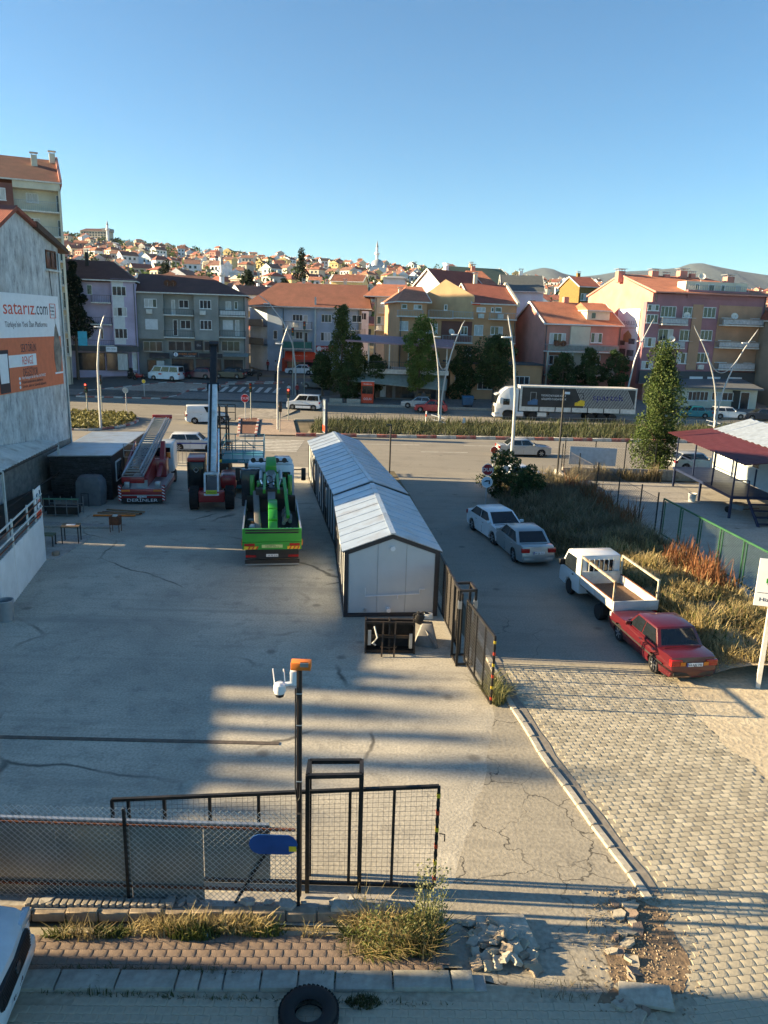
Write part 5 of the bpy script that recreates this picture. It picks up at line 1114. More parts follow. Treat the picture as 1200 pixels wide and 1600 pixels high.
MB().box(-1.2, 1.2, 7.2, 9.2, .9, 3.2).obj('cab', p_white, t, bevel=.15); MB().box(-1.0, 1.0, 7.17, 7.2, 1.9, 2.8).obj('rear_window', glass, t)
MB().hexa([(.1, 7.25, 3.2), (1.15, 7.25, 3.2), (1.1, 9.0, 3.2), (.1, 9.0, 3.2), (.2, 7.5, 3.5), (1.05, 7.5, 3.5), (1, 8.8, 3.4), (.2, 8.8, 3.4)]).obj('roof_fairing', p_white, t, bevel=.05)
MB().box(-1.35, -1.2, 7.0, 7.15, .9, 3.3).obj('exhaust_stack', black, t); MB().box(-1.5, -.55, 6.2, 7.1, 1.2, 3.1).obj('operator_cabin', M('tinted_panel', (.02, .025, .035), .15), t, bevel=.04)
for x in (-.9, -.5, -.1, .3, .7): MB().lathe([(.13, 0), (.13, .08), (.02, .1)], 12, axis='y', c=(x, 7.0, 3.45)).obj('work_light', black, t)
MB().bar((-1.0, 7.1, 3.38), (.9, 7.1, 3.38), .06).obj('light_bar', black, t)
for sx in (-1, 1): MB().bar((sx * 1.2, 8.9, 2.6), (sx * 1.75, 8.9, 2.6), .05).obj('mirror_arm', black, t); MB().box(sx * 1.65, sx * 1.9, 8.8, 8.92, 2.0, 2.7).obj('side_mirror', black, t, bevel=.04)
cr = MB().box(-.55, .55, 5.8, 6.9, 1.0, 1.7).obj('crane_base', gp, t, bevel=.05); MB().tube([(0, 6.3, 1.6), (0, 6.3, 3.0)], .32, 12).obj('crane_column', gp, t)
MB().hexa([(-.3, 5.9, 2.6), (.3, 5.9, 2.6), (.3, 6.6, 3.2), (-.3, 6.6, 3.2), (-.25, 5.7, 3.4), (.25, 5.7, 3.4), (.25, 6.5, 3.75), (-.25, 6.5, 3.75)]).obj('crane_head', gp, t, bevel=.04)
MB().bar((0, 6.1, 3.1), (0, 3.3, 2.0), .36, .4).obj('inner_boom', M('boom_grey', (.2, .21, .22), .45, .3), t)
for i, x in enumerate((-.5, -.18, .14, .46)):
    MB().tube([(x, 6.0, 3.05), (x, 4.9, 2.85)], .1, 10).obj('hydraulic_cylinder', galv, t); MB().tube([(x, 4.9, 2.85), (x * .8, 4.3, 2.7)], .055, 8).obj('piston_rod', chrome, t)
MB().tube([(-.6, 5.5, 2.7), (-.1, 5.0, 3.05), (.5, 5.3, 2.6), (.7, 4.6, 2.45), (.1, 4.3, 2.9), (-.7, 4.5, 2.5)], .035, 6).obj('hose', black, t); MB().tube([(-.75, 4.4, 2.3), (-.5, 4.2, 2.8), (.2, 4.0, 2.5), (.8, 4.4, 2.2)], .03, 6).obj('hose', black, t)
MB().cbox((0, 4.2, 2.35), (1.5, .5, .5)).obj('valve_block', dsteel, t, bevel=.05)
arc = [(0.05, 3.1, 2.0), (.05, 2.6, 2.15), (.05, 2.0, 1.95), (.05, 1.6, 1.6), (.05, 1.45, 1.2)]
for p, q in zip(arc[:-1], arc[1:]): MB().bar(p, Vector(q) + (Vector(q) - Vector(p)) * .06, .42, .5).obj('outer_boom', gp, t, bevel=.06)
MB().bar((-.75, 4.4, 2.3), (-.62, 1.2, 1.25), .28, .3).obj('jib_extension', M('jib_grey', (.17, .155, .14), .6), t, bevel=.03)
for i in range(7): s_ = random.uniform(.25, .55); MB().tube([(.55 + .1 * (i % 4), 2.2 + .5 * (i // 4) + i * .1, 1.35 + .12 * (i % 3)), (.6 + .1 * (i % 4), 3.2 + .5 * (i // 4) + i * .1, 1.4 + .1 * (i % 3))], .09, 8).obj('load_roller', M('roller_grey', (.35, .33, .3), .6, var=.3), t)
for i in range(5): MB().cbox((-.85 + .12 * (i % 2), .6 + i * .55, 1.28), (.5, .3, .25), 0, Matrix.Rotation(i * .7, 3, 'Z')).obj('load_crate', (wood, yellow, offw, orange, steel)[i], t, bevel=.02)
MB().box(-1.2, 1.2, 5.4, 5.75, 1.12, 1.9).obj('front_board', dsteel, t)
for sx in (-1, 1): MB().bar((sx * .95, 5.9, 1.1), (sx * .95, 5.9, 2.9), .22).obj('outrigger_leg', gp, t, bevel=.02); MB().bar((sx * .3, 5.3, 3.0), (sx * .34, 3.4, 2.6), .12, .2).obj('boom_side_plate', gp, t); MB().cbox((sx * .55, 5.0, 2.6), (.3, .5, .35)).obj('hose_reel', gp, t, bevel=.04)
MB().bar((.62, 4.9, 2.9), (.75, 2.0, 1.7), .16, .2).obj('jib_extension', gp, t, bevel=.02)
for i in range(6): MB().tube([(.2 + .16 * i, .5, 1.22), (.18 + .17 * i, 1.6, 1.25)], .07, 8).obj('load_tube', (offw, steel, wood, offw, galv, wood)[i], t)
for i in range(5): MB().cbox((-.3 + .18 * i, .55 + .1 * (i % 2), 1.24), (.16, .3, .22), 0, Matrix.Rotation(i * .5, 3, 'Z')).obj('load_block', (wood, offw, rust, wood, offw)[i], t)
# ---------------------------------------------------------------- red ladder lift truck
t = thing('ladder_lift_truck', 'red furniture lift truck with aluminium ladder raised over its cab', 'truck', (-13.95, 42.35, 0), rad(8))
MB().box(-1.18, 1.18, 0, 4.8, .75, .88).obj('platform', galv, t); MB().box(-1.2, 1.2, -.12, 0, .35, .88).obj('rear_panel', red, t, bevel=.02)
for sx in (-1, 1):
    hz = MB().box(sx * 1.15, sx * .65, -.135, -.121, .74, .86).obj('hazard_board', orange, t); pst = MB().box(sx * 1.12, sx * 1.3, -.15, .1, .2, 1.1).obj('corner_post', red, t)
    for k in range(5): MB().cbox((sx * 1.21, -.158, .3 + k * .18), (.17, .01, .06), 0, Matrix.Rotation(.6, 3, 'Y')).obj('hazard_stripe', inkwht, pst)
    MB().box(sx * 1.1, sx * 1.19, .05, 4.8, .45, .74).obj('side_skirt', red, t); MB().box(sx * 1.0, sx * .7, .1, .5, .88, 1.25).obj('stabiliser', galv, t, bevel=.03)
MB().box(-1.1, 1.1, -.14, -.122, .5, .56).obj('rear_strip', galv, t)
bm_ = MB().box(-1.15, 1.15, -.16, -.05, .12, .36).obj('rear_bumper', black, t); text('DERİNLER', .26, inkwht, bm_, (-.85, -.166, .16), RF, wid=1.7)
pl_ = MB().box(-.26, .26, -.15, -.123, .4, .5).obj('licence_plate', inkwht, t); text('64 HL 224', .09, inkblk, pl_, (-.2, -.154, .42), RF, wid=.42)
MB().box(-.4, .4, .3, 7.4, .4, .75).obj('chassis', dsteel, t); wheels(t, .95, (1.2, 6.3), .42, .28, 'steel')
MB().box(-1.1, 1.1, 5.4, 7.3, .8, 2.7).obj('cab', p_white, t, bevel=.15); MB().box(-.9, .9, 5.38, 5.4, 1.7, 2.4).obj('rear_window', glass, t)
MB().box(-.6, .9, 3.4, 4.6, .88, 2.0).obj('turret', red, t, bevel=.04); MB().box(-.35, .25, .35, .75, .88, 1.3).obj('control_box', galv, t); MB().prism([(2.0, 1.2), (4.4, 1.6), (4.6, 2.9), (4.3, 3.0), (3.3, 1.7)], .5, .75, axis='x').obj('lift_arm', red, t)
A, Bq = Vector((-.55, .35, 1.55)), Vector((.15, 7.6, 3.95))
for k, (wd, dz, s0, s1) in enumerate(((1.15, 0, 0, 1), (.95, .13, .0, .97), (.75, .26, .02, .94))):
    p, q = A.lerp(Bq, s0) + Vector((0, 0, dz)), A.lerp(Bq, s1) + Vector((0, 0, dz)); ld = MB()
    for sx in (-1, 1): ld.bar(p + Vector((sx * wd / 2, 0, 0)), q + Vector((sx * wd / 2, 0, 0)), .07, .13)
    o = ld.obj('ladder_section', galv, t); rg = MB()
    for i in range(26): m_ = p.lerp(q, i / 25); rg.bar(m_ + Vector((-wd / 2, 0, 0)), m_ + Vector((wd / 2, 0, 0)), .035)
    rg.obj('rung', galv, o)
MB().box(-1.15, .1, .25, .5, 1.15, 1.5).obj('ladder_foot', red, t, bevel=.03); MB().prism([(.5, .9), (3.4, .9), (3.4, 2.3), (.5, 1.4)], .08, .26, axis='x').obj('ladder_side_frame', red, t); MB().prism([(.5, 1.2), (5.0, 2.6), (5.0, 2.85), (.5, 1.45)], -1.22, -1.12, axis='x').obj('ladder_side_frame', red, t); MB().cbox(Bq + Vector((0, .05, .15)), (1.25, .2, .25)).obj('ladder_head', red, t, bevel=.03)
mess = MB()
for i in range(14): y = .9 + i * .17; mess.tube([(-.95 + .1 * (i % 3), y, 1.95 + .03 * i), (-.4, y + .25, 2.1 + .06 * i), (.1, y - .1, 2.0 + .05 * i)], .03, 5)
mess.obj('carriage_frame', galv, t)
rl = MB()
for x in (-1.5, -.9, -.3, .2): rl.bar((x, 3.0, 2.2), (x, 3.0, 3.0), .035)
for z in (2.2, 2.6, 3.0): rl.bar((-1.5, 3.0, z), (.2, 3.0, z), .035)
rl.obj('guard_rail', galv, t); MB().tube([(.95, 4.2, 2.0), (.95, 4.2, 2.3)], .12, 10).obj('beacon', orange, t)
# ---------------------------------------------------------------- telehandler
t = thing('telehandler', 'red telehandler with white telescopic boom pointing up, seen from behind', 'telehandler', (-9.75, 41.6, 0), rad(10))
wheels(t, .98, (.1, 3.2), .66, .5, 'dark')
tr_ = MB()
for sx in (-1, 1):
    for yc in (.1, 3.2):
        for i in range(18): a = i * math.pi / 9; tr_.cbox((sx * .98, yc + .66 * math.cos(a), .66 + .66 * math.sin(a)), (.46, .06, .05), 0, Matrix.Rotation(a + math.pi / 2, 3, 'X') @ Matrix.Rotation(.35 * sx, 3, 'Z'))
tr_.obj('tyre_lug', rubber, t)
MB().box(-.72, .72, -.55, -.1, .5, 1.15).obj('rear_counterweight', red, t, bevel=.08); MB().box(-.5, .5, -.1, 4.0, .55, 1.1).obj('chassis', dsteel, t)
MB().box(.42, 1.35, .9, 2.9, .95, 1.75).obj('engine_cover', red, t, bevel=.16); hv = MB()
for i in range(4): hv.box(.6 + i * .16, .7 + i * .16, 1.0, 1.35, 1.752, 1.765)
hv.obj('cooling_slot', black, t)
MB().box(-1.35, -.42, .9, 2.5, .95, 2.55).obj('operator_cab', M('cab_glass', (.015, .018, .02), .12), t, bevel=.05); MB().box(-1.38, -.4, .85, 2.55, 2.55, 2.8).obj('cab_roof', red, t, bevel=.06); MB().box(-1.36, -.4, .86, 2.5, .8, 1.05).obj('cab_base', red, t)
cf = MB()
for x in (-1.36, -.44):
    for y in (.88, 2.5): cf.box(x - .03, x + .03, y - .03, y + .03, 1.0, 2.56)
cf.obj('cab_frame', black, t); MB().tube([(-.9, .86, 1.95), (-.75, .84, 2.1), (-.9, .83, 2.25), (-1.05, .84, 2.1), (-.9, .86, 1.95)], .03, 6).obj('cab_hook', galv, t)
bl = MB()
for x in (-.36, .36): bl.bar((x, -.5, .9), (x, -.2, 2.1), .1, .16)
bl.bar((-.36, -.2, 2.1), (.36, -.2, 2.1), .12).bar((-.36, -.55, .95), (.36, -.55, .95), .08); bl.obj('boom_mount', white, t)
P0, P1, P2 = Vector((0, .1, 2.0)), Vector((.0, 4.3, 6.5)), Vector((0, 6.4, 8.8))
MB().bar(P0, P1, .5, .6).obj('boom', white, t, bevel=.04); MB().bar(P0 + Vector((-.1, -.24, .22)), P1 + Vector((-.1, -.24, .22)), .12, .1).obj('boom_channel', black, t); MB().bar(P1, P2, .4, .46).obj('boom_extension', black, t, bevel=.03)
MB().cbox(P1, (.7, .25, .5), 0, Matrix.Rotation(.82, 3, 'X')).obj('boom_collar', black, t); MB().cbox(P2, (.55, .35, .6), 0, Matrix.Rotation(.5, 3, 'X')).obj('boom_head', black, t); MB().tube([P0 + Vector((.3, 1.0, -.6)), P0 + Vector((.3, 2.6, 2.2))], .07, 8).obj('lift_cylinder', chrome, t)
sg = MB().box(-.3, .3, -.62, -.56, 1.0, 1.22).obj('vehicle_sign', M('sign_yellow_green', (.55, .65, .05), .5), t); text('MANİTU', .12, inkblk, sg, (-.22, -.626, 1.06), RF, wid=.44)
# ---------------------------------------------------------------- forklift behind it
t = thing('forklift', 'dark forklift with raised mast standing behind the red telehandler', 'forklift', (-11.3, 50.8, 0), rad(5))
MB().box(-.6, .6, 0, 1.9, .3, 1.1).obj('body', yellow, t, bevel=.08); MB().box(-.62, .62, -.5, .0, .35, 1.0).obj('counterweight', dsteel, t, bevel=.1); wheels(t, .5, (.2, 1.6), .32, .22, 'dark')
ms = MB()
for x in (-.38, .38, -.22, .22): ms.box(x - .05, x + .05, 2.0, 2.15, .1, 3.9 if abs(x) > .3 else 4.6)
for z in (.5, 1.8, 3.0, 3.8): ms.box(-.42, .42, 2.02, 2.1, z, z + .1)
ms.obj('mast', dsteel, t); gd = MB()
for x in (-.6, .6): gd.bar((x, .2, 1.0), (x, .4, 2.2), .06); gd.bar((x, 1.8, 1.0), (x, 1.5, 2.2), .06); gd.bar((x, .4, 2.2), (x, 1.5, 2.2), .06)
for y in (.4, .7, 1.0, 1.3): gd.bar((-.6, y, 2.2), (.6, y, 2.2), .05)
gd.obj('overhead_guard', dsteel, t); MB().box(-.25, .25, .5, .95, 1.05, 1.5).obj('seat', black, t)
cg = MB()
for x in (-.85, -.3, .3, .85): cg.bar((x, 2.2, 3.6), (x, 2.2, 4.7), .05)
for z in (3.6, 4.15, 4.7): cg.bar((-.85, 2.2, z), (.85, 2.2, z), .05)
cg.obj('load_guard', dsteel, t)
for x in (-.35, .35): MB().box(x - .06, x + .06, 2.2, 3.3, 3.55, 3.62).obj('fork', dsteel, t)
# ---------------------------------------------------------------- teal scissor lift
teal = paint('paint_scissor_teal', (.02, .2, .24)); t = thing('scissor_lift', 'teal scissor lift platform parked between telehandler and crane lorry', 'lift', (-8.75, 45.6, 0), rad(8))
MB().box(-1.2, 1.25, 0, 3.0, .35, 1.15).obj('chassis', teal, t, bevel=.05); wheels(t, 1.05, (.5, 2.5), .4, .28, 'dark'); MB().box(-1.25, 1.3, -.05, 3.1, 1.95, 2.2).obj('platform_deck', teal, t); sg = MB().box(-1.2, 1.25, -.075, -.05, 2.0, 2.18).obj('platform_band', teal, t); text('DERİN VİNÇ', .16, inkwht, sg, (-.3, -.08, 2.03), RF, wid=1.3)
for k in range(3):
    for x in (-.9, .9): MB().bar((x, .2, 1.2 + k * .25), (x, 2.8, 1.45 + k * .22), .07, .12).obj('scissor_arm', dsteel, t); MB().bar((x, 2.8, 1.2 + k * .25), (x, .2, 1.45 + k * .22), .07, .12).obj('scissor_arm', dsteel, t)
rl = MB()
for x in np.linspace(-1.22, 1.27, 5):
    for y in (0, 3.05): rl.bar((x, y, 2.2), (x, y, 3.3), .045)
for z in (2.55, 2.9, 3.3):
    for y in (0, 3.05): rl.bar((-1.22, y, z), (1.27, y, z), .045)
    for x in (-1.22, 1.27): rl.bar((x, 0, z), (x, 3.05, z), .045)
rl.bar((.2, 0, 3.3), (.75, 0, 2.9), .045); rl.obj('guard_rail', teal, t); MB().box(.25, .5, -.12, -.05, 1.5, 1.95).obj('extinguisher_box', inkred, t)
MB().box(-1.0, 1.0, -.03, 0, .6, 1.0).obj('service_panel', dsteel, t)
# ================================================================ THE YARD
roofm = M('insulated_sheet', (.48, .55, .62), .32, .55, .1, 2, dirt=(.4, .41, .42), stretch=(1, 1, 1)); panelm = M('sandwich_panel', (.52, .545, .56), .5, var=.05, scale=1.5); framem = M('cabin_frame', (.045, .042, .045), .5)
def cabin(label, loc, rz, L, W, he, hr, n, side):
    t = thing('site_cabin', label, 'cabin', loc, rz); x0, x1 = 0, W; m = W / 2
    MB().prism([(x0 + .02, .12), (x1 - .02, .12), (x1 - .02, he), (m, hr), (x0 + .02, he)], .03, L - .03, axis='y').obj('wall_core', panelm, t)
    for k in range(3):      # end wall panels
        a, b = x0 + .14 + k * (W - .28) / 3 + .008, x0 + .14 + (k + 1) * (W - .28) / 3 - .008
        zt_ = lambda x: he + (hr - he) * (1 - abs(x - m) / m) - .14
        pts = [(a, .16), (b, .16), (b, zt_(b)), (a, zt_(a))] if k != 1 else [(a, .16), (b, .16), (b, zt_(b)), (m, zt_(m)), (a, zt_(a))]
        MB().prism(pts, .0, .029, axis='y').obj('wall_panel', panelm, t)
    f = MB(); e = .12
    for x in (x0, x1 - e): f.box(x, x + e, -.03, .03, 0, he - .02)
    f.box(x0, x1, -.031, .029, 0, .14); f.prism([(x0, he - .12), (m, hr - .12), (m, hr), (x0, he)], -.04, .05, axis='y'); f.prism([(m, hr - .12), (x1, he - .12), (x1, he), (m, hr)], -.04, .05, axis='y')
    f.obj('end_frame', framem, t)
    r0 = MB(); r0.prism([(x0 - .1, he - .03), (m, hr), (x1 + .1, he - .03), (x1 + .1, he), (m, hr + .03), (x0 - .1, he)], -.06, L + .05, axis='y'); r0.obj('roof_deck', framem, t)
    for s in (0, 1):      # roof sheets, one by one
        for i in range(n):
            y0, y1 = -.05 + i * (L + .08) / n, -.05 + (i + 1) * (L + .08) / n - .012
            xa, xb = (x0 - .12, m) if s == 0 else (m, x1 + .12); za, zb = (he + .0, hr + .045) if s == 0 else (hr + .045, he + .0)
            o = MB().hexa([(xa, y0, za), (xb, y0, zb), (xb, y1, zb), (xa, y1, za), (xa, y0, za + .03), (xb, y0, zb + .03), (xb, y1, zb + .03), (xa, y1, za + .03)]).obj('roof_sheet', roofm, t)
            o.location.z = random.uniform(0, .004)
            MB().hexa([(xa, y1 - .05, za + .031), (xb, y1 - .05, zb + .031), (xb, y1, zb + .031), (xa, y1, za + .031), (xa, y1 - .04, za + .055), (xb, y1 - .04, zb + .055), (xb, y1 - .012, zb + .055), (xa, y1 - .012, za + .055)]).obj('seam', roofm, o)
    MB().bar((m, -.05, hr + .075), (m, L + .04, hr + .075), .2, .025).obj('ridge_cap', roofm, t)
    np_ = int(L / 1.15); fr = MB()
    for i in range(np_ + 1): y = i * L / np_; fr.box(-.03, .02, y - .03, y + .03, .0, he)
    fr.box(-.025, .02, 0, L, 0, .14); fr.box(x1 - .02, x1 + .03, 0, L, 0, .14)
    for i in range(np_ + 1): y = i * L / np_; fr.box(x1 - .02, x1 + .03, y - .03, y + .03, 0, he)
    fr.obj('side_frame', framem, t)
    for i in side: y = (i + .15) * L / np_; w_ = MB().box(-.05, -.0, y, y + .8, 1.0, 2.0).obj('side_window', white, t); MB().box(-.06, -.051, y + .06, y + .74, 1.06, 1.94).obj('pane', wglass, w_)
    return t
t = cabin('near grey site cabin with pale ribbed roof and dark frame', (-1.35, 26.0, 0), rad(6.3), 8.7, 3.42, 2.5, 3.12, 9, (2,))
pp = MB(); pp.tube([(.75, -.06, 1.15), (.75, -.06, .82), (1.9, -.06, .86), (2.75, -.06, .9), (2.75, -.06, 1.08), (2.95, -.06, 1.08)], .022, 6); pp.tube([(1.95, -.06, .86), (1.95, -.06, .72)], .022, 6); pp.obj('white_pipe', inkwht, t)
MB().lathe([(.09, -.06), (.09, .0)], 16, axis='y', c=(1.72, 0, 2.62)).obj('vent_cover', inkwht, t); MB().lathe([(.08, -.2), (.08, .0)], 12, axis='y', c=(1.62, 0, .3)).obj('drain_pipe', inkwht, t); MB().lathe([(.05, -.1), (.05, .0)], 10, axis='y', c=(.75, 0, .28)).obj('drain_pipe', galv, t)
t = cabin('long far site cabin with bluish roof beyond the near one', (-2.32, 34.95, 0), rad(10.3), 16.4, 3.4, 2.56, 3.16, 15, (3, 6, 9)); MB().box(-.05, -.001, 4.2, 5.1, .1, 2.1).obj('door', dsteel, t); MB().box(-.05, -.001, 11.2, 12.1, .1, 2.1).obj('door', dsteel, t)
# loader bucket attachment and grey scoop in front of the cabin
t = thing('loader_bucket', 'rusty dark loader attachment lying in front of the near cabin', 'machine part', (-.5, 22.9, 0), rad(2)); bk = M('bucket_brown', (.035, .027, .022), .65, .3, .4, 4, dirt=(.1, .06, .035))
MB().prism([(0, .02), (.55, .02), (.72, .35), (.6, 1.0), (.45, 1.02), (.52, .35), (.35, .12), (0, .12)], 0, 1.65, axis='x').obj('shell', bk, t)
for x in (0, .78, 1.6): MB().prism([(-.05, .02), (.6, .02), (.7, 1.0), (.3, 1.05), (.05, .4)], x, x + .05, axis='x').obj('side_plate', bk, t)
MB().box(0, 1.65, .25, .34, .92, 1.0).obj('top_beam', bk, t); MB().box(.1, 1.55, .1, .2, .5, .6).obj('cross_beam', bk, t)
for x in (.55, .95): MB().bar((x, -.3, .02), (x + .05, .15, 1.05), .05).obj('prop', bk, t)
MB().bar((.5, -.15, .3), (1.05, -.15, .3), .04).bar((.55, -.02, .6), (1.0, -.02, .6), .04).obj('prop_bar', bk, t); MB().tube([(.3, .0, .95), (.4, -.1, .6), (.25, -.1, .4), (.35, 0, .3)], .03, 6).obj('hose', offw, t); MB().box(.1, .2, -.02, .05, .3, .8).box(1.45, 1.55, -.02, .05, .2, .7).obj('cylinder_mount', galv, t)
t = thing('hopper', 'grey dusty metal hopper standing beside the loader attachment', 'machine part', (1.25, 23.9, 0), rad(-4)); gsc = M('hopper_grey', (.24, .23, .22), .8, var=.25, dirt=(.17, .15, .13))
MB().hexa([(-.1, -.35, 0), (.75, -.4, 0), (.6, .4, 0), (-.05, .4, 0), (.15, -.1, .72), (.5, -.1, .72), (.5, .2, .72), (.15, .2, .72)]).obj('shell', gsc, t, bevel=.03); MB().bar((.2, -.05, .6), (.68, -.42, .05), .1).obj('front_rib', gsc, t)
MB().cbox((.05, .1, .85), (.28, .3, .35), 0, Matrix.Rotation(.4, 3, 'Y')).obj('neck', dsteel, t, bevel=.04); MB().cbox((.35, .1, .95), (.3, .2, .18)).obj('clamp', offw, t, bevel=.03); MB().tube([(-.1, .1, .8), (-.15, .0, 1.0), (.2, .05, 1.1), (.45, .05, 1.0)], .035, 6).obj('hose', dsteel, t)
# ---------------------------------------------------------------- gates, wires
def wire_grid(b, A, B, z0, z1, step, r):
    A, B = Vector(A), Vector(B); L = (B - A).length; n = int(L / step)
    for i in range(n + 1): p = A.lerp(B, i / n); b.bar((p.x, p.y, z0), (p.x, p.y, z1), r)
    k = int((z1 - z0) / step)
    for j in range(k + 1): z = z0 + (z1 - z0) * j / k; b.bar((A.x, A.y, z), (B.x, B.y, z), r)
def wire_diag(b, A, B, z0, z1, step, r):
    A, B = Vector(A), Vector(B); L = (B - A).length; h = z1 - z0
    for sgn in (1, -1):
        s = -h
        while s < L:
            t0, t1 = s, s + h; a0, a1 = z0, z1
            if t0 < 0: a0 += -t0; t0 = 0
            if t1 > L: a1 -= t1 - L; t1 = L
            if t1 - t0 > .01:
                p, q = A.lerp(B, t0 / L), A.lerp(B, t1 / L)
                if sgn < 0: a0, a1 = z0 + z1 - a0, z0 + z1 - a1
                b.bar((p.x, p.y, a0), (q.x, q.y, a1), r)
            s += step
gatem = M('gate_black', (.02, .019, .018), .5, .2, .3, dirt=(.05, .04, .035)); wirem = M('wire', (.16, .15, .14), .5, .3); wirel = M('wire_bright', (.6, .6, .58), .4, .25)
def gate(label, A, B, fr, h, z0=.06, step=.09, r=.006, name='mesh_gate', stripe=False, hB=None):
    t = thing(name, label, 'gate', (0, 0, 0)); A, B = Vector(A), Vector(B); f = MB()
    hB = hB or h
    for z, zb in ((z0, z0), (h, hB)): MB().bar((A.x, A.y, z), (B.x, B.y, zb), .06).obj('rail', gatem, t)
    for s in fr: p = A.lerp(B, s); MB().bar((p.x, p.y, z0), (p.x, p.y, h + (hB - h) * s), .055).obj('upright', gatem, t)
    w = MB(); wire_grid(w, A, B, z0, h, step, r)
    if hB != h: w.v = [(x, y, z0 + (z - z0) * (1 + (hB / h - 1) * (A.x - x) / (A.x - B.x))) for x, y, z in w.v]
    w.obj('wire_mesh', wirem, t)
    if stripe:
        for s in stripe:
            p = A.lerp(B, s)
            for k in range(11): z = z0 + .12 + k * (h - .25) / 11; MB().bar((p.x, p.y, z), (p.x, p.y, z + .085), .066).obj('warning_band', (inkred, gatem, yellow, gatem)[k % 4], t)
    return t
t = gate('black wire gate leaf standing open behind the sheet-metal fence', (1.17, 12.32, 0), (-4.9, 12.3, 0), (0, .135, .27, .4, .55, .7, .84, .95, 1), 2.24, .08, .1, .0045, stripe=(0,), hB=1.76); MB().bar((1.15, 12.3, .05), (.2, 12.4, .05), .05).obj('bottom_rail', gatem, t); MB().tube([(1.22, 12.3, 1.25), (1.32, 12.28, 1.25), (1.32, 12.28, 1.1)], .012, 5).obj('latch', gatem, t)
t = thing('gate_portal', 'black steel guide frame straddling the near gate leaf', 'gate frame', (0, 0, 0))
for x, y in ((-1.24, 12.12), (-.26, 12.2), (-.28, 12.66), (-1.25, 12.6)): MB().bar((x, y, 0), (x, y, 2.52), .075).obj('post', gatem, t)
fr = MB(); P = [(-1.24, 12.12), (-.26, 12.2), (-.28, 12.66), (-1.25, 12.6)]
for i in range(4): fr.bar(P[i] + (2.5,), P[(i + 1) % 4] + (2.5,), .075)
fr.obj('top_frame', gatem, t)
t = thing('camera_pole', 'dark steel pole carrying a white security camera and orange cap', 'pole', (-1.36, 11.83, 0)); MB().box(-.045, .045, -.045, .045, .2, 4.78).obj('pole', M('pole_brown', (.045, .032, .028), .55, .3), t, bevel=.01)
MB().box(-.14, .2, -.09, .09, 4.76, 4.9).obj('cap_box', orange, t, bevel=.01); MB().box(.02, .16, -.095, -.05, 4.83, 4.9).obj('cap_tape', galv, t)
cmr = MB().box(-.16, -.04, -.05, .06, 4.45, 4.72).obj('camera_bracket', inkwht, t, bevel=.02); MB().tube([(-.12, -.02, 4.5), (-.3, -.04, 4.46)], .04, 8).obj('camera_arm', inkwht, cmr); MB().lathe([(.05, 0), (.1, -.04), (.11, -.14), (.09, -.2)], 16, c=(-.33, -.05, 4.52)).obj('camera_body', inkwht, cmr, smooth=True); MB().lathe([(.085, -.2), (.07, -.26), (.02, -.29)], 16, c=(-.33, -.05, 4.52)).obj('camera_dome', black, cmr, smooth=True)
for x in (-.42, -.24): MB().tube([(x, -.02, 4.45), (x - .03, -.02, 4.75)], .012, 5).obj('antenna', inkwht, cmr)
MB().tube([(-.06, -.03, 4.4), (-.065, -.03, 2.5), (-.03, -.07, 2.2), (.02, -.07, 2.3), (.03, -.06, 2.6)], .014, 5).obj('cable', black, t)
for z in (2.6, 3.7, 4.3): MB().box(-.05, .05, -.05, .05, z, z + .015).obj('cable_tie', offw, t)
# sheet-metal fence and chain link
sheetm = M('fence_sheet', (.26, .265, .24), .3, .45, .22, 1.2, dirt=(.3, .28, .22)); rrust = M('rail_rust', (.17, .06, .03), .7, .2, .3, 8)
t = thing('sheet_fence', 'grey sheet-metal fence with rusty rails behind chain link', 'fence', (0, 11.68, 0))
xs = [-9.6, -8.3, -7.0, -5.72, -4.38, -3.06]
for a, b in zip(xs[:-1], xs[1:]): MB().box(a + .004, b - .004, -.005, .005, .1, 1.78).obj('metal_sheet', sheetm, t)
MB().box(-3.05, -1.86, -.005, .005, .66, 1.78).obj('metal_sheet', sheetm, t); MB().box(-9.6, -1.88, -.035, .03, 1.78, 1.81).obj('top_flashing', galv, t)
for z in (1.73, .46): MB().bar((-9.6, -.04, z), (-1.4, -.04, z), .045).obj('rail', rrust, t)
for x in (-7.6, -4.42, -1.34): MB().bar((x, -.09, 0), (x, -.09, 2.1), .055).obj('post', gatem, t)
MB().bar((-1.75, -.06, 1.6), (-2.5, -.06, .18), .05).obj('brace', gatem, t); MB().bar((-3.05, -.05, .14), (-1.4, -.05, .16), .03).obj('bottom_bar', gatem, t)
w = MB(); wire_diag(w, (-9.6, -.1, 0), (-1.36, -.1, 0), .16, 2.12, .115, .0055); w.obj('chain_link', wirel, t)
bp = MB(); n_ = 14; pts = [(-1.78 + .21 * math.cos(a) + (.22 if math.cos(a) > 0 else -.22), 1.52 + .2 * math.sin(a)) for a in np.linspace(0, 2 * math.pi, n_, endpoint=False)]
o = tag(bp.prism(pts, 0, .02, axis='y').obj('plastic_plate', M('plate_blue', (.015, .07, .24), .5), None, (0, 11.5, .0)), 'dark blue oval plastic plate wired to the chain link fence', 'plate'); MB().box(-1.5, -1.37, -.012, -.001, 1.4, 1.5).obj('sticker', yellow, o)
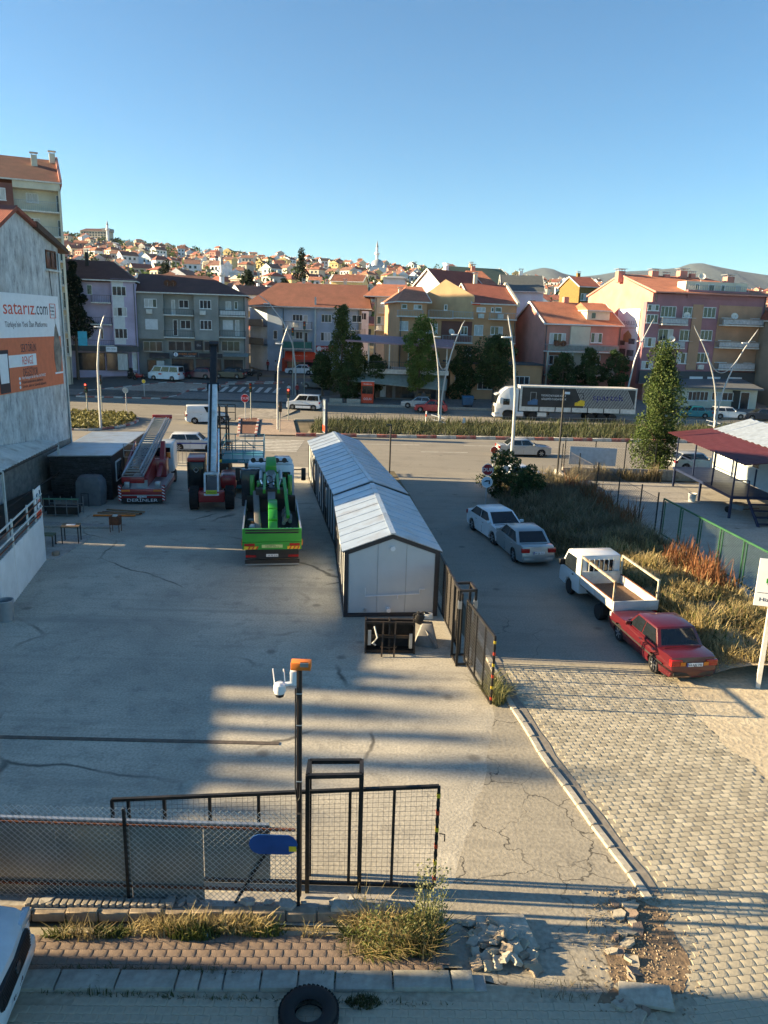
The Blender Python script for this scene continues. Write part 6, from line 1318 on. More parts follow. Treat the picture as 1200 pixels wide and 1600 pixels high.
# low wall in front of the fence
blockm = ground_mat('wall_block', (.27, .215, .165), (.33, .27, .2), (.18, .145, .115), fine=7, bstr=.8)
wl = thing('low_wall', 'low crumbling block wall under the sheet-metal fence', 'wall', (0, 0, 0)); core = MB().hexa([(-10, 11.12, 0), (.35, 11.5, 0), (.35, 12.0, 0), (-10, 11.7, 0), (-10, 11.14, .23), (.35, 11.52, .2), (.35, 11.98, .14), (-10, 11.68, .2)]).obj('wall_core', conc, wl)
x = -9.9
while x < .2:
    L = random.uniform(.5, .62); y = 11.1 + .0367 * (x + 10)
    MB().box(0, L - .02, -.05, .12, 0, .2 + random.uniform(-.015, .015)).obj('wall_block', blockm, wl, (x, y, .02), (random.uniform(-.02, .02), 0, .036), bevel=.015, seg=1); x += L
x = -6.2
while x < -3.6: MB().box(0, .1, 0, .16, 0, .07).obj('hollow_brick', M('brick_grey', (.3, .27, .23), .9), wl, (x, 11.32 + .03 * (x + 6), .225), random.uniform(-.1, .1), bevel=.012, seg=1); x += .125
for i in range(18):
    x = random.uniform(-6, .3); s = random.uniform(.06, .2); o = MB().prism([(s * random.uniform(.6, 1.2) * math.cos(q), s * .6 * random.uniform(.6, 1.2) * math.sin(q)) for q in np.linspace(0, 5.2, 6)], 0, s * .5).obj('mortar_lump', conc, wl, (x, 11.45 + .035 * (x + 6) + random.uniform(-.08, .12), .21), (random.uniform(-.2, .2), random.uniform(-.2, .2), random.uniform(0, 6)))
MB().hexa([(-.75, 11.4, .15), (.3, 11.45, .12), (.35, 11.75, .1), (-.7, 11.75, .15), (-.75, 11.42, .3), (.2, 11.47, .27), (.25, 11.7, .25), (-.7, 11.72, .3)]).obj('cap_slab', stone, wl, bevel=.03)
# heap of lifted pavers
hp = [(1.78 + .17 * (i % 7) + random.uniform(-.04, .04), 10.55 + .2 * (i // 7) + random.uniform(-.05, .05), .03 + .11 * max(0, 2 - abs(i % 7 - 3)) * random.uniform(.3, .8)) for i in range(31)]
pmh = []
for k in range(4): pmh.append(MB().prism([(x - .11, y - .07) for x, y in paver_shape(.22, .14 + .02 * k)], 0, .08).mesh('loose_paver', (stone, pavm, stone, blockm)[k], False, .008, 1))
for x, y, z in hp: k = random.randrange(4); lab_ = ('narrow grey paving block', 'grey paving block', 'pale stone paving block', 'reddish paving block')[k] + ' in the heap at the apron corner'; o = link('loose_paver', pmh[k], None, (x, y, z), (random.uniform(-.6, .6), random.uniform(-.6, .6), random.uniform(0, 6))); tag(o, lab_, 'paving block', 'heap of lifted paving blocks')
o = tag(MB().hexa([(-.5, -.3, 0), (.5, -.3, 0), (.45, .3, 0), (-.45, .3, 0), (-.5, -.3, .1), (.5, -.3, .1), (.45, .3, .1), (-.45, .3, .1)]).obj('broken_slab', stone, None, (2.35, 11.3, .02), .08, bevel=.02), 'flat grey kerb slab behind the heap of paving blocks', 'slab')
o = tag(MB().hexa([(-.4, -.2, 0), (.45, -.2, 0), (.4, .2, 0), (-.4, .15, 0), (-.4, -.2, .08), (.45, -.2, .08), (.4, .2, .1), (-.4, .15, .1)]).obj('broken_slab', stone, None, (4.45, 10.0, .05), (.15, -.1, -.25), bevel=.02), 'tilted broken concrete slab in the bare earth gap', 'slab')
# tyre by the kerb
R_, r_ = .33, .13; prof = [(R_ + r_ * math.cos(a) * (1.0 if math.cos(a) < 0 else .95), r_ * 1.05 * math.sin(a)) for a in np.linspace(-2.6, 2.6, 15)]
ty = thing('tyre', 'old black truck tyre lying flat beside the kerb slabs', 'tyre', (-.93, 9.42, .155), 0); b = MB(); b.lathe([(R_ + .13 * math.cos(a), .135 * math.sin(a)) for a in np.linspace(math.pi - .35, -math.pi + .35, 20)] , 36); b.f = [f for f in b.f if len(f) == 4]; b.m = [0] * len(b.f); b.obj('carcass', rubber, ty, smooth=True); tr_ = MB()
for i in range(40): a = i * math.pi / 20; tr_.cbox(((R_ + .128) * math.cos(a), (R_ + .128) * math.sin(a), 0), (.02, .05, .16), 0, Matrix.Rotation(a, 3, 'Z') @ Matrix.Rotation(.5, 3, 'X'))
tr_.obj('tread_block', rubber, ty)
# ---------------------------------------------------------------- sliding gate and fence along the cabins
t = gate('black wire gate leaf with red and yellow striped end post by the road', (3.2, 19.55, 0), (2.72, 22.4, 0), (0, .3, .6, .85, 1), 2.14, .1, .1, .007, stripe=(0,))
t = thing('gate_portal', 'black steel guide frame at the roadside gate beside the cabins', 'gate frame', (0, 0, 0)); P = [(2.45, 22.15), (2.95, 22.25), (2.85, 22.95), (2.35, 22.85)]
for x, y in P: MB().bar((x, y, 0), (x, y, 2.55), .075).obj('post', gatem, t)
fr = MB()
for i in range(4): fr.bar(P[i] + (2.53,), P[(i + 1) % 4] + (2.53,), .075); fr.bar(P[i] + (.06,), P[(i + 1) % 4] + (.06,), .06)
fr.obj('frame', gatem, t)
for i, (x, y) in enumerate(P[:2]): MB().box(x - .06, x + .06, y - .06, y + .06, 1.95, 2.2).obj('roller_bracket', galv, t)
t = gate('dark boarded mesh fence running beside the grey cabins', (2.62, 22.98, 0), (2.28, 26.3, 0), (0, .2, .4, .6, .8, 1), 2.1, .1, .1, .007, 'mesh_fence'); t['category'] = 'fence'; MB().hexa([(2.63, 23, .12), (2.3, 26.25, .12), (2.31, 26.25, .12), (2.64, 23, .12), (2.63, 23, 2.05), (2.3, 26.25, 2.05), (2.31, 26.25, 2.05), (2.64, 23, 2.05)]).obj('backing_sheet', M('backing_brown', (.07, .062, .058), .6), t)
t = gate('dark boarded mesh fence running beside the long cabin', (2.27, 26.35, 0), (1.35, 35.2, 0), tuple(np.linspace(0, 1, 9)), 2.1, .1, .12, .007, 'mesh_fence'); t['category'] = 'fence'
# ---------------------------------------------------------------- left side of the yard
corr = M('corrugated_pale', (.64, .63, .59), .55, .2, .15, 1.5, dirt=(.36, .31, .25)); corrw = M('corrugated_white', (.66, .67, .68), .55, .1, .1, 1.2)
def corrugated(name, mat, parent, P, n, amp):   # P: 4 corners a,b,c,d ; ribs run a->d, repeat along a->b
    a, b, c, d_ = [Vector(p) for p in P]; nm = (b - a).cross(d_ - a).normalized(); V = []; F = []
    for i in range(n * 4 + 1):
        s = i / (n * 4); k = (0, 1, 1, 0)[i % 4] * amp
        V += [a.lerp(b, s) + nm * k, d_.lerp(c, s) + nm * k]
    for i in range(n * 4): F.append((2 * i, 2 * i + 2, 2 * i + 3, 2 * i + 1))
    m_ = bpy.data.meshes.new(name); m_.from_pydata([tuple(v) for v in V], [], F); m_.materials.append(mat); o = link(name, m_, parent); sm = o.modifiers.new('t', 'SOLIDIFY'); sm.thickness = .012; return o
t = thing('yard_shelter', 'open lean-to with pale corrugated roof against the old gable wall', 'shelter', (0, 0, 0)); corrugated('roof', corr, t, [(-17.0, 28.5, 3.4), (-19.1, 43.6, 3.2), (-19.9, 43.6, 3.35), (-19.9, 28.5, 4.6)], 36, .05)
for x, y, z in ((-18.85, 42.9, 3.2), (-17.7, 34.2, 3.35), (-17.15, 29.5, 3.4)): MB().bar((x, y, 0), (x, y, z), .09).obj('post', offw, t)
for p, q in (((-18.85, 42.9, 3.15), (-17.15, 29.5, 3.35)), ((-18.85, 42.9, 1.6), (-17.7, 34.2, 1.6))): MB().bar(p, q, .08).obj('beam', dsteel, t)
MB().box(-19.7, -18.5, 33, 41, 0, .9).obj('workbench', dsteel, t); MB().tube([(-19.6, 30, 3.6), (-19.3, 36, 3.0), (-19.4, 41, 2.8)], .04, 6).obj('cable', black, t)
t = thing('corrugated_fence', 'white corrugated sheet fence topped by two pipe rails', 'fence', (0, 0, 0)); A, Bv = Vector((-13.35, 24.9, 0)), Vector((-14.72, 31.5, 0))
for i in range(8): p, q = A.lerp(Bv, i / 8), A.lerp(Bv, (i + 1) / 8 - .006); corrugated('sheet', corrw, t, [(p.x, p.y, .02), (q.x, q.y, .02), (q.x, q.y, 2.0), (p.x, p.y, 2.0)], 4, -.05)
for z in (2.45, 3.0): MB().bar((A.x, A.y, z), (Bv.x, Bv.y, z), .05).obj('rail', offw, t)
for s in (0, .33, .66, 1): p = A.lerp(Bv, s); MB().bar((p.x - .05, p.y, 0), (p.x - .05, p.y, 3.05), .06).obj('post', offw, t)
for z in (2.2, 2.72): MB().bar((A.x - .03, A.y, z), (Bv.x - .03, Bv.y, z), .04).obj('lower_rail', rrust, t)
t = thing('crane_hire_sign', 'small white sign with crane silhouettes hung on the corrugated fence', 'sign', (-14.62, 30.6, 0), rad(101.8)); MB().box(0, 1.0, -.05, -.02, 2.1, 3.35).obj('board', inkwht, t); MB().box(0, 1.0, -.055, -.051, 2.1, 2.35).obj('red_band', inkred, t)
MB().tube([(.15, -.06, 2.5), (.2, -.06, 3.1), (.35, -.06, 3.12)], .03, 5).obj('printed_crane', M('print_slate', (.05, .09, .12), .5), t); MB().tube([(.85, -.06, 2.55), (.72, -.06, 3.2)], .03, 5).obj('printed_crane', MATS['print_slate'], t); MB().box(.08, .35, -.06, -.052, 2.42, 2.52).obj('printed_truck', MATS['print_slate'], t); MB().box(.6, .9, -.06, -.052, 2.42, 2.55).obj('printed_truck', MATS['print_slate'], t); text('DERİN', .16, inkred, t, (.38, -.056, 2.72), RF, wid=.35); text('KİRALIK VİNÇ', .09, inkblk, t, (.32, -.056, 2.92), RF, wid=.45)
MB().tube([(0, 0, 2.0), (0, 0, 3.4)], .03, 6).obj('hanger', offw, t); t.rotation_euler.z = rad(101.8)
t = thing('waste_bin', 'grey metal bin standing at the end of the corrugated fence', 'bin', (-13.15, 24.75, 0)); MB().lathe([(.24, 0), (.28, .7), (.3, .72), (.3, .76), (.26, .76), (.22, .1)], 18).obj('bin', galv, t, smooth=True)
# black cabin with stacked-slate end
t = thing('site_office', 'black office cabin with stacked slate cladding on its end', 'cabin', (-19.3, 42.7, 0), rad(6.5)); MB().box(0, 3.4, .06, 9.6, 0, 2.55).obj('wall', M('office_black', (.022, .024, .028), .5), t)
for i in range(5): y = .0 + i * 1.93; MB().hexa([(-.08, y - .1, 2.56), (3.5, y - .1, 2.62), (3.5, y + 1.8, 2.62), (-.08, y + 1.8, 2.56), (-.08, y - .1, 2.62), (3.5, y - .1, 2.68), (3.5, y + 1.8, 2.68), (-.08, y + 1.8, 2.62)]).obj('roof_sheet', roofm, t)
sl_ = MB(); z = .02
while z < 2.5:
    hh = random.uniform(.05, .09); x = 0.
    while x < 3.35: ln = random.uniform(.15, .5); sl_.box(x, min(3.38, x + ln) - .008, random.uniform(-.07, -.01), .058, z, z + hh - .008); x += ln
    z += hh
o = sl_.obj('slate_cladding', M('slate', (.035, .037, .042), .5, var=.6, scale=5, island=.6), t); o['kind'] = 'stuff'
for y in (1.0, 5.4): w_ = MB().box(3.4, 3.46, y, y + 1.3, .9, 2.1).obj('window', white, t); [MB().box(3.461, 3.468, y + .07 + k * .42, y + .43 + k * .42, .98, 2.02).obj('pane', wglass, w_) for k in range(3)]
for y in (3.2, 7.6): MB().box(3.4, 3.44, y, y + .9, .1, 2.1).obj('door', M('door_walnut', (.13, .07, .04), .5), t)
# barrier seen between office and ladder truck
t = thing('crowd_barrier', 'galvanised crowd barrier behind the black office cabin', 'barrier', (-18.2, 54.2, 0), rad(4)); b = MB()
for i in range(16): b.bar((i * .28, 0, .15), (i * .28, 0, 1.15), .025)
for z in (.15, 1.15): b.bar((0, 0, z), (4.2, 0, z), .04)
b.obj('frame', galv, t); MB().bar((.2, -.3, .02), (.2, .3, .02), .05).bar((4, -.3, .02), (4, .3, .02), .05).obj('foot', galv, t)
t = thing('covered_machine', 'machine wrapped in a grey tarpaulin before the slate wall', 'tarpaulin', (-16.75, 42.0, 0)); tp = M('tarpaulin', (.12, .13, .14), .7, var=.2, bump=.5, bscale=4); V = []; b = MB()
for k, (z, s) in enumerate(((0, .95), (.35, 1.0), (.9, 1.02), (1.35, .95), (1.62, .75), (1.68, .3))):
    for j in range(16): a = j * math.pi / 8; c_, s_ = math.cos(a), math.sin(a); q = 1 / max(abs(c_), abs(s_)) ** .7; b.v.append((.85 * s * c_ * q * .9 + random.uniform(-.03, .03), .6 * s * s_ * q * .9 + random.uniform(-.03, .03), z + random.uniform(-.03, .03)))
for k in range(5):
    for j in range(16): b.f.append((k * 16 + j, k * 16 + (j + 1) % 16, k * 16 + 16 + (j + 1) % 16, k * 16 + 16 + j)); b.m.append(0)
b.f.append(tuple(range(80, 96))); b.m.append(0); b.obj('tarpaulin', tp, t, smooth=True); MB().bar((-.3, -.7, 0), (-.3, -.7, .75), .03).bar((.1, -.7, 0), (.1, -.7, .75), .03).bar((-.3, -.7, .75), (.1, -.7, .75), .03).obj('stand', black, t)
t = thing('metal_crate', 'rusty grey pipe crate with green top bar below the slate wall', 'crate', (-18.1, 38.9, 0), rad(3)); b = MB()
for x in (0, .6, 1.2, 1.8):
    for y in (0, .8): b.bar((x, y, 0), (x, y, .95), .04)
for z in (.1, .55):
    for y in (0, .8): b.bar((0, y, z), (1.8, y, z), .035)
b.obj('frame', steel, t); MB().bar((0, 0, .97), (1.85, 0, .97), .07).obj('top_bar', M('green_bar', (.08, .2, .13), .6), t); MB().box(.1, 1.7, .1, .7, .1, .5).obj('contents', dsteel, t)
o = thing('concrete_step', 'low concrete step edge running out from the shelter', 'step', (0, 0, 0)); MB().hexa([(-18, 36.6, 0), (-13.7, 36.9, 0), (-13.5, 37.3, 0), (-18, 37.4, 0), (-18, 36.6, .16), (-13.9, 36.9, .1), (-13.6, 37.3, .1), (-18, 37.4, .16)]).obj('slab', conc, o, bevel=.03); MB().hexa([(-18, 31.6, 0), (-14.3, 31.6, 0), (-14.2, 35.4, 0), (-18, 35.4, 0), (-18, 31.6, .05), (-14.3, 31.6, .03), (-14.2, 35.4, .03), (-18, 35.4, .05)]).obj('lower_slab', conc, o, bevel=.01)
t = thing('brazier', 'rusty square brazier on thin legs at the step corner', 'brazier', (-13.4, 36.4, 0)); MB().box(-.25, .25, -.2, .2, .38, .8).obj('fire_box', rust, t); b = MB()
for x in (-.22, .22):
    for y in (-.17, .17): b.bar((x, y, 0), (x, y, .38), .03)
b.obj('legs_frame', rust, t); MB().box(-.1, .1, -.1, .1, .8, .86).obj('ash_tray', offw, t)
def table(label, loc, rz, w, dp, h, m_):
    t = thing('small_table', label, 'table', loc, rz); MB().box(-w / 2, w / 2, -dp / 2, dp / 2, h, h + .05).obj('table_top', m_, t)
    for x in (-1, 1):
        for y in (-1, 1): MB().bar((x * (w / 2 - .04), y * (dp / 2 - .04), 0), (x * (w / 2 - .04), y * (dp / 2 - .04), h), .045).obj('leg', dsteel, t)
    return t
t = table('dark square table with papers standing by the corrugated fence end', (-14.75, 34.3, .04), .2, .8, .7, .78, wood); MB().box(-.2, .2, -.1, .15, .83, .84).obj('paper', inkwht, t); table('low bench table next to the dark square table', (-15.7, 33.6, .04), .1, .9, .5, .5, M('bench_green', (.12, .14, .08), .7))
for i in range(4): o = MB().box(-1.1, 1.1, -.07, .07, 0, .07).obj('timber_beam', (orange, wood, rust, wood)[i], None, (-14.5 + .1 * i, 39.3 + .3 * i, .03 + .05 * (i % 2)), .1 - .08 * i, bevel=.01, seg=1); tag(o, 'orange painted beam lying behind the brazier' if i == 0 else 'weathered beam lying behind the brazier', 'beam', None if i == 0 else 'beams behind the brazier')
o = tag(MB().prism([(.2 * math.cos(q) * random.uniform(.7, 1.1), .16 * math.sin(q)) for q in np.linspace(0, 5.4, 7)], 0, .18).obj('stone', M('stone_tan', (.3, .22, .16), .9), None, (-14.6, 32.2, .03), bevel=.03), 'tan stone block lying by the fence end', 'stone')
# steel channel set across the yard
o = tag(MB().box(-11, -2.5, 0, .14, 0, .012).obj('drain_channel', M('channel_rust', (.13, .105, .085), .7, .3, .3, 6), None, (0, 17.25, .004), .012), 'long rusty steel channel set flush across the yard', 'channel')
# ================================================================ RIGHT-HAND LOT
lw = thing('boundary_wall', 'low cracked boundary wall along the weedy bank', 'wall', (0, 0, 0)); pts = [(12.5, 54.6), (12.8, 48), (13.3, 42), (13.6, 36), (14.2, 29), (14.7, 24.5)]
for a, b in zip(pts[:-1], pts[1:]):
    n = 4
    for i in range(n): p, q = Vector(a).lerp(Vector(b), i / n), Vector(a).lerp(Vector(b), (i + .985) / n); MB().bar((p.x, p.y, .28), (q.x, q.y, .28), .28, .6 + random.uniform(-.04, .04)).obj('wall_section', conc, lw, bevel=.02, seg=1)
lw = thing('boundary_wall', 'low concrete wall between the lot and the main road', 'wall', (0, 0, 0))
for i in range(12): MB().box(12.9 + i * 1.9, 14.78 + i * 1.9, 54.2, 54.5, -.02, .75 + random.uniform(-.02, .02)).obj('wall_section', conc, lw, bevel=.02, seg=1)
fdark = M('fence_dark', (.03, .033, .032), .5, .3); fgreen = M('fence_green', (.03, .11, .045), .5)
t = thing('chain_link_fence', 'sagging chain link fence on dark posts above the bank', 'fence', (0, 0, 0)); P = [(12.75, 54), (13.0, 50), (13.3, 46.5), (13.6, 43), (13.9, 40), (14.1, 38)]
for x, y in P: MB().bar((x, y, .4), (x, y, 2.5), .06).obj('post', fdark, t)
w = MB()
for a, b in zip(P[:-1], P[1:]): wire_diag(w, a + (0,), b + (0,), .6, 2.2, .2, .006); w.bar(a + (2.2,), b + (2.2,), .015)
w.obj('chain_link', wirem, t)
t = thing('chain_link_fence', 'green framed chain link fence beside the golden weeds', 'fence', (0, 0, 0)); A, Bv = Vector((14.25, 37.6, 0)), Vector((15.6, 22.5, 0))
for i in range(9): p = A.lerp(Bv, i / 8); MB().bar((p.x, p.y, .4), (p.x, p.y, 2.25), .06).obj('post', fgreen if i else fdark, t); MB().bar((p.x, p.y - .25, .4), (p.x, p.y - .25, 2.2), .04).obj('gate_stile', fgreen, t)
MB().bar((A.x, A.y, 2.27), (Bv.x, Bv.y, 2.27), .07).obj('top_rail', fgreen, t); MB().bar((A.x, A.y, .45), (Bv.x, Bv.y, .45), .05).obj('bottom_rail', fgreen, t); w = MB(); wire_diag(w, A, Bv, .45, 2.25, .13, .006); w.obj('chain_link', M('wire_green', (.2, .27, .22), .5, .4), t)
t = thing('chain_link_fence', 'chain link fence on dark posts before the main road', 'fence', (0, 0, 0))
for x in (13, 15.2, 17.4, 19.6): MB().bar((x, 54.35, .6), (x, 54.35, 2.7), .06).obj('post', fdark, t)
w = MB(); wire_diag(w, (13, 54.35, 0), (19.6, 54.35, 0), .8, 2.5, .2, .006); w.obj('chain_link', wirem, t)
o = tag(MB().box(0, 3.4, 0, .02, 0, 1.3).obj('fence_banner', M('faded_banner', (.42, .46, .5), .7, var=.15), None, (13.3, 54.2, 1.0), (0, .02, 0)), 'faded white banner tied to the fence by the road', 'banner')
# raised cabin with veranda
navy = M('veranda_navy', (.018, .03, .075), .5, .2); t = thing('raised_cabin', 'white cabin on a navy steel veranda under a maroon sheet roof', 'cabin', (0, 0, 0)); cw = M('cabin_white', (.5, .55, .56), .5, var=.06)
for i in range(5): y0 = 52.3 - i * 3.2; wp = MB().box(22.85, 27.6, y0 - 3.18, y0, 1.4, 3.75).obj('wall_panel', cw, t); MB().box(22.8, 22.849, y0 - .1, y0 + .02, 1.4, 3.75).obj('panel_post', navy, t)
for y in (50.6, 46.4, 42.6): w_ = MB().box(22.79, 22.846, y - .9, y, 2.5, 3.3).obj('window', white, t); MB().box(22.78, 22.789, y - .84, y - .06, 2.56, 3.24).obj('pane', wglass, w_)
dk = MB().hexa([(20.15, 42.9, 1.2), (22.9, 42.9, 1.2), (22.9, 52.3, 1.2), (20.15, 52.3, 1.2), (20.15, 42.9, 1.34), (22.9, 42.9, 1.34), (22.9, 52.3, 1.34), (20.15, 52.3, 1.34)]).obj('veranda_deck', navy, t)
for i in range(12): y = 43 + i * .78; MB().box(20.16, 22.84, y, y + .76, 1.342, 1.365).obj('deck_plank', navy, dk)
for x, y in ((20.25, 43.1), (20.25, 47.6), (20.25, 52.1), (22.6, 43.1)): MB().bar((x, y, 0), (x, y, 1.2), .13).obj('leg', navy, t)
for y in (43.1, 46.0, 49.0, 52.1): MB().bar((20.25, y, 1.35), (20.25, y, 3.55), .08).obj('roof_post', navy, t)
corrugated('veranda_roof', M('maroon_sheet', (.13, .035, .04), .55, .1), t, [(20.0, 41.5, 3.45), (20.0, 53.6, 3.6), (23.6, 53.8, 4.0), (23.6, 41.5, 3.85)], 34, .04); corrugated('cabin_roof', M('blue_white_sheet', (.42, .48, .55), .4, .4), t, [(23.1, 40, 3.9), (23.1, 53.4, 3.95), (25.6, 53.4, 4.75), (25.6, 40, 4.7)], 16, .06); corrugated('cabin_roof', MATS['blue_white_sheet'], t, [(25.6, 40, 4.7), (25.6, 53.4, 4.75), (28.2, 53.4, 3.95), (28.2, 40, 3.9)], 16, .06)
st = MB()
for i in range(4): st.box(21.1, 22.3, 42.3 - i * .34, 42.62 - i * .34, 1.0 - i * .3, 1.04 - i * .3)
st.obj('step', navy, t)
for x in (21.05, 22.35): MB().bar((x, 42.8, 1.25), (x, 41.1, .0), .09, .16).obj('stringer', navy, t)
MB().bar((21.05, 42.9, 1.35), (21.05, 42.9, 2.3), .06).bar((20.3, 43.1, 2.3), (21.05, 42.9, 2.3), .06).obj('handrail', navy, t); MB().bar((20.25, 52.1, 2.3), (20.25, 49, 2.3), .05).bar((20.25, 52.1, 2.3), (22.6, 52.1, 1.9), .05).obj('veranda_rail', navy, t)
t = thing('bucket', 'white plastic bucket standing by the veranda leg', 'bucket', (19.7, 47.3, .012)); MB().lathe([(.2, 0), (.25, .5), (.27, .5), (.27, .54), (.22, .5), (.18, .05)], 16).obj('bucket', offw, t, smooth=True)
t = thing('wheelbarrow', 'rusty wheelbarrow parked under the veranda', 'wheelbarrow', (21.2, 43.9, .012), .6); MB().hexa([(-.3, -.3, .35), (.3, -.3, .35), (.25, .3, .35), (-.25, .3, .35), (-.45, -.5, .7), (.45, -.5, .7), (.35, .5, .7), (-.35, .5, .7)]).obj('tray', galv, t); MB().bar((-.3, -1.0, .6), (-.2, .6, .3), .04).bar((.3, -1, .6), (.2, .6, .3), .04).obj('handle', rust, t); MB().lathe([(.18, -.04), (.2, 0), (.18, .04)], 14, axis='x', c=(0, .75, .2)).obj('wheel', rubber, t)
t = thing('roof_sign', 'white upright sign with red lettering on the cabin roof', 'sign', (26.2, 50.4, 0), rad(-12)); MB().box(0, 1.15, 0, .08, 4.6, 6.2).obj('board', inkwht, t)
for x in (.1, 1.0): MB().bar((x, .04, 4.2), (x, .04, 4.62), .05).obj('leg', steel, t)
text('EX.', .55, inkred, t, (.3, -.004, 5.65), RF, wid=.55); text('OTO GALERİ', .3, inkred, t, (.1, -.004, 5.25), RF, wid=.95); text('EKSPER', .3, inkred, t, (.1, -.004, 4.98), RF, wid=.95); text('0276 215', .2, inkblk, t, (.15, -.004, 4.75), RF, wid=.8)
# company sign on its post
t = thing('company_sign', 'white board with a green mobile crane on a white post', 'sign', (11.58, 21.2, 0), rad(-14)); MB().box(-.06, .06, -.06, .06, 0, 4.1).obj('post', offw, t); bd = MB().box(-.5, .95, -.11, -.065, 2.7, 4.15).obj('board', inkwht, t)
MB().box(-.25, .6, -.12, -.111, 3.42, 3.56).obj('printed_crane_base', gp, bd); MB().bar((.5, -.115, 3.6), (-.25, -.115, 4.02), .05).bar((.15, -.115, 3.5), (.15, -.115, 3.8), .12).obj('printed_crane_boom', gp, bd)
for x in (-.15, .05, .25, .45): MB().lathe([(.06, -.122), (.06, -.111)], 12, axis='y', c=(x, 0, 3.4)).obj('printed_wheel', inkblk, bd)
text('Hizmet & Vinç', .16, inkblk, bd, (-.38, -.113, 2.85), RF, wid=1.2); MB().box(-.45, .9, -.114, -.111, 3.1, 3.115).obj('printed_line', inkblk, bd)
# ================================================================ STREET FURNITURE
galvp = M('lamp_post', (.42, .43, .44), .5, .4, .1)
def vlamp(label, base, tl, tr_, fork, u):
    t = thing('street_lamp', label, 'street lamp', base, 0, None); bx_, by, bz = base
    def arm(tp): 
        pts = []
        for i in range(11): s = i / 10; pts.append(Vector((tp[0] * s ** 2.0, tp[1] * s, 1.2 + (tp[2] - 1.2) * s)))
        return pts
    MB().tube([(0, 0, 0), (0, 0, 1.3)], [.16, .13], 10).obj('base', galvp, t)
    for tp, sx in ((tl, -1), (tr_, 1)):
        a = arm(tp); MB().tube([(sx * .1 * (1 - i / 10) + p.x, p.y, p.z) for i, p in enumerate(a)], [.1 - .005 * i for i in range(11)], 8).obj('arm', galvp, t)
        hd = MB(); p = a[-2]; hd.cbox((p.x + sx * -.35, p.y, p.z - .1), (.7, .3, .1)); hd.obj('lamp_head', inkwht, t, bevel=.03)
        e = a[-1]; MB().tube([e, e + Vector((sx * .25, 0, .45))], [.05, .01], 6).obj('finial', galvp, t)
    L = arm(tl)[fork]; R = arm(tr_)[fork]; c = []
    for i in range(13): s = i / 12; c.append((L.x + (R.x - L.x) * s, L.y + (R.y - L.y) * s, L.z + (R.z - L.z) * s - u * 4 * s * (1 - s)))
    MB().tube(c, .05, 6).obj('tie_bow', galvp, t); b = MB()
    for k in range(2): b.bar((-.9 + k * .2, .2, 1.2 - k * .5), (.5 + k * .2, -.2, .9 - k * .5), .07)
    b.obj('clamp_bar', inkwht, t); return t
vlamp('forked street lamp on the median opposite the orange block', (5.6, 80.3, .05), (-1.2, 0, 10.3), (1.9, 0, 10.6), 7, 1.7); vlamp('forked street lamp on the median beyond the raised cabin', (36, 83, .05), (-3.4, 0, 10.8), (3.0, 0, 10.6), 7, 1.5)
def slamp(label, base, pts, r0=.13):
    t = thing('street_lamp', label, 'street lamp', base, 0); n = len(pts); MB().tube(pts, [r0 - (r0 - .05) * i / (n - 1) for i in range(n)], 9).obj('post', galvp, t); p, q = Vector(pts[-2]), Vector(pts[-1]); MB().cbox((p.x - .3, p.y, p.z - .15), (.7, .28, .1)).obj('lamp_head', inkwht, t, bevel=.03); MB().tube([q, q + (q - p) * .3], [.05, .01], 6).obj('finial', galvp, t); return t
slamp('tall street lamp beside the shrub island', (-26.9, 70.8, 0), [(0, 0, 0), (0, 0, 3), (.05, 0, 6), (.25, 0, 8), (.6, 0, 9.6), (.85, 0, 10.3)]); slamp('tall street lamp at the mouth of the side road', (8.75, 52.2, 0), [(0, 0, 0), (.05, 0, 3), (0, 0, 6), (-.2, 0, 8), (-.55, 0, 10), (-.8, 0, 11)])
slamp('street lamp leaning in front of the wall banner', (30.4, 97.2, zt(97)), [(0, 0, 0), (.2, 0, 3), (.6, 0, 6), (1.3, 0, 8.5), (2.2, 0, 10.6)]); slamp('arched street lamp before the blue corner block', (-11.9, 98.5, zt(98.5)), [(0, 0, 0), (0, 0, 3.5), (-.4, 0, 6.5), (-1.6, 0, 9.2), (-3.4, 0, 11.5), (-4.4, 0, 12.2)]); slamp('slim lamp pole at the crossing by the lavender hedge', (-10.7, 74, .1), [(0, 0, 0), (0, 0, 3), (.1, 0, 6), (.5, 0, 8.4), (.9, 0, 9.6)], .1)
t = slamp('old lamp with a white head at the edge of the cabin lot', (46.5, 86.5, 0), [(0, 0, 0), (0, 0, 5), (0, 0, 8.6)]); MB().cbox((-1.0, 0, 8.7), (1.8, .5, .3)).obj('lamp_hood', inkwht, t, bevel=.08)
def post(name, label, cat, base, h, r=.05, mat=None): t = thing(name, label, cat, base); MB().tube([(0, 0, 0), (0, 0, h)], r, 8).obj('post', mat or galvp, t); return t
t = post('slim_pole', 'thin black pole behind the long cabin roof', 'pole', (.3, 52.4, 0), 3.7, .06, black); MB().box(-.3, .06, -.05, .05, 3.65, 3.72).obj('floodlight', black, t); t = post('slim_pole', 'black camera pole beside the chain link fence', 'pole', (12.3, 53.2, 0), 6.4, .07, black); MB().box(.05, .4, -.08, .08, 6.1, 6.25).obj('camera', inkwht, t)
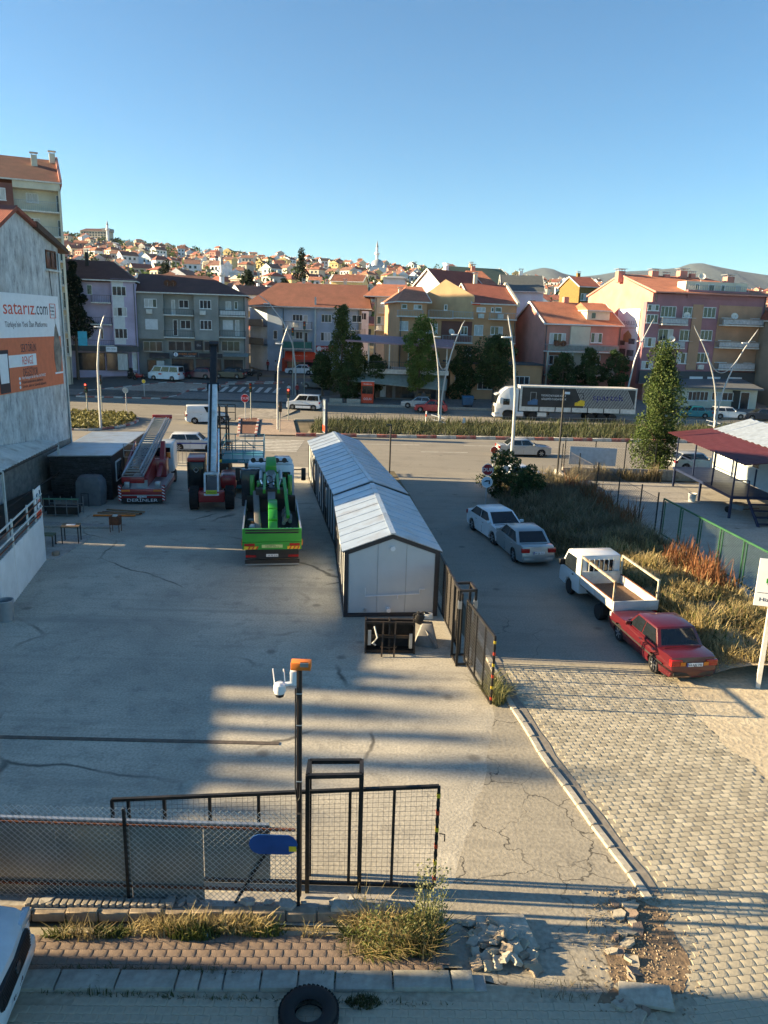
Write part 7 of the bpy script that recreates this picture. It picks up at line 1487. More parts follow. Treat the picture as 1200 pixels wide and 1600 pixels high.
# traffic lights and signs
def traffic(label, base, h, col=0, twin=False):
    t = post('traffic_light', label, 'traffic light', base, h, .06, M('signal_pole', (.3, .31, .27), .6)); b = MB().box(-.16, .16, -.2, .06, h - 1.0, h).obj('signal_head', black, t, bevel=.03)
    for k in range(3):
        MB().lathe([(.1, -.215), (.1, -.2)], 14, axis='y', c=(0, 0, h - .17 - k * .32)).obj('lens', (lampred, lamporange, M('lens_green', (.02, .12, .08), .3))[k], b); MB().box(-.12, .12, -.32, -.21, h - .07 - k * .32, h - .05 - k * .32).obj('visor', black, b)
        if col and k == 0: MB().lathe([(.09, -.225), (.09, -.216)], 14, axis='y', c=(0, 0, h - .17)).obj('lit_lens', emit('signal_red', (1, .05, .03), 2.), b) if 'signal_red' not in MATS else MB().lathe([(.09, -.225), (.09, -.216)], 14, axis='y', c=(0, 0, h - .17)).obj('lit_lens', MATS['signal_red'], b)
    return t
traffic('traffic light standing in the planting island', (-14.6, 81.2, .1), 3.9); traffic('tall traffic light behind the shrub island', (-31.3, 83, 0), 4.2); traffic('short traffic light showing red at the shrub island', (-31.9, 80.5, .1), 3.4, 1); traffic('traffic light showing red beside the standing person', (-10.6, 81.4, .1), 3.4, 1); t = traffic('traffic light facing sideways beside the slim lamp pole', (-10.3, 72.6, .1), 2.9); t.rotation_euler.z = rad(95)
for x, y, s in ((-12.2, 98.0, 'rust-streaked traffic light post beyond the window van'), (-10.9, 99.6, 'grey traffic light post near the arched lamp')): traffic(s, (x, y, zt(y)), 9.2 if y > 99 else 8.6)
def roundsign(label, base, h, r, face, txt=None, octa=True, back=False):
    t = post('road_sign', label, 'sign', base, h, .045); n = 8 if octa else 24; a0 = math.pi / 8 if octa else 0
    pts = [(r * math.cos(a0 + 2 * math.pi * i / n), h - r + r * math.sin(a0 + 2 * math.pi * i / n)) for i in range(n)]
    MB().prism(pts, -.075, -.055, axis='y').obj('sign_rim', inkwht, t); pts = [(p[0] * .93, (p[1] - (h - r)) * .93 + h - r) for p in pts]; MB().prism(pts, -.082, -.0755, axis='y').obj('sign_face', face, t)
    if txt: text(txt, r * .85, inkwht, t, (0, -.084, h - r * 1.28), RF, align='CENTER', wid=None)
    return t
roundsign('red stop sign lettered DUR in the planting island', (-15.1, 80.6, .1), 2.75, .46, M('sign_red', (.6, .02, .025), .4), 'DUR'); t = roundsign('red stop sign lettered DUR at the mouth of the side road', (6.15, 44.7, 0), 2.55, .37, M('sign_dull_red', (.28, .015, .02), .5), 'DUR'); MB().lathe([(.34, -.075), (.34, -.055)], 24, axis='y', c=(0, 0, 1.42)).obj('arrow_sign', inkwht, t); MB().lathe([(.29, -.083), (.29, -.076)], 24, axis='y', c=(0, 0, 1.42)).obj('arrow_face', M('sign_pale_blue', (.45, .55, .65), .4), t); MB().prism([(-.2, 1.42), (-.05, 1.55), (-.05, 1.47), (.1, 1.47), (.1, 1.3), (.18, 1.3), (.18, 1.54), (-.05, 1.54), (-.05, 1.55)][:8], -.09, -.084, axis='y').obj('arrow', inkblk, t)
t = roundsign('small red and white sign behind the roadside stop sign', (7.3, 50.5, 0), 2.7, .24, inkred, None, False); MB().box(-.2, .2, -.08, -.06, 1.75, 2.0).obj('plate', inkwht, t); roundsign('grey back of a round sign by the shrub island', (-29.8, 86.5, 0), 2.6, .32, galv, None, False); roundsign('small warning sign on the paved island', (-30.4, 95.0, zt(95) + .12), 2.1, .24, yellow, None, False)
t = post('marker_post', 'red and white marker post in the lavender hedge', 'post', (4.2, 80.6, .1), 1.5, .07, inkwht); MB().tube([(0, 0, .9), (0, 0, 1.2)], .075, 8).obj('red_band', inkred, t); o = tag(MB().hexa([(-.2, -.15, 0), (.2, -.1, 0), (.15, .15, 0), (-.15, .12, 0), (-.05, -.03, .6), (.08, -.03, .55), (.05, .06, .55), (-.04, .06, .6)]).obj('plastic_bag', inkwht, None, (8.2, 80.3, .5)), 'white plastic bag caught on the median hedge', 'bag')
for x, y in ((-15.7, 106.5), (-18.2, 107.2)): t = post('bollard', 'dark bollard on the square before the blue block', 'bollard', (x, y, zt(y)), 1.1, .11, black); t['group'] = 'bollards on the square'
t = post('traffic_cone', 'grey traffic post outside the grey block shops', 'post', (-39.2, 104.5, zt(104.5)), .7, .05, galv)
t = thing('totem_sign', 'tall blue and white totem sign beside the median kerb', 'sign', (-5.7, 70.0, .0), rad(-74)); MB().box(-.55, .55, -.12, .12, .4, 3.6).obj('cabinet', M('totem_frame', (.04, .06, .09), .4), t, bevel=.04); MB().box(-.5, .5, -.135, -.121, .5, 3.5).obj('face', M('totem_face', (.2, .25, .3), .4, var=.15), t); MB().box(-.5, .5, -.142, -.136, .6, 1.2).obj('red_panel', inkred, t); text('OTO\nYIKAMA', .3, inkblue, t, (-.42, -.14, 2.8), RF, wid=.8); MB().box(-.25, .25, -.1, .1, 0, .4).obj('foot', dsteel, t)
# median railing
t = thing('median_railing', 'low grey railing along the far edge of the median', 'railing', (0, 0, 0)); b = MB(); x = -7
while x < 66:
    y = mF(x) - .35; b.bar((x, y, .1), (x, y, 1.0), .05)
    for k in range(1, 7): b.bar((x + k * .3, y, .3), (x + k * .3, y, .92), .018)
    x += 2.1
for z in (.3, .92): b.bar((-7, mF(-7) - .35, z), (66, mF(66) - .35, z), .035)
b.obj('railing', steel, t)
# kiosk, dumpster, planters, boxes
t = thing('street_kiosk', 'small red street kiosk with glazed upper half', 'kiosk', (-2.5, 95.3, zt(95.3) + .1)); MB().box(-.75, .75, -.7, .7, 0, 1.15).obj('base', inkred, t); MB().box(-.8, .8, -.75, .75, 2.15, 2.65).obj('fascia', inkred, t); MB().box(-.85, .85, -.8, .8, 2.65, 2.72).obj('roof', offw, t); MB().box(-.7, .7, -.65, .65, 1.15, 2.15).obj('glazing', glass, t); text('GOLAS', .42, inkwht, t, (-.5, -.71, .4), RF, wid=1.0); text('Dondurma', .25, inkwht, t, (-.5, -.76, 2.3), RF, wid=1.0)
for sx in (-1, 1): MB().bar((sx * .72, -.68, 1.1), (sx * .72, -.68, 2.2), .08).obj('corner_post', inkred, t)
t = thing('dumpster', 'blue steel dumpster on the far pavement', 'dumpster', (10, 94.8, zt(94.8) + .12)); MB().hexa([(-.6, -.5, .2), (.6, -.5, .2), (.6, .5, .2), (-.6, .5, .2), (-.7, -.6, 1.1), (.7, -.6, 1.1), (.7, .6, 1.1), (-.7, .6, 1.1)]).obj('body', M('dumpster_blue', (.03, .12, .22), .5, dirt=(.05, .08, .1)), t); MB().prism([(-.62, 1.1), (.62, 1.1), (.5, 1.32), (-.5, 1.35)], -.7, .7, axis='x').obj('lid', M('dumpster_lid', (.02, .1, .2), .5), t)
for x in (-.5, .5): MB().lathe([(.1, -.04), (.1, .04)], 10, axis='x', c=(x, -.4, .1)).obj('caster', rubber, t)
for x, w_ in ((-6.4, 1.6), (-4.2, 1.7)): t = thing('planter_box', 'concrete planter box under the street poplar beside the kiosk', 'planter', (x, 94.6, zt(94.6) + .1), 0, 'planter boxes beside the kiosk'); MB().box(-w_ / 2, w_ / 2, -.35, .35, 0, .6).obj('box', stone, t, bevel=.03); MB().box(-w_ / 2 + .08, w_ / 2 - .08, -.27, .27, .55, .62).obj('soil', soil, t)
t = thing('litter_bin', 'dark bin on the shop pavement by the lavender block', 'bin', (-36.0, 106.8, 2.3)); MB().lathe([(.35, 0), (.4, 1.0), (.42, 1.0), (.38, 1.15), (.1, 1.2)], 14).obj('bin', black, t, smooth=True); t = thing('litter_bin', 'dark bin outside the cream tower', 'bin', (-43.5, 106.3, 2.3)); MB().lathe([(.4, 0), (.45, 1.1), (.47, 1.1), (.4, 1.25), (.1, 1.3)], 14).obj('bin', black, t, smooth=True)
def motorbike(label, loc, rz, pm_):
    t = thing('motorbike', label, 'motorbike', loc, rz)
    for y in (-.65, .65): w_ = MB().lathe([(.22, -.05), (.3, -.06), (.3, .06), (.22, .05)], 16, axis='x', c=(0, y, .3)).obj('wheel', rubber, t); MB().lathe([(.06, -.05), (.2, -.02), (.2, .02), (.06, .05)], 12, axis='x', c=(0, y, .3)).obj('rim', steel, w_)
    MB().prism([(-.5, .5), (.3, .35), (.5, .75), (.3, .95), (-.1, .8), (-.7, .85)], -.14, .14, axis='x').obj('body', pm_, t, bevel=.04); MB().box(-.13, .13, -.75, -.05, .82, .92).obj('seat', black, t, bevel=.03); MB().bar((0, .65, .3), (0, .42, 1.05), .08).bar((-.35, .38, 1.08), (.35, .38, 1.08), .04).obj('fork', dsteel, t); MB().box(-.1, .1, .5, .62, .8, .98).obj('headlight', lens, t)
motorbike('red and black motorbike parked beside the white minibus', (-34.1, 104.6, zt(104.6)), rad(75), red); motorbike('black motorbike parked in front of the minibus nose', (-35.2, 105.2, zt(105.2)), rad(60), black); motorbike('black motorbike parked on the kerb before the blue block', (-18.9, 109.4, 2.65), rad(80), black); motorbike('dark scooter parked beside the black motorbike at the shops', (-20.6, 109.8, 2.68), rad(100), p_navy)
# ================================================================ PEOPLE
skin = M('skin', (.42, .25, .17), .6); hair = M('hair', (.02, .016, .014), .7)
def person(label, loc, rz, top, legs, pose='stand', hairm=None):
    t = thing('person', label, 'person', loc, rz)
    sit = pose == 'sit'
    hz, ky = (.5, .45) if sit else (.92, 0.02)
    V = {'pel': (0, 0, hz), 'ch': (0, .02, hz + .42), 'nk': (0, .02, hz + .56), 'hd': (0, .04, hz + .68), 'tp': (0, .03, hz + .8)}
    E = [('pel', 'ch'), ('ch', 'nk'), ('nk', 'hd'), ('hd', 'tp')]; R = {'pel': .15, 'ch': .17, 'nk': .06, 'hd': .1, 'tp': .085}
    for s, n in ((-1, 'l'), (1, 'r')):
        st = .06 if n == 'l' else -.04
        V.update({n + 'sh': (s * .19, .02, hz + .47), n + 'el': (s * .25, -.02 + (.12 if sit else 0), hz + .2), n + 'ha': (s * .23, .1 + (.2 if sit else 0), hz + (.05 if sit else -.02)), n + 'hf': (s * .22, .14 + (.22 if sit else 0), hz - (.0 if sit else .12)), n + 'hip': (s * .09, 0, hz - .05), n + 'kn': (s * .1, .42 if sit else st + .03, .48 if sit else .48), n + 'an': (s * .1, .42 if sit else st, .08), n + 'to': (s * .11, (.6 if sit else .2 + st), .04)})
        E += [('ch', n + 'sh'), (n + 'sh', n + 'el'), (n + 'el', n + 'ha'), (n + 'ha', n + 'hf'), ('pel', n + 'hip'), (n + 'hip', n + 'kn'), (n + 'kn', n + 'an'), (n + 'an', n + 'to')]
        R.update({n + 'sh': .075, n + 'el': .05, n + 'ha': .038, n + 'hf': .03, n + 'hip': .1, n + 'kn': .065, n + 'an': .045, n + 'to': .04})
    ks = list(V); me = bpy.data.meshes.new('body'); me.from_pydata([V[k] for k in ks], [(ks.index(a), ks.index(b)) for a, b in E], [])
    tmp = bpy.data.objects.new('tmp', me); COL.objects.link(tmp); sk = tmp.modifiers.new('s', 'SKIN'); me.skin_vertices.new() if not me.skin_vertices else None
    for i, k in enumerate(ks): me.skin_vertices[0].data[i].radius = (R[k], R[k] * (.75 if k in ('ch', 'pel') else 1)); me.skin_vertices[0].data[i].use_root = k == 'pel'
    tmp.modifiers.new('d', 'SUBSURF').levels = 1
    dg = bpy.context.evaluated_depsgraph_get(); bm_ = bpy.data.meshes.new_from_object(tmp.evaluated_get(dg)); bpy.data.objects.remove(tmp)
    bm_.materials.clear(); [bm_.materials.append(m_) for m_ in (top, legs, skin)]
    for p in bm_.polygons:
        c = p.center; p.use_smooth = True
        if c.z > hz + .55 or (abs(c.x) > .17 and c.z < hz + .0 and not sit): p.material_index = 2
        elif c.z < hz + .02: p.material_index = 1
    link('body', bm_, t); MB().lathe([(.1, 0), (.115, .08), (.09, .15), (.02, .18)], 14, c=(0, .02, hz + .68)).obj('hair', hairm or hair, t, smooth=True)
    f = MB(); f.cbox((0, .14, hz + .66), (.03, .04, .05)).cbox((-.04, .125, hz + .7), (.025, .02, .015)).cbox((.04, .125, hz + .7), (.025, .02, .015)).cbox((0, .125, hz + .61), (.05, .02, .012)); f.obj('face', skin, t)
    return t
cl = lambda n, c: M('cloth_' + n, c, .85)
person('person in black standing at the median crossing', (-11.5, 80.8, .1), rad(170), cl('black', (.015, .015, .018)), cl('black', (.015, .015, .018))); person('person in red walking past the blue block corner', (-19.0, 121, 2.7), rad(160), cl('red', (.25, .03, .03)), cl('dark', (.03, .03, .04))); person('person in white walking beside the one in red', (-17.6, 120, 2.7), rad(160), cl('white', (.6, .6, .58)), cl('pale', (.45, .44, .42)))
person('person in white shirt behind the window van', (-12.6, 97.2, zt(97.2)), rad(30), cl('white', (.6, .6, .58)), cl('dark', (.03, .03, .04))); person('person in red shirt behind the window van', (-11.6, 97.6, zt(97.6)), rad(-20), cl('red', (.25, .03, .03)), cl('dark', (.03, .03, .04)))
t = thing('bench', 'dark bench in front of the low orange block', 'bench', (4.6, 97.0, zt(97) + .12)); MB().box(-.9, .9, -.2, .2, .42, .48).obj('seat', wood, t); [MB().box(x - .04, x + .04, -.18, .18, 0, .42).obj('leg', dsteel, t) for x in (-.7, .7)]; MB().box(-.9, .9, .2, .25, .55, .9).obj('backrest', wood, t); person('person in a grey top sitting on the bench', (4.6, 97.0, zt(97) + .12), rad(180), cl('grey', (.2, .2, .22)), cl('dark', (.03, .03, .04)), 'sit')
# ================================================================ VEGETATION
lf_dark = leaf('leaf_dark', [(.03, .055, .02), (.052, .095, .03), (.08, .125, .042)], trans=.35); lf_pop = leaf('leaf_poplar', [(.04, .07, .02), (.075, .115, .03), (.12, .155, .045)], trans=.3); lf_lit = leaf('leaf_light', [(.09, .15, .03), (.15, .22, .05), (.22, .28, .075)], trans=.45); lf_con = leaf('leaf_conifer', [(.008, .018, .01), (.015, .03, .016), (.022, .04, .02)])
bark = M('bark', (.12, .085, .06), .9, var=.35, bump=.5, bscale=12, stretch=(4, 4, .6))
def tree(name, label, base, h, cr, ch0, n, size, mat, shape='round', lean=(0, 0), clumps=26, group=None, tr=.16):
    t = thing(name, label, 'tree', base, 0, group); tb = MB(); tb.tube([(0, 0, -.1), (lean[0] * .3, lean[1] * .3, h * .3), (lean[0] * .7, lean[1] * .7, h * .65), (lean[0], lean[1], h * .9)], [tr, tr * .75, tr * .45, tr * .12], 8)
    cs = []
    for i in range(clumps):
        s = (i + .5) / clumps; z = ch0 + (h - ch0) * s
        if shape == 'column': rr = cr * (math.sin(min(1, s * 1.08 + .12) * math.pi) ** .55 if s < .93 else .3); rad_ = cr * random.uniform(.34, .6)
        elif shape == 'cone': rr = cr * (1 - s) ** .9 * .85; rad_ = cr * .34 * (1.15 - s * .7)
        else: rr = cr * math.sqrt(max(.05, 1 - (2 * s - 1) ** 2)) * .78; rad_ = cr * .36
        a = i * 2.4 + random.uniform(-.5, .5); q = rr * random.uniform(.3, 1.12); c = Vector((lean[0] * s + q * math.cos(a), lean[1] * s + q * math.sin(a), z + random.uniform(-.3, .3) * (0 if shape == 'column' else 1))); cs.append((c, rad_ * random.uniform(.7, 1.25)))
        p0 = Vector((lean[0] * s, lean[1] * s, max(ch0 * .8, z - q * .8 - .4))); tb.tube([p0, (p0 + c) / 2 + Vector((0, 0, .12)), c], [tr * .32 * (1 - s * .7), tr * .2 * (1 - s * .7), .015], 5)
    tb.obj('trunk', bark, t, smooth=True); per = n // len(cs); P = []
    for c, r in cs:
        d = RNG.normal(size=(per, 3)); d /= np.linalg.norm(d, axis=1)[:, None]; d *= (RNG.uniform(.25, 1., (per, 1)) ** .5) * r; d[:, 2] *= 1.35 if shape == 'column' else .8; P.append(d + np.array(c))
    Vv, Ff = leaves(np.concatenate(P), size, up=1. if shape == 'column' else 0.); npmesh('crown', Vv, Ff, [mat], None, t); return t
tree('poplar', 'tall leafy poplar standing by the low wall of the cabin lot', (20.3, 56.0, 0), 9.2, 1.6, .5, 21000, .16, lf_pop, 'column', (-.2, 0), 46, tr=.2)
tree('poplar', 'tall narrow poplar beside the red kiosk', (-5.9, 97.0, zt(97)), 11.2, 1.7, 1.2, 9000, .25, lf_pop, 'column', (0, 0), 38); tree('poplar', 'shorter poplar leaning against the tall narrow one', (-4.2, 96.6, zt(96.6)), 7.6, 1.3, 1.0, 5000, .25, lf_pop, 'column', (.3, 0), 26); tree('street_tree', 'dark low street tree left of the tall narrow poplar', (-8.4, 98, zt(98)), 5.4, 2.0, 1.6, 5000, .28, lf_dark, 'round'); tree('street_tree', 'dark low street tree between the poplars and the cafe', (-1.6, 97.6, zt(97.6)), 5.2, 2.2, 1.6, 5000, .28, lf_dark, 'round'); tree('street_tree', 'dark bushy street tree under the tall narrow poplar', (-5.0, 96, zt(96)), 4.6, 2.0, .8, 4500, .26, lf_dark, 'round')
tree('street_tree', 'light green street tree in front of the orange block', (3.6, 95.4, zt(95.4)), 10.2, 2.5, 2.2, 10000, .27, lf_lit, 'round', (.6, 0), 34); tree('street_tree', 'broad dark street tree before the right half of the orange block', (13.4, 97.2, zt(97.2)), 8.2, 3.0, 2.6, 10000, .28, lf_dark, 'round', (.2, 0), 36)
for x, y, h_, w_, s in ((22.6, 99.3, 6.2, 1.9, 'dark garden tree below the terrace of the small pink house'), (26.0, 99.6, 6.6, 2.1, 'dark garden tree in front of the pink house bay'), (29.3, 99.2, 6.4, 2.0, 'dark garden tree beside the gable with the banner')): tree('garden_tree', s, (x, y, zt(y)), h_, w_, 1.0, 5000, .28, lf_dark, 'round')
tree('conifer', 'dark layered conifer in front of the lavender block', (-42.2, 104.0, zt(104)), 15.0, 2.7, 6.2, 9000, .32, lf_con, 'cone', (.2, 0), 44, tr=.22)
# trees out of view to the left; their crowns break up the light on the yard
for i, (x, y, h_, w_) in enumerate(((-60, 24.7, 16.4, .8), (-66, 23.3, 18.6, .6), (-58, 22.1, 16.6, .5), (-64, 20.9, 18.0, .9), (-59, 19.6, 17.2, .45), (-68, 18.5, 20.2, .8), (-60, 17.3, 16.2, .4), (-65, 16.3, 17.4, .45))): tree('neighbour_poplar', 'slender poplar in the row behind the neighbouring houses', (x, y, 0), h_, w_, 6, 2200, .3, lf_dark, 'column', (0, 0), 34, 'poplars behind the neighbouring houses')
# ivy on the orange block
P = np.stack([RNG.uniform(8.2, 11.2, 3500), RNG.uniform(98.2, 98.5, 3500), zt(98) + .2 + 6.8 * RNG.beta(1.3, 1.2, 3500)], 1); P[:, 0] += .5 * np.sin(P[:, 2] * 2); Vv, Ff = leaves(P, .3); o = npmesh('ivy', Vv, Ff, [lf_dark]); tag(o, 'dark ivy climbing up the front of the orange block', 'ivy')
# lavender-like hedge on the median
xs_ = RNG.uniform(-7.4, 60, 18000); ys_ = np.array([mN(x) for x in xs_]) + .6 + (np.array([mF(x) - mN(x) for x in xs_]) - 1.6) * RNG.uniform(0, 1, 18000); lump = .75 + .35 * np.sin(xs_ * 2.1) * np.sin(ys_ * 1.7) + RNG.normal(0, .08, 18000)
hedge = leaf('hedge_grey_green', [(.05, .07, .032), (.08, .095, .042), (.13, .13, .065)], trans=.2); Vv, Ff = blades(np.stack([xs_, ys_, .1 + 0 * xs_], 1), 1.0, .06, .7); Vv = Vv.reshape(-1, 6, 3); Vv[:, :, 2] = .1 + (Vv[:, :, 2] - .1) * np.clip(lump, .3, 1.3)[:, None]; o = npmesh('lavender_hedge', Vv.reshape(-1, 3), Ff, [hedge]); stuff(o, 'grey green lavender hedge filling the median bed', 'hedge')
# shrub island
P = np.stack([-40 + 14.2 * RNG.uniform(0, 1, 5000), 70 + 11.5 * RNG.uniform(0, 1, 5000), .1 + .5 * RNG.uniform(0, 1, 5000) ** .7], 1); P = P[(P[:, 0] + 28.6) / 3.0 < np.sqrt(np.clip(1 - ((P[:, 1] - 75.5) / 5.4) ** 2, 0, 1))]; Vv, Ff = leaves(P, .38); o = npmesh('low_shrubs', Vv, Ff, [leaf('shrub_yellow', [(.16, .15, .05), (.24, .22, .08), (.1, .1, .035)])]); stuff(o, 'low yellowish shrubs covering the island bed', 'shrubs')
# weeds on the bank
straw = leaf('straw', [(.36, .28, .12), (.46, .36, .17), (.52, .43, .22), (.28, .2, .09)], trans=.3); green = leaf('weed_green', [(.06, .085, .02), (.1, .125, .03), (.14, .16, .045)], trans=.3); dullw = leaf('weed_dull', [(.19, .155, .095), (.25, .2, .125), (.12, .115, .06), (.33, .27, .17)], trans=.25); reddish = leaf('weed_red', [(.22, .09, .04), (.3, .14, .06), (.16, .06, .03)], trans=.3)
def bank(x, y): e = RR(y); return max(0., min(.55, (x - e - .1) * .35))
def scatter(n, y0, y1, fx0, fx1, den=None):
    out = []
    while len(out) < n:
        k = n; y = RNG.uniform(y0, y1, k); u = RNG.uniform(0, 1, k)
        for a, b in zip(y, u):
            x = fx0(a) + (fx1(a) - fx0(a)) * b
            if den and RNG.uniform() > den(x, a): continue
            out.append((x, a, bank(x, a)))
            if len(out) >= n: break
    return np.array(out)
FX = lambda y: float(np.interp(y, [22, 29, 38, 46, 54], [14.6, 14.0, 13.3, 12.9, 12.4]))
cl_ = lambda x, y: .25 + .75 * (math.sin(x * 1.9 + y * .7) * math.sin(y * 1.3 - x * .6) > -.25)
def weeds(name, label, P, h, w, mat, lean=.4):
    Vv, Ff = blades(P, h, w, lean); k = np.clip(.72 + .45 * np.sin(P[:, 0] * 2.3 + 1.3 * np.sin(P[:, 1] * 1.1)) * np.sin(P[:, 1] * 1.9 + P[:, 0]) + RNG.normal(0, .12, len(P)), .3, 1.5)
    Vv = Vv.reshape(len(P), 6, 3); Vv[:, :, 2] = P[:, None, 2] + (Vv[:, :, 2] - P[:, None, 2]) * k[:, None]; Vv = Vv.reshape(-1, 3); stuff(npmesh(name, Vv, Ff, [mat]), label, 'weeds')
V = []; F = []; ny = 40
for j in range(ny + 1):
    y = 21.6 + (52 - 21.6) * j / ny
    for i in range(9): x = RR(y) + .05 + (FX(y) - RR(y)) * i / 8; V.append((x, y, .008 + bank(x, y) + random.uniform(0, .06) * (0 < i < 8)))
for j in range(ny):
    for i in range(8): a = j * 9 + i; F.append((a, a + 1, a + 10, a + 9))
me = bpy.data.meshes.new('weedy_bank'); me.from_pydata(V, [], F); me.materials.append(dirtmat); me.polygons.foreach_set('use_smooth', [True] * len(F)); struct(link('weedy_bank', me))
weeds('dull_weeds', 'dense dull brown weeds on the shaded upper bank', scatter(17000, 34, 50, lambda y: RR(y) + .15, FX), .85, .035, dullw, .8)
weeds('green_weeds', 'green weeds low on the bank beside the flatbed pickup', scatter(5000, 23, 42, lambda y: RR(y) + .25, lambda y: FX(y) - .6, cl_), .5, .05, green, .8); weeds('dry_grass', 'golden dry grass on the sunlit bank', scatter(17000, 21.7, 36, lambda y: RR(y) + .7, FX, cl_), .62, .028, straw, .7); weeds('red_weeds', 'reddish dock stems among the golden grass', scatter(900, 28, 32.5, lambda y: FX(y) - 1.5, lambda y: FX(y) - .1), 1.1, .05, reddish); weeds('red_weeds', 'tall reddish stems along the chain link fence', scatter(900, 37, 48, lambda y: FX(y) - 1.2, FX), 1.25, .05, reddish)
P = np.stack([RNG.uniform(13.2, 19.8, 1800), RNG.uniform(53.2, 54.1, 1800), 0 * np.ones(1800)], 1); weeds('dull_weeds', 'dull weeds at the foot of the roadside wall', P, 1.0, .05, dullw)
for x, y, h_, w_, s in ((7.3, 46.6, 2.6, 1.3, 'dark green bush beside the roadside stop sign'), (8.6, 44.6, 2.0, 1.2, 'low green bush behind the white parked saloon')): tree('bush', s, (x, y, .1), h_, w_, .3, 5000, .14, lf_dark, 'round', (0, 0), 22, tr=.05)
# roadside tuft at the striped gate post and growth along the wall
def patch(cx, cy, rx, ry, n, z=.0): a = RNG.uniform(0, 2 * np.pi, n); q = np.sqrt(RNG.uniform(0, 1, n)); return np.stack([cx + rx * q * np.cos(a), cy + ry * q * np.sin(a), z + 0 * a], 1)
weeds('grass_tuft', 'pale grass tuft growing behind the striped gate post', patch(3.42, 20.3, .3, .75, 900), .75, .02, leaf('tuft_pale', [(.2, .2, .08), (.28, .26, .11), (.12, .14, .05)], trans=.3), .7)
weeds('dry_weeds', 'dry yellow weeds on the footpath at the wall foot', np.concatenate([patch(-3.6, 11.0, .7, .14, 420, .08), patch(-2.4, 11.1, .7, .13, 520, .08), patch(-5.0, 10.85, .5, .12, 160, .08), patch(-1.0, 11.05, .3, .1, 60, .08)]), .3, .016, straw, .8); weeds('green_weeds', 'short green weeds on the footpath at the wall foot', np.concatenate([patch(-4.5, 10.92, .35, .12, 240, .08), patch(-3.1, 10.95, .5, .15, 420, .08), patch(-2.0, 11.05, .5, .12, 260, .08), patch(-5.4, 10.85, .3, .1, 120, .08)]), .2, .02, green, .8)
weeds('dry_weeds', 'tangled dry weeds at the end of the low wall', np.concatenate([patch(.0, 11.05, .35, .3, 300, .03), patch(.55, 11.0, .4, .4, 420, .03), patch(.3, 10.7, .7, .12, 260, .03), patch(-.2, 11.4, .5, .2, 200, .1), patch(.95, 10.8, .25, .3, 160, .03)]), .52, .012, straw, .9); weeds('green_weeds', 'leafy green weeds at the end of the low wall', np.concatenate([patch(.2, 10.72, .35, .15, 260, .03), patch(.8, 10.85, .3, .25, 280, .03), patch(.95, 11.15, .3, .35, 260, .03), patch(-.35, 11.1, .2, .15, 90, .05)]), .4, .03, green, .9)
P = np.concatenate([patch(.3, 10.9, .55, .35, 900, 0), patch(.9, 11.0, .3, .4, 700, 0)]); P[:, 2] = .05 + RNG.uniform(0, 1, len(P)) ** 1.4 * .62; Vv, Ff = leaves(P, .055); stuff(npmesh('weed_leaves', Vv, Ff, [leaf('weed_leaf', [(.08, .1, .03), (.13, .15, .05), (.2, .19, .08)], trans=.3)]), 'small leaves of the tangled weeds at the wall end', 'weeds'); weeds('seed_stalks', 'tall pale seeding stalks by the end of the wall', patch(1.05, 11.3, .22, .18, 90, .03), 1.35, .02, leaf('stalk_pale', [(.22, .24, .11), (.3, .3, .15)]), .2)
P = patch(1.05, 11.3, .3, .22, 600, .0); P[:, 2] = RNG.uniform(.4, 1.35, 600); Vv, Ff = leaves(P, .05); stuff(npmesh('seed_heads', Vv, Ff, [MATS['stalk_pale']]), 'small pale leaves and seed heads on the tall stalks', 'weeds')
weeds('moss_grass', 'moss and short grass in the kerb slab joints', np.concatenate([patch(x, 10.08 + .0354 * (x + 5.3), .06, .2, 90, .02) for x in (-4.3, -2.55, -1.75, -.6, .35, 1.1)] + [patch(-.1, 9.75, .28, .14, 420, .03), patch(-3, 10.2, 3, .04, 500, .06), patch(-2, 9.75, 3.4, .04, 400, .02)]), .09, .012, leaf('moss', [(.04, .055, .018), (.07, .085, .025), (.11, .11, .04)]), .9)
weeds('joint_grass', 'sparse grass growing along the broken apron edge', np.concatenate([patch(4.3, 11.2, .5, .9, 160, .02), patch(3.2, 10.1, .7, .2, 120, .02)]), .12, .012, dullw, .9)
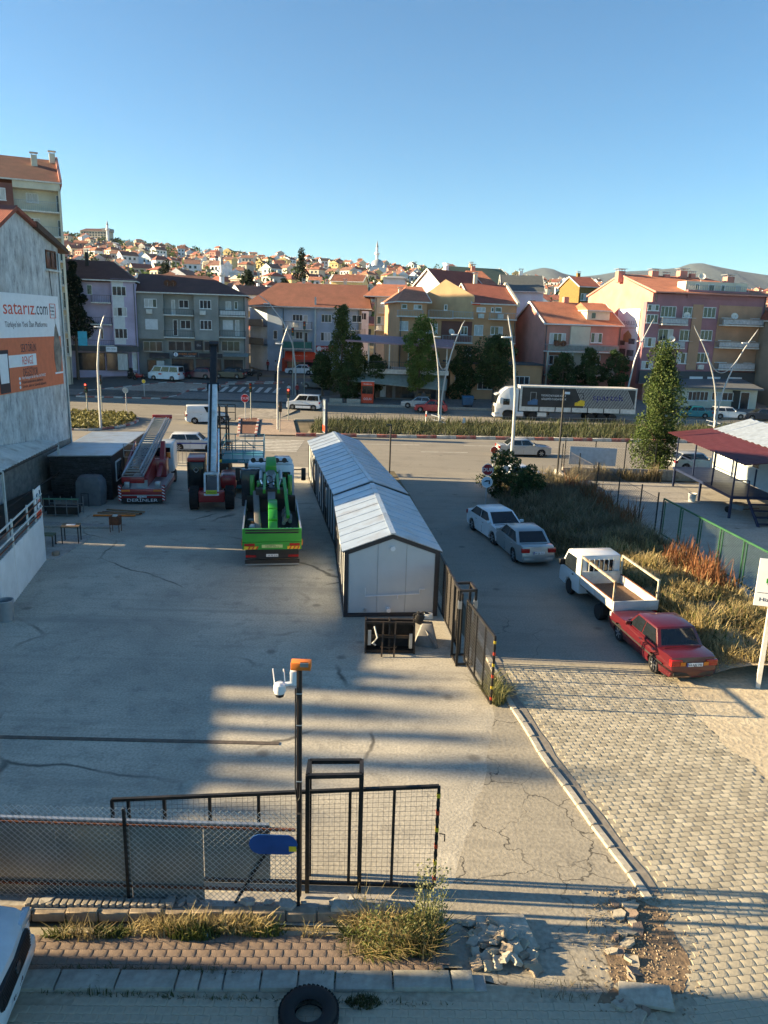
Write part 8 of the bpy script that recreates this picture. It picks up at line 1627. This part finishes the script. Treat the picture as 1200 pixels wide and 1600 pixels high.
# small litter
for i, (x, y, z, s) in enumerate(((.28, 10.95, .1, 'crumpled pale bottle among the weeds at the wall end'), (-2.95, 11.0, .1, 'small blue wrapper on the footpath weeds'))): o = tag(MB().lathe([(.03, 0), (.05, .03), (.05, .13), (.02, .17)], 8).obj('litter', (offw, M('wrapper_blue', (.2, .4, .5), .5))[i], None, (x, y, z), (1.4, 0, .7), smooth=True), s, 'litter')
# hillside greenery
P = []
for k in range(420):
    y = RNG.uniform(170, 790); a = RNG.uniform(-.54, .56); x = a * y
    if 8 < x < 45 and y < 200: continue
    r = RNG.uniform(1.6, 4.2); n = 70; d = RNG.normal(size=(n, 3)); d /= np.linalg.norm(d, axis=1)[:, None]; P.append(np.array([x, y, hill(x, y) + r * 1.3]) + d * np.array([r, r, r * RNG.uniform(.9, 1.8)]) * RNG.uniform(.5, 1, (n, 1)))
for k in range(60):
    x = RNG.uniform(-330, -180); y = RNG.uniform(755, 800); r = 4.5; n = 70; d = RNG.normal(size=(n, 3)); d /= np.linalg.norm(d, axis=1)[:, None]; P.append(np.array([x, y, hill(x, y) + 4]) + d * r * RNG.uniform(.5, 1, (n, 1)))
Vv, Ff = leaves(np.concatenate(P), 1.7); stuff(npmesh('hillside_trees', Vv, Ff, [lf_dark]), 'scattered dark trees between the hillside houses', 'trees')
for x, y, h_, s in ((-38, 210, 13, 'dark cypress on the hillside above the grey block'), (-29, 215, 11, 'dark cypress beside the first one above the grey block'), (-34, 300, 19, 'tall dark conifer in the town beyond the blue block'), (-80, 280, 12, 'dark conifer in the town above the grey block')): tree('cypress', s, (x, y, hill(x, y)), h_, 2.6, 1, 2500, .7, lf_con, 'column', (0, 0), 24)
# ================================================================ AIR
m = bpy.data.materials.new('haze'); m.use_nodes = True; t = m.node_tree; t.nodes.clear(); o_ = t.nodes.new('ShaderNodeOutputMaterial'); v = t.nodes.new('ShaderNodeVolumePrincipled')
v.inputs['Color'].default_value = (.82, .9, 1, 1); v.inputs['Density'].default_value = 3e-5; v.inputs['Anisotropy'].default_value = .2; t.links.new(v.outputs[0], o_.inputs['Volume'])
hz = MB().box(-9000, 9000, -400, 13000, -120, 640).obj('haze', m); stuff(hz, 'thin blue air between the yard and the far mountains', 'haze')
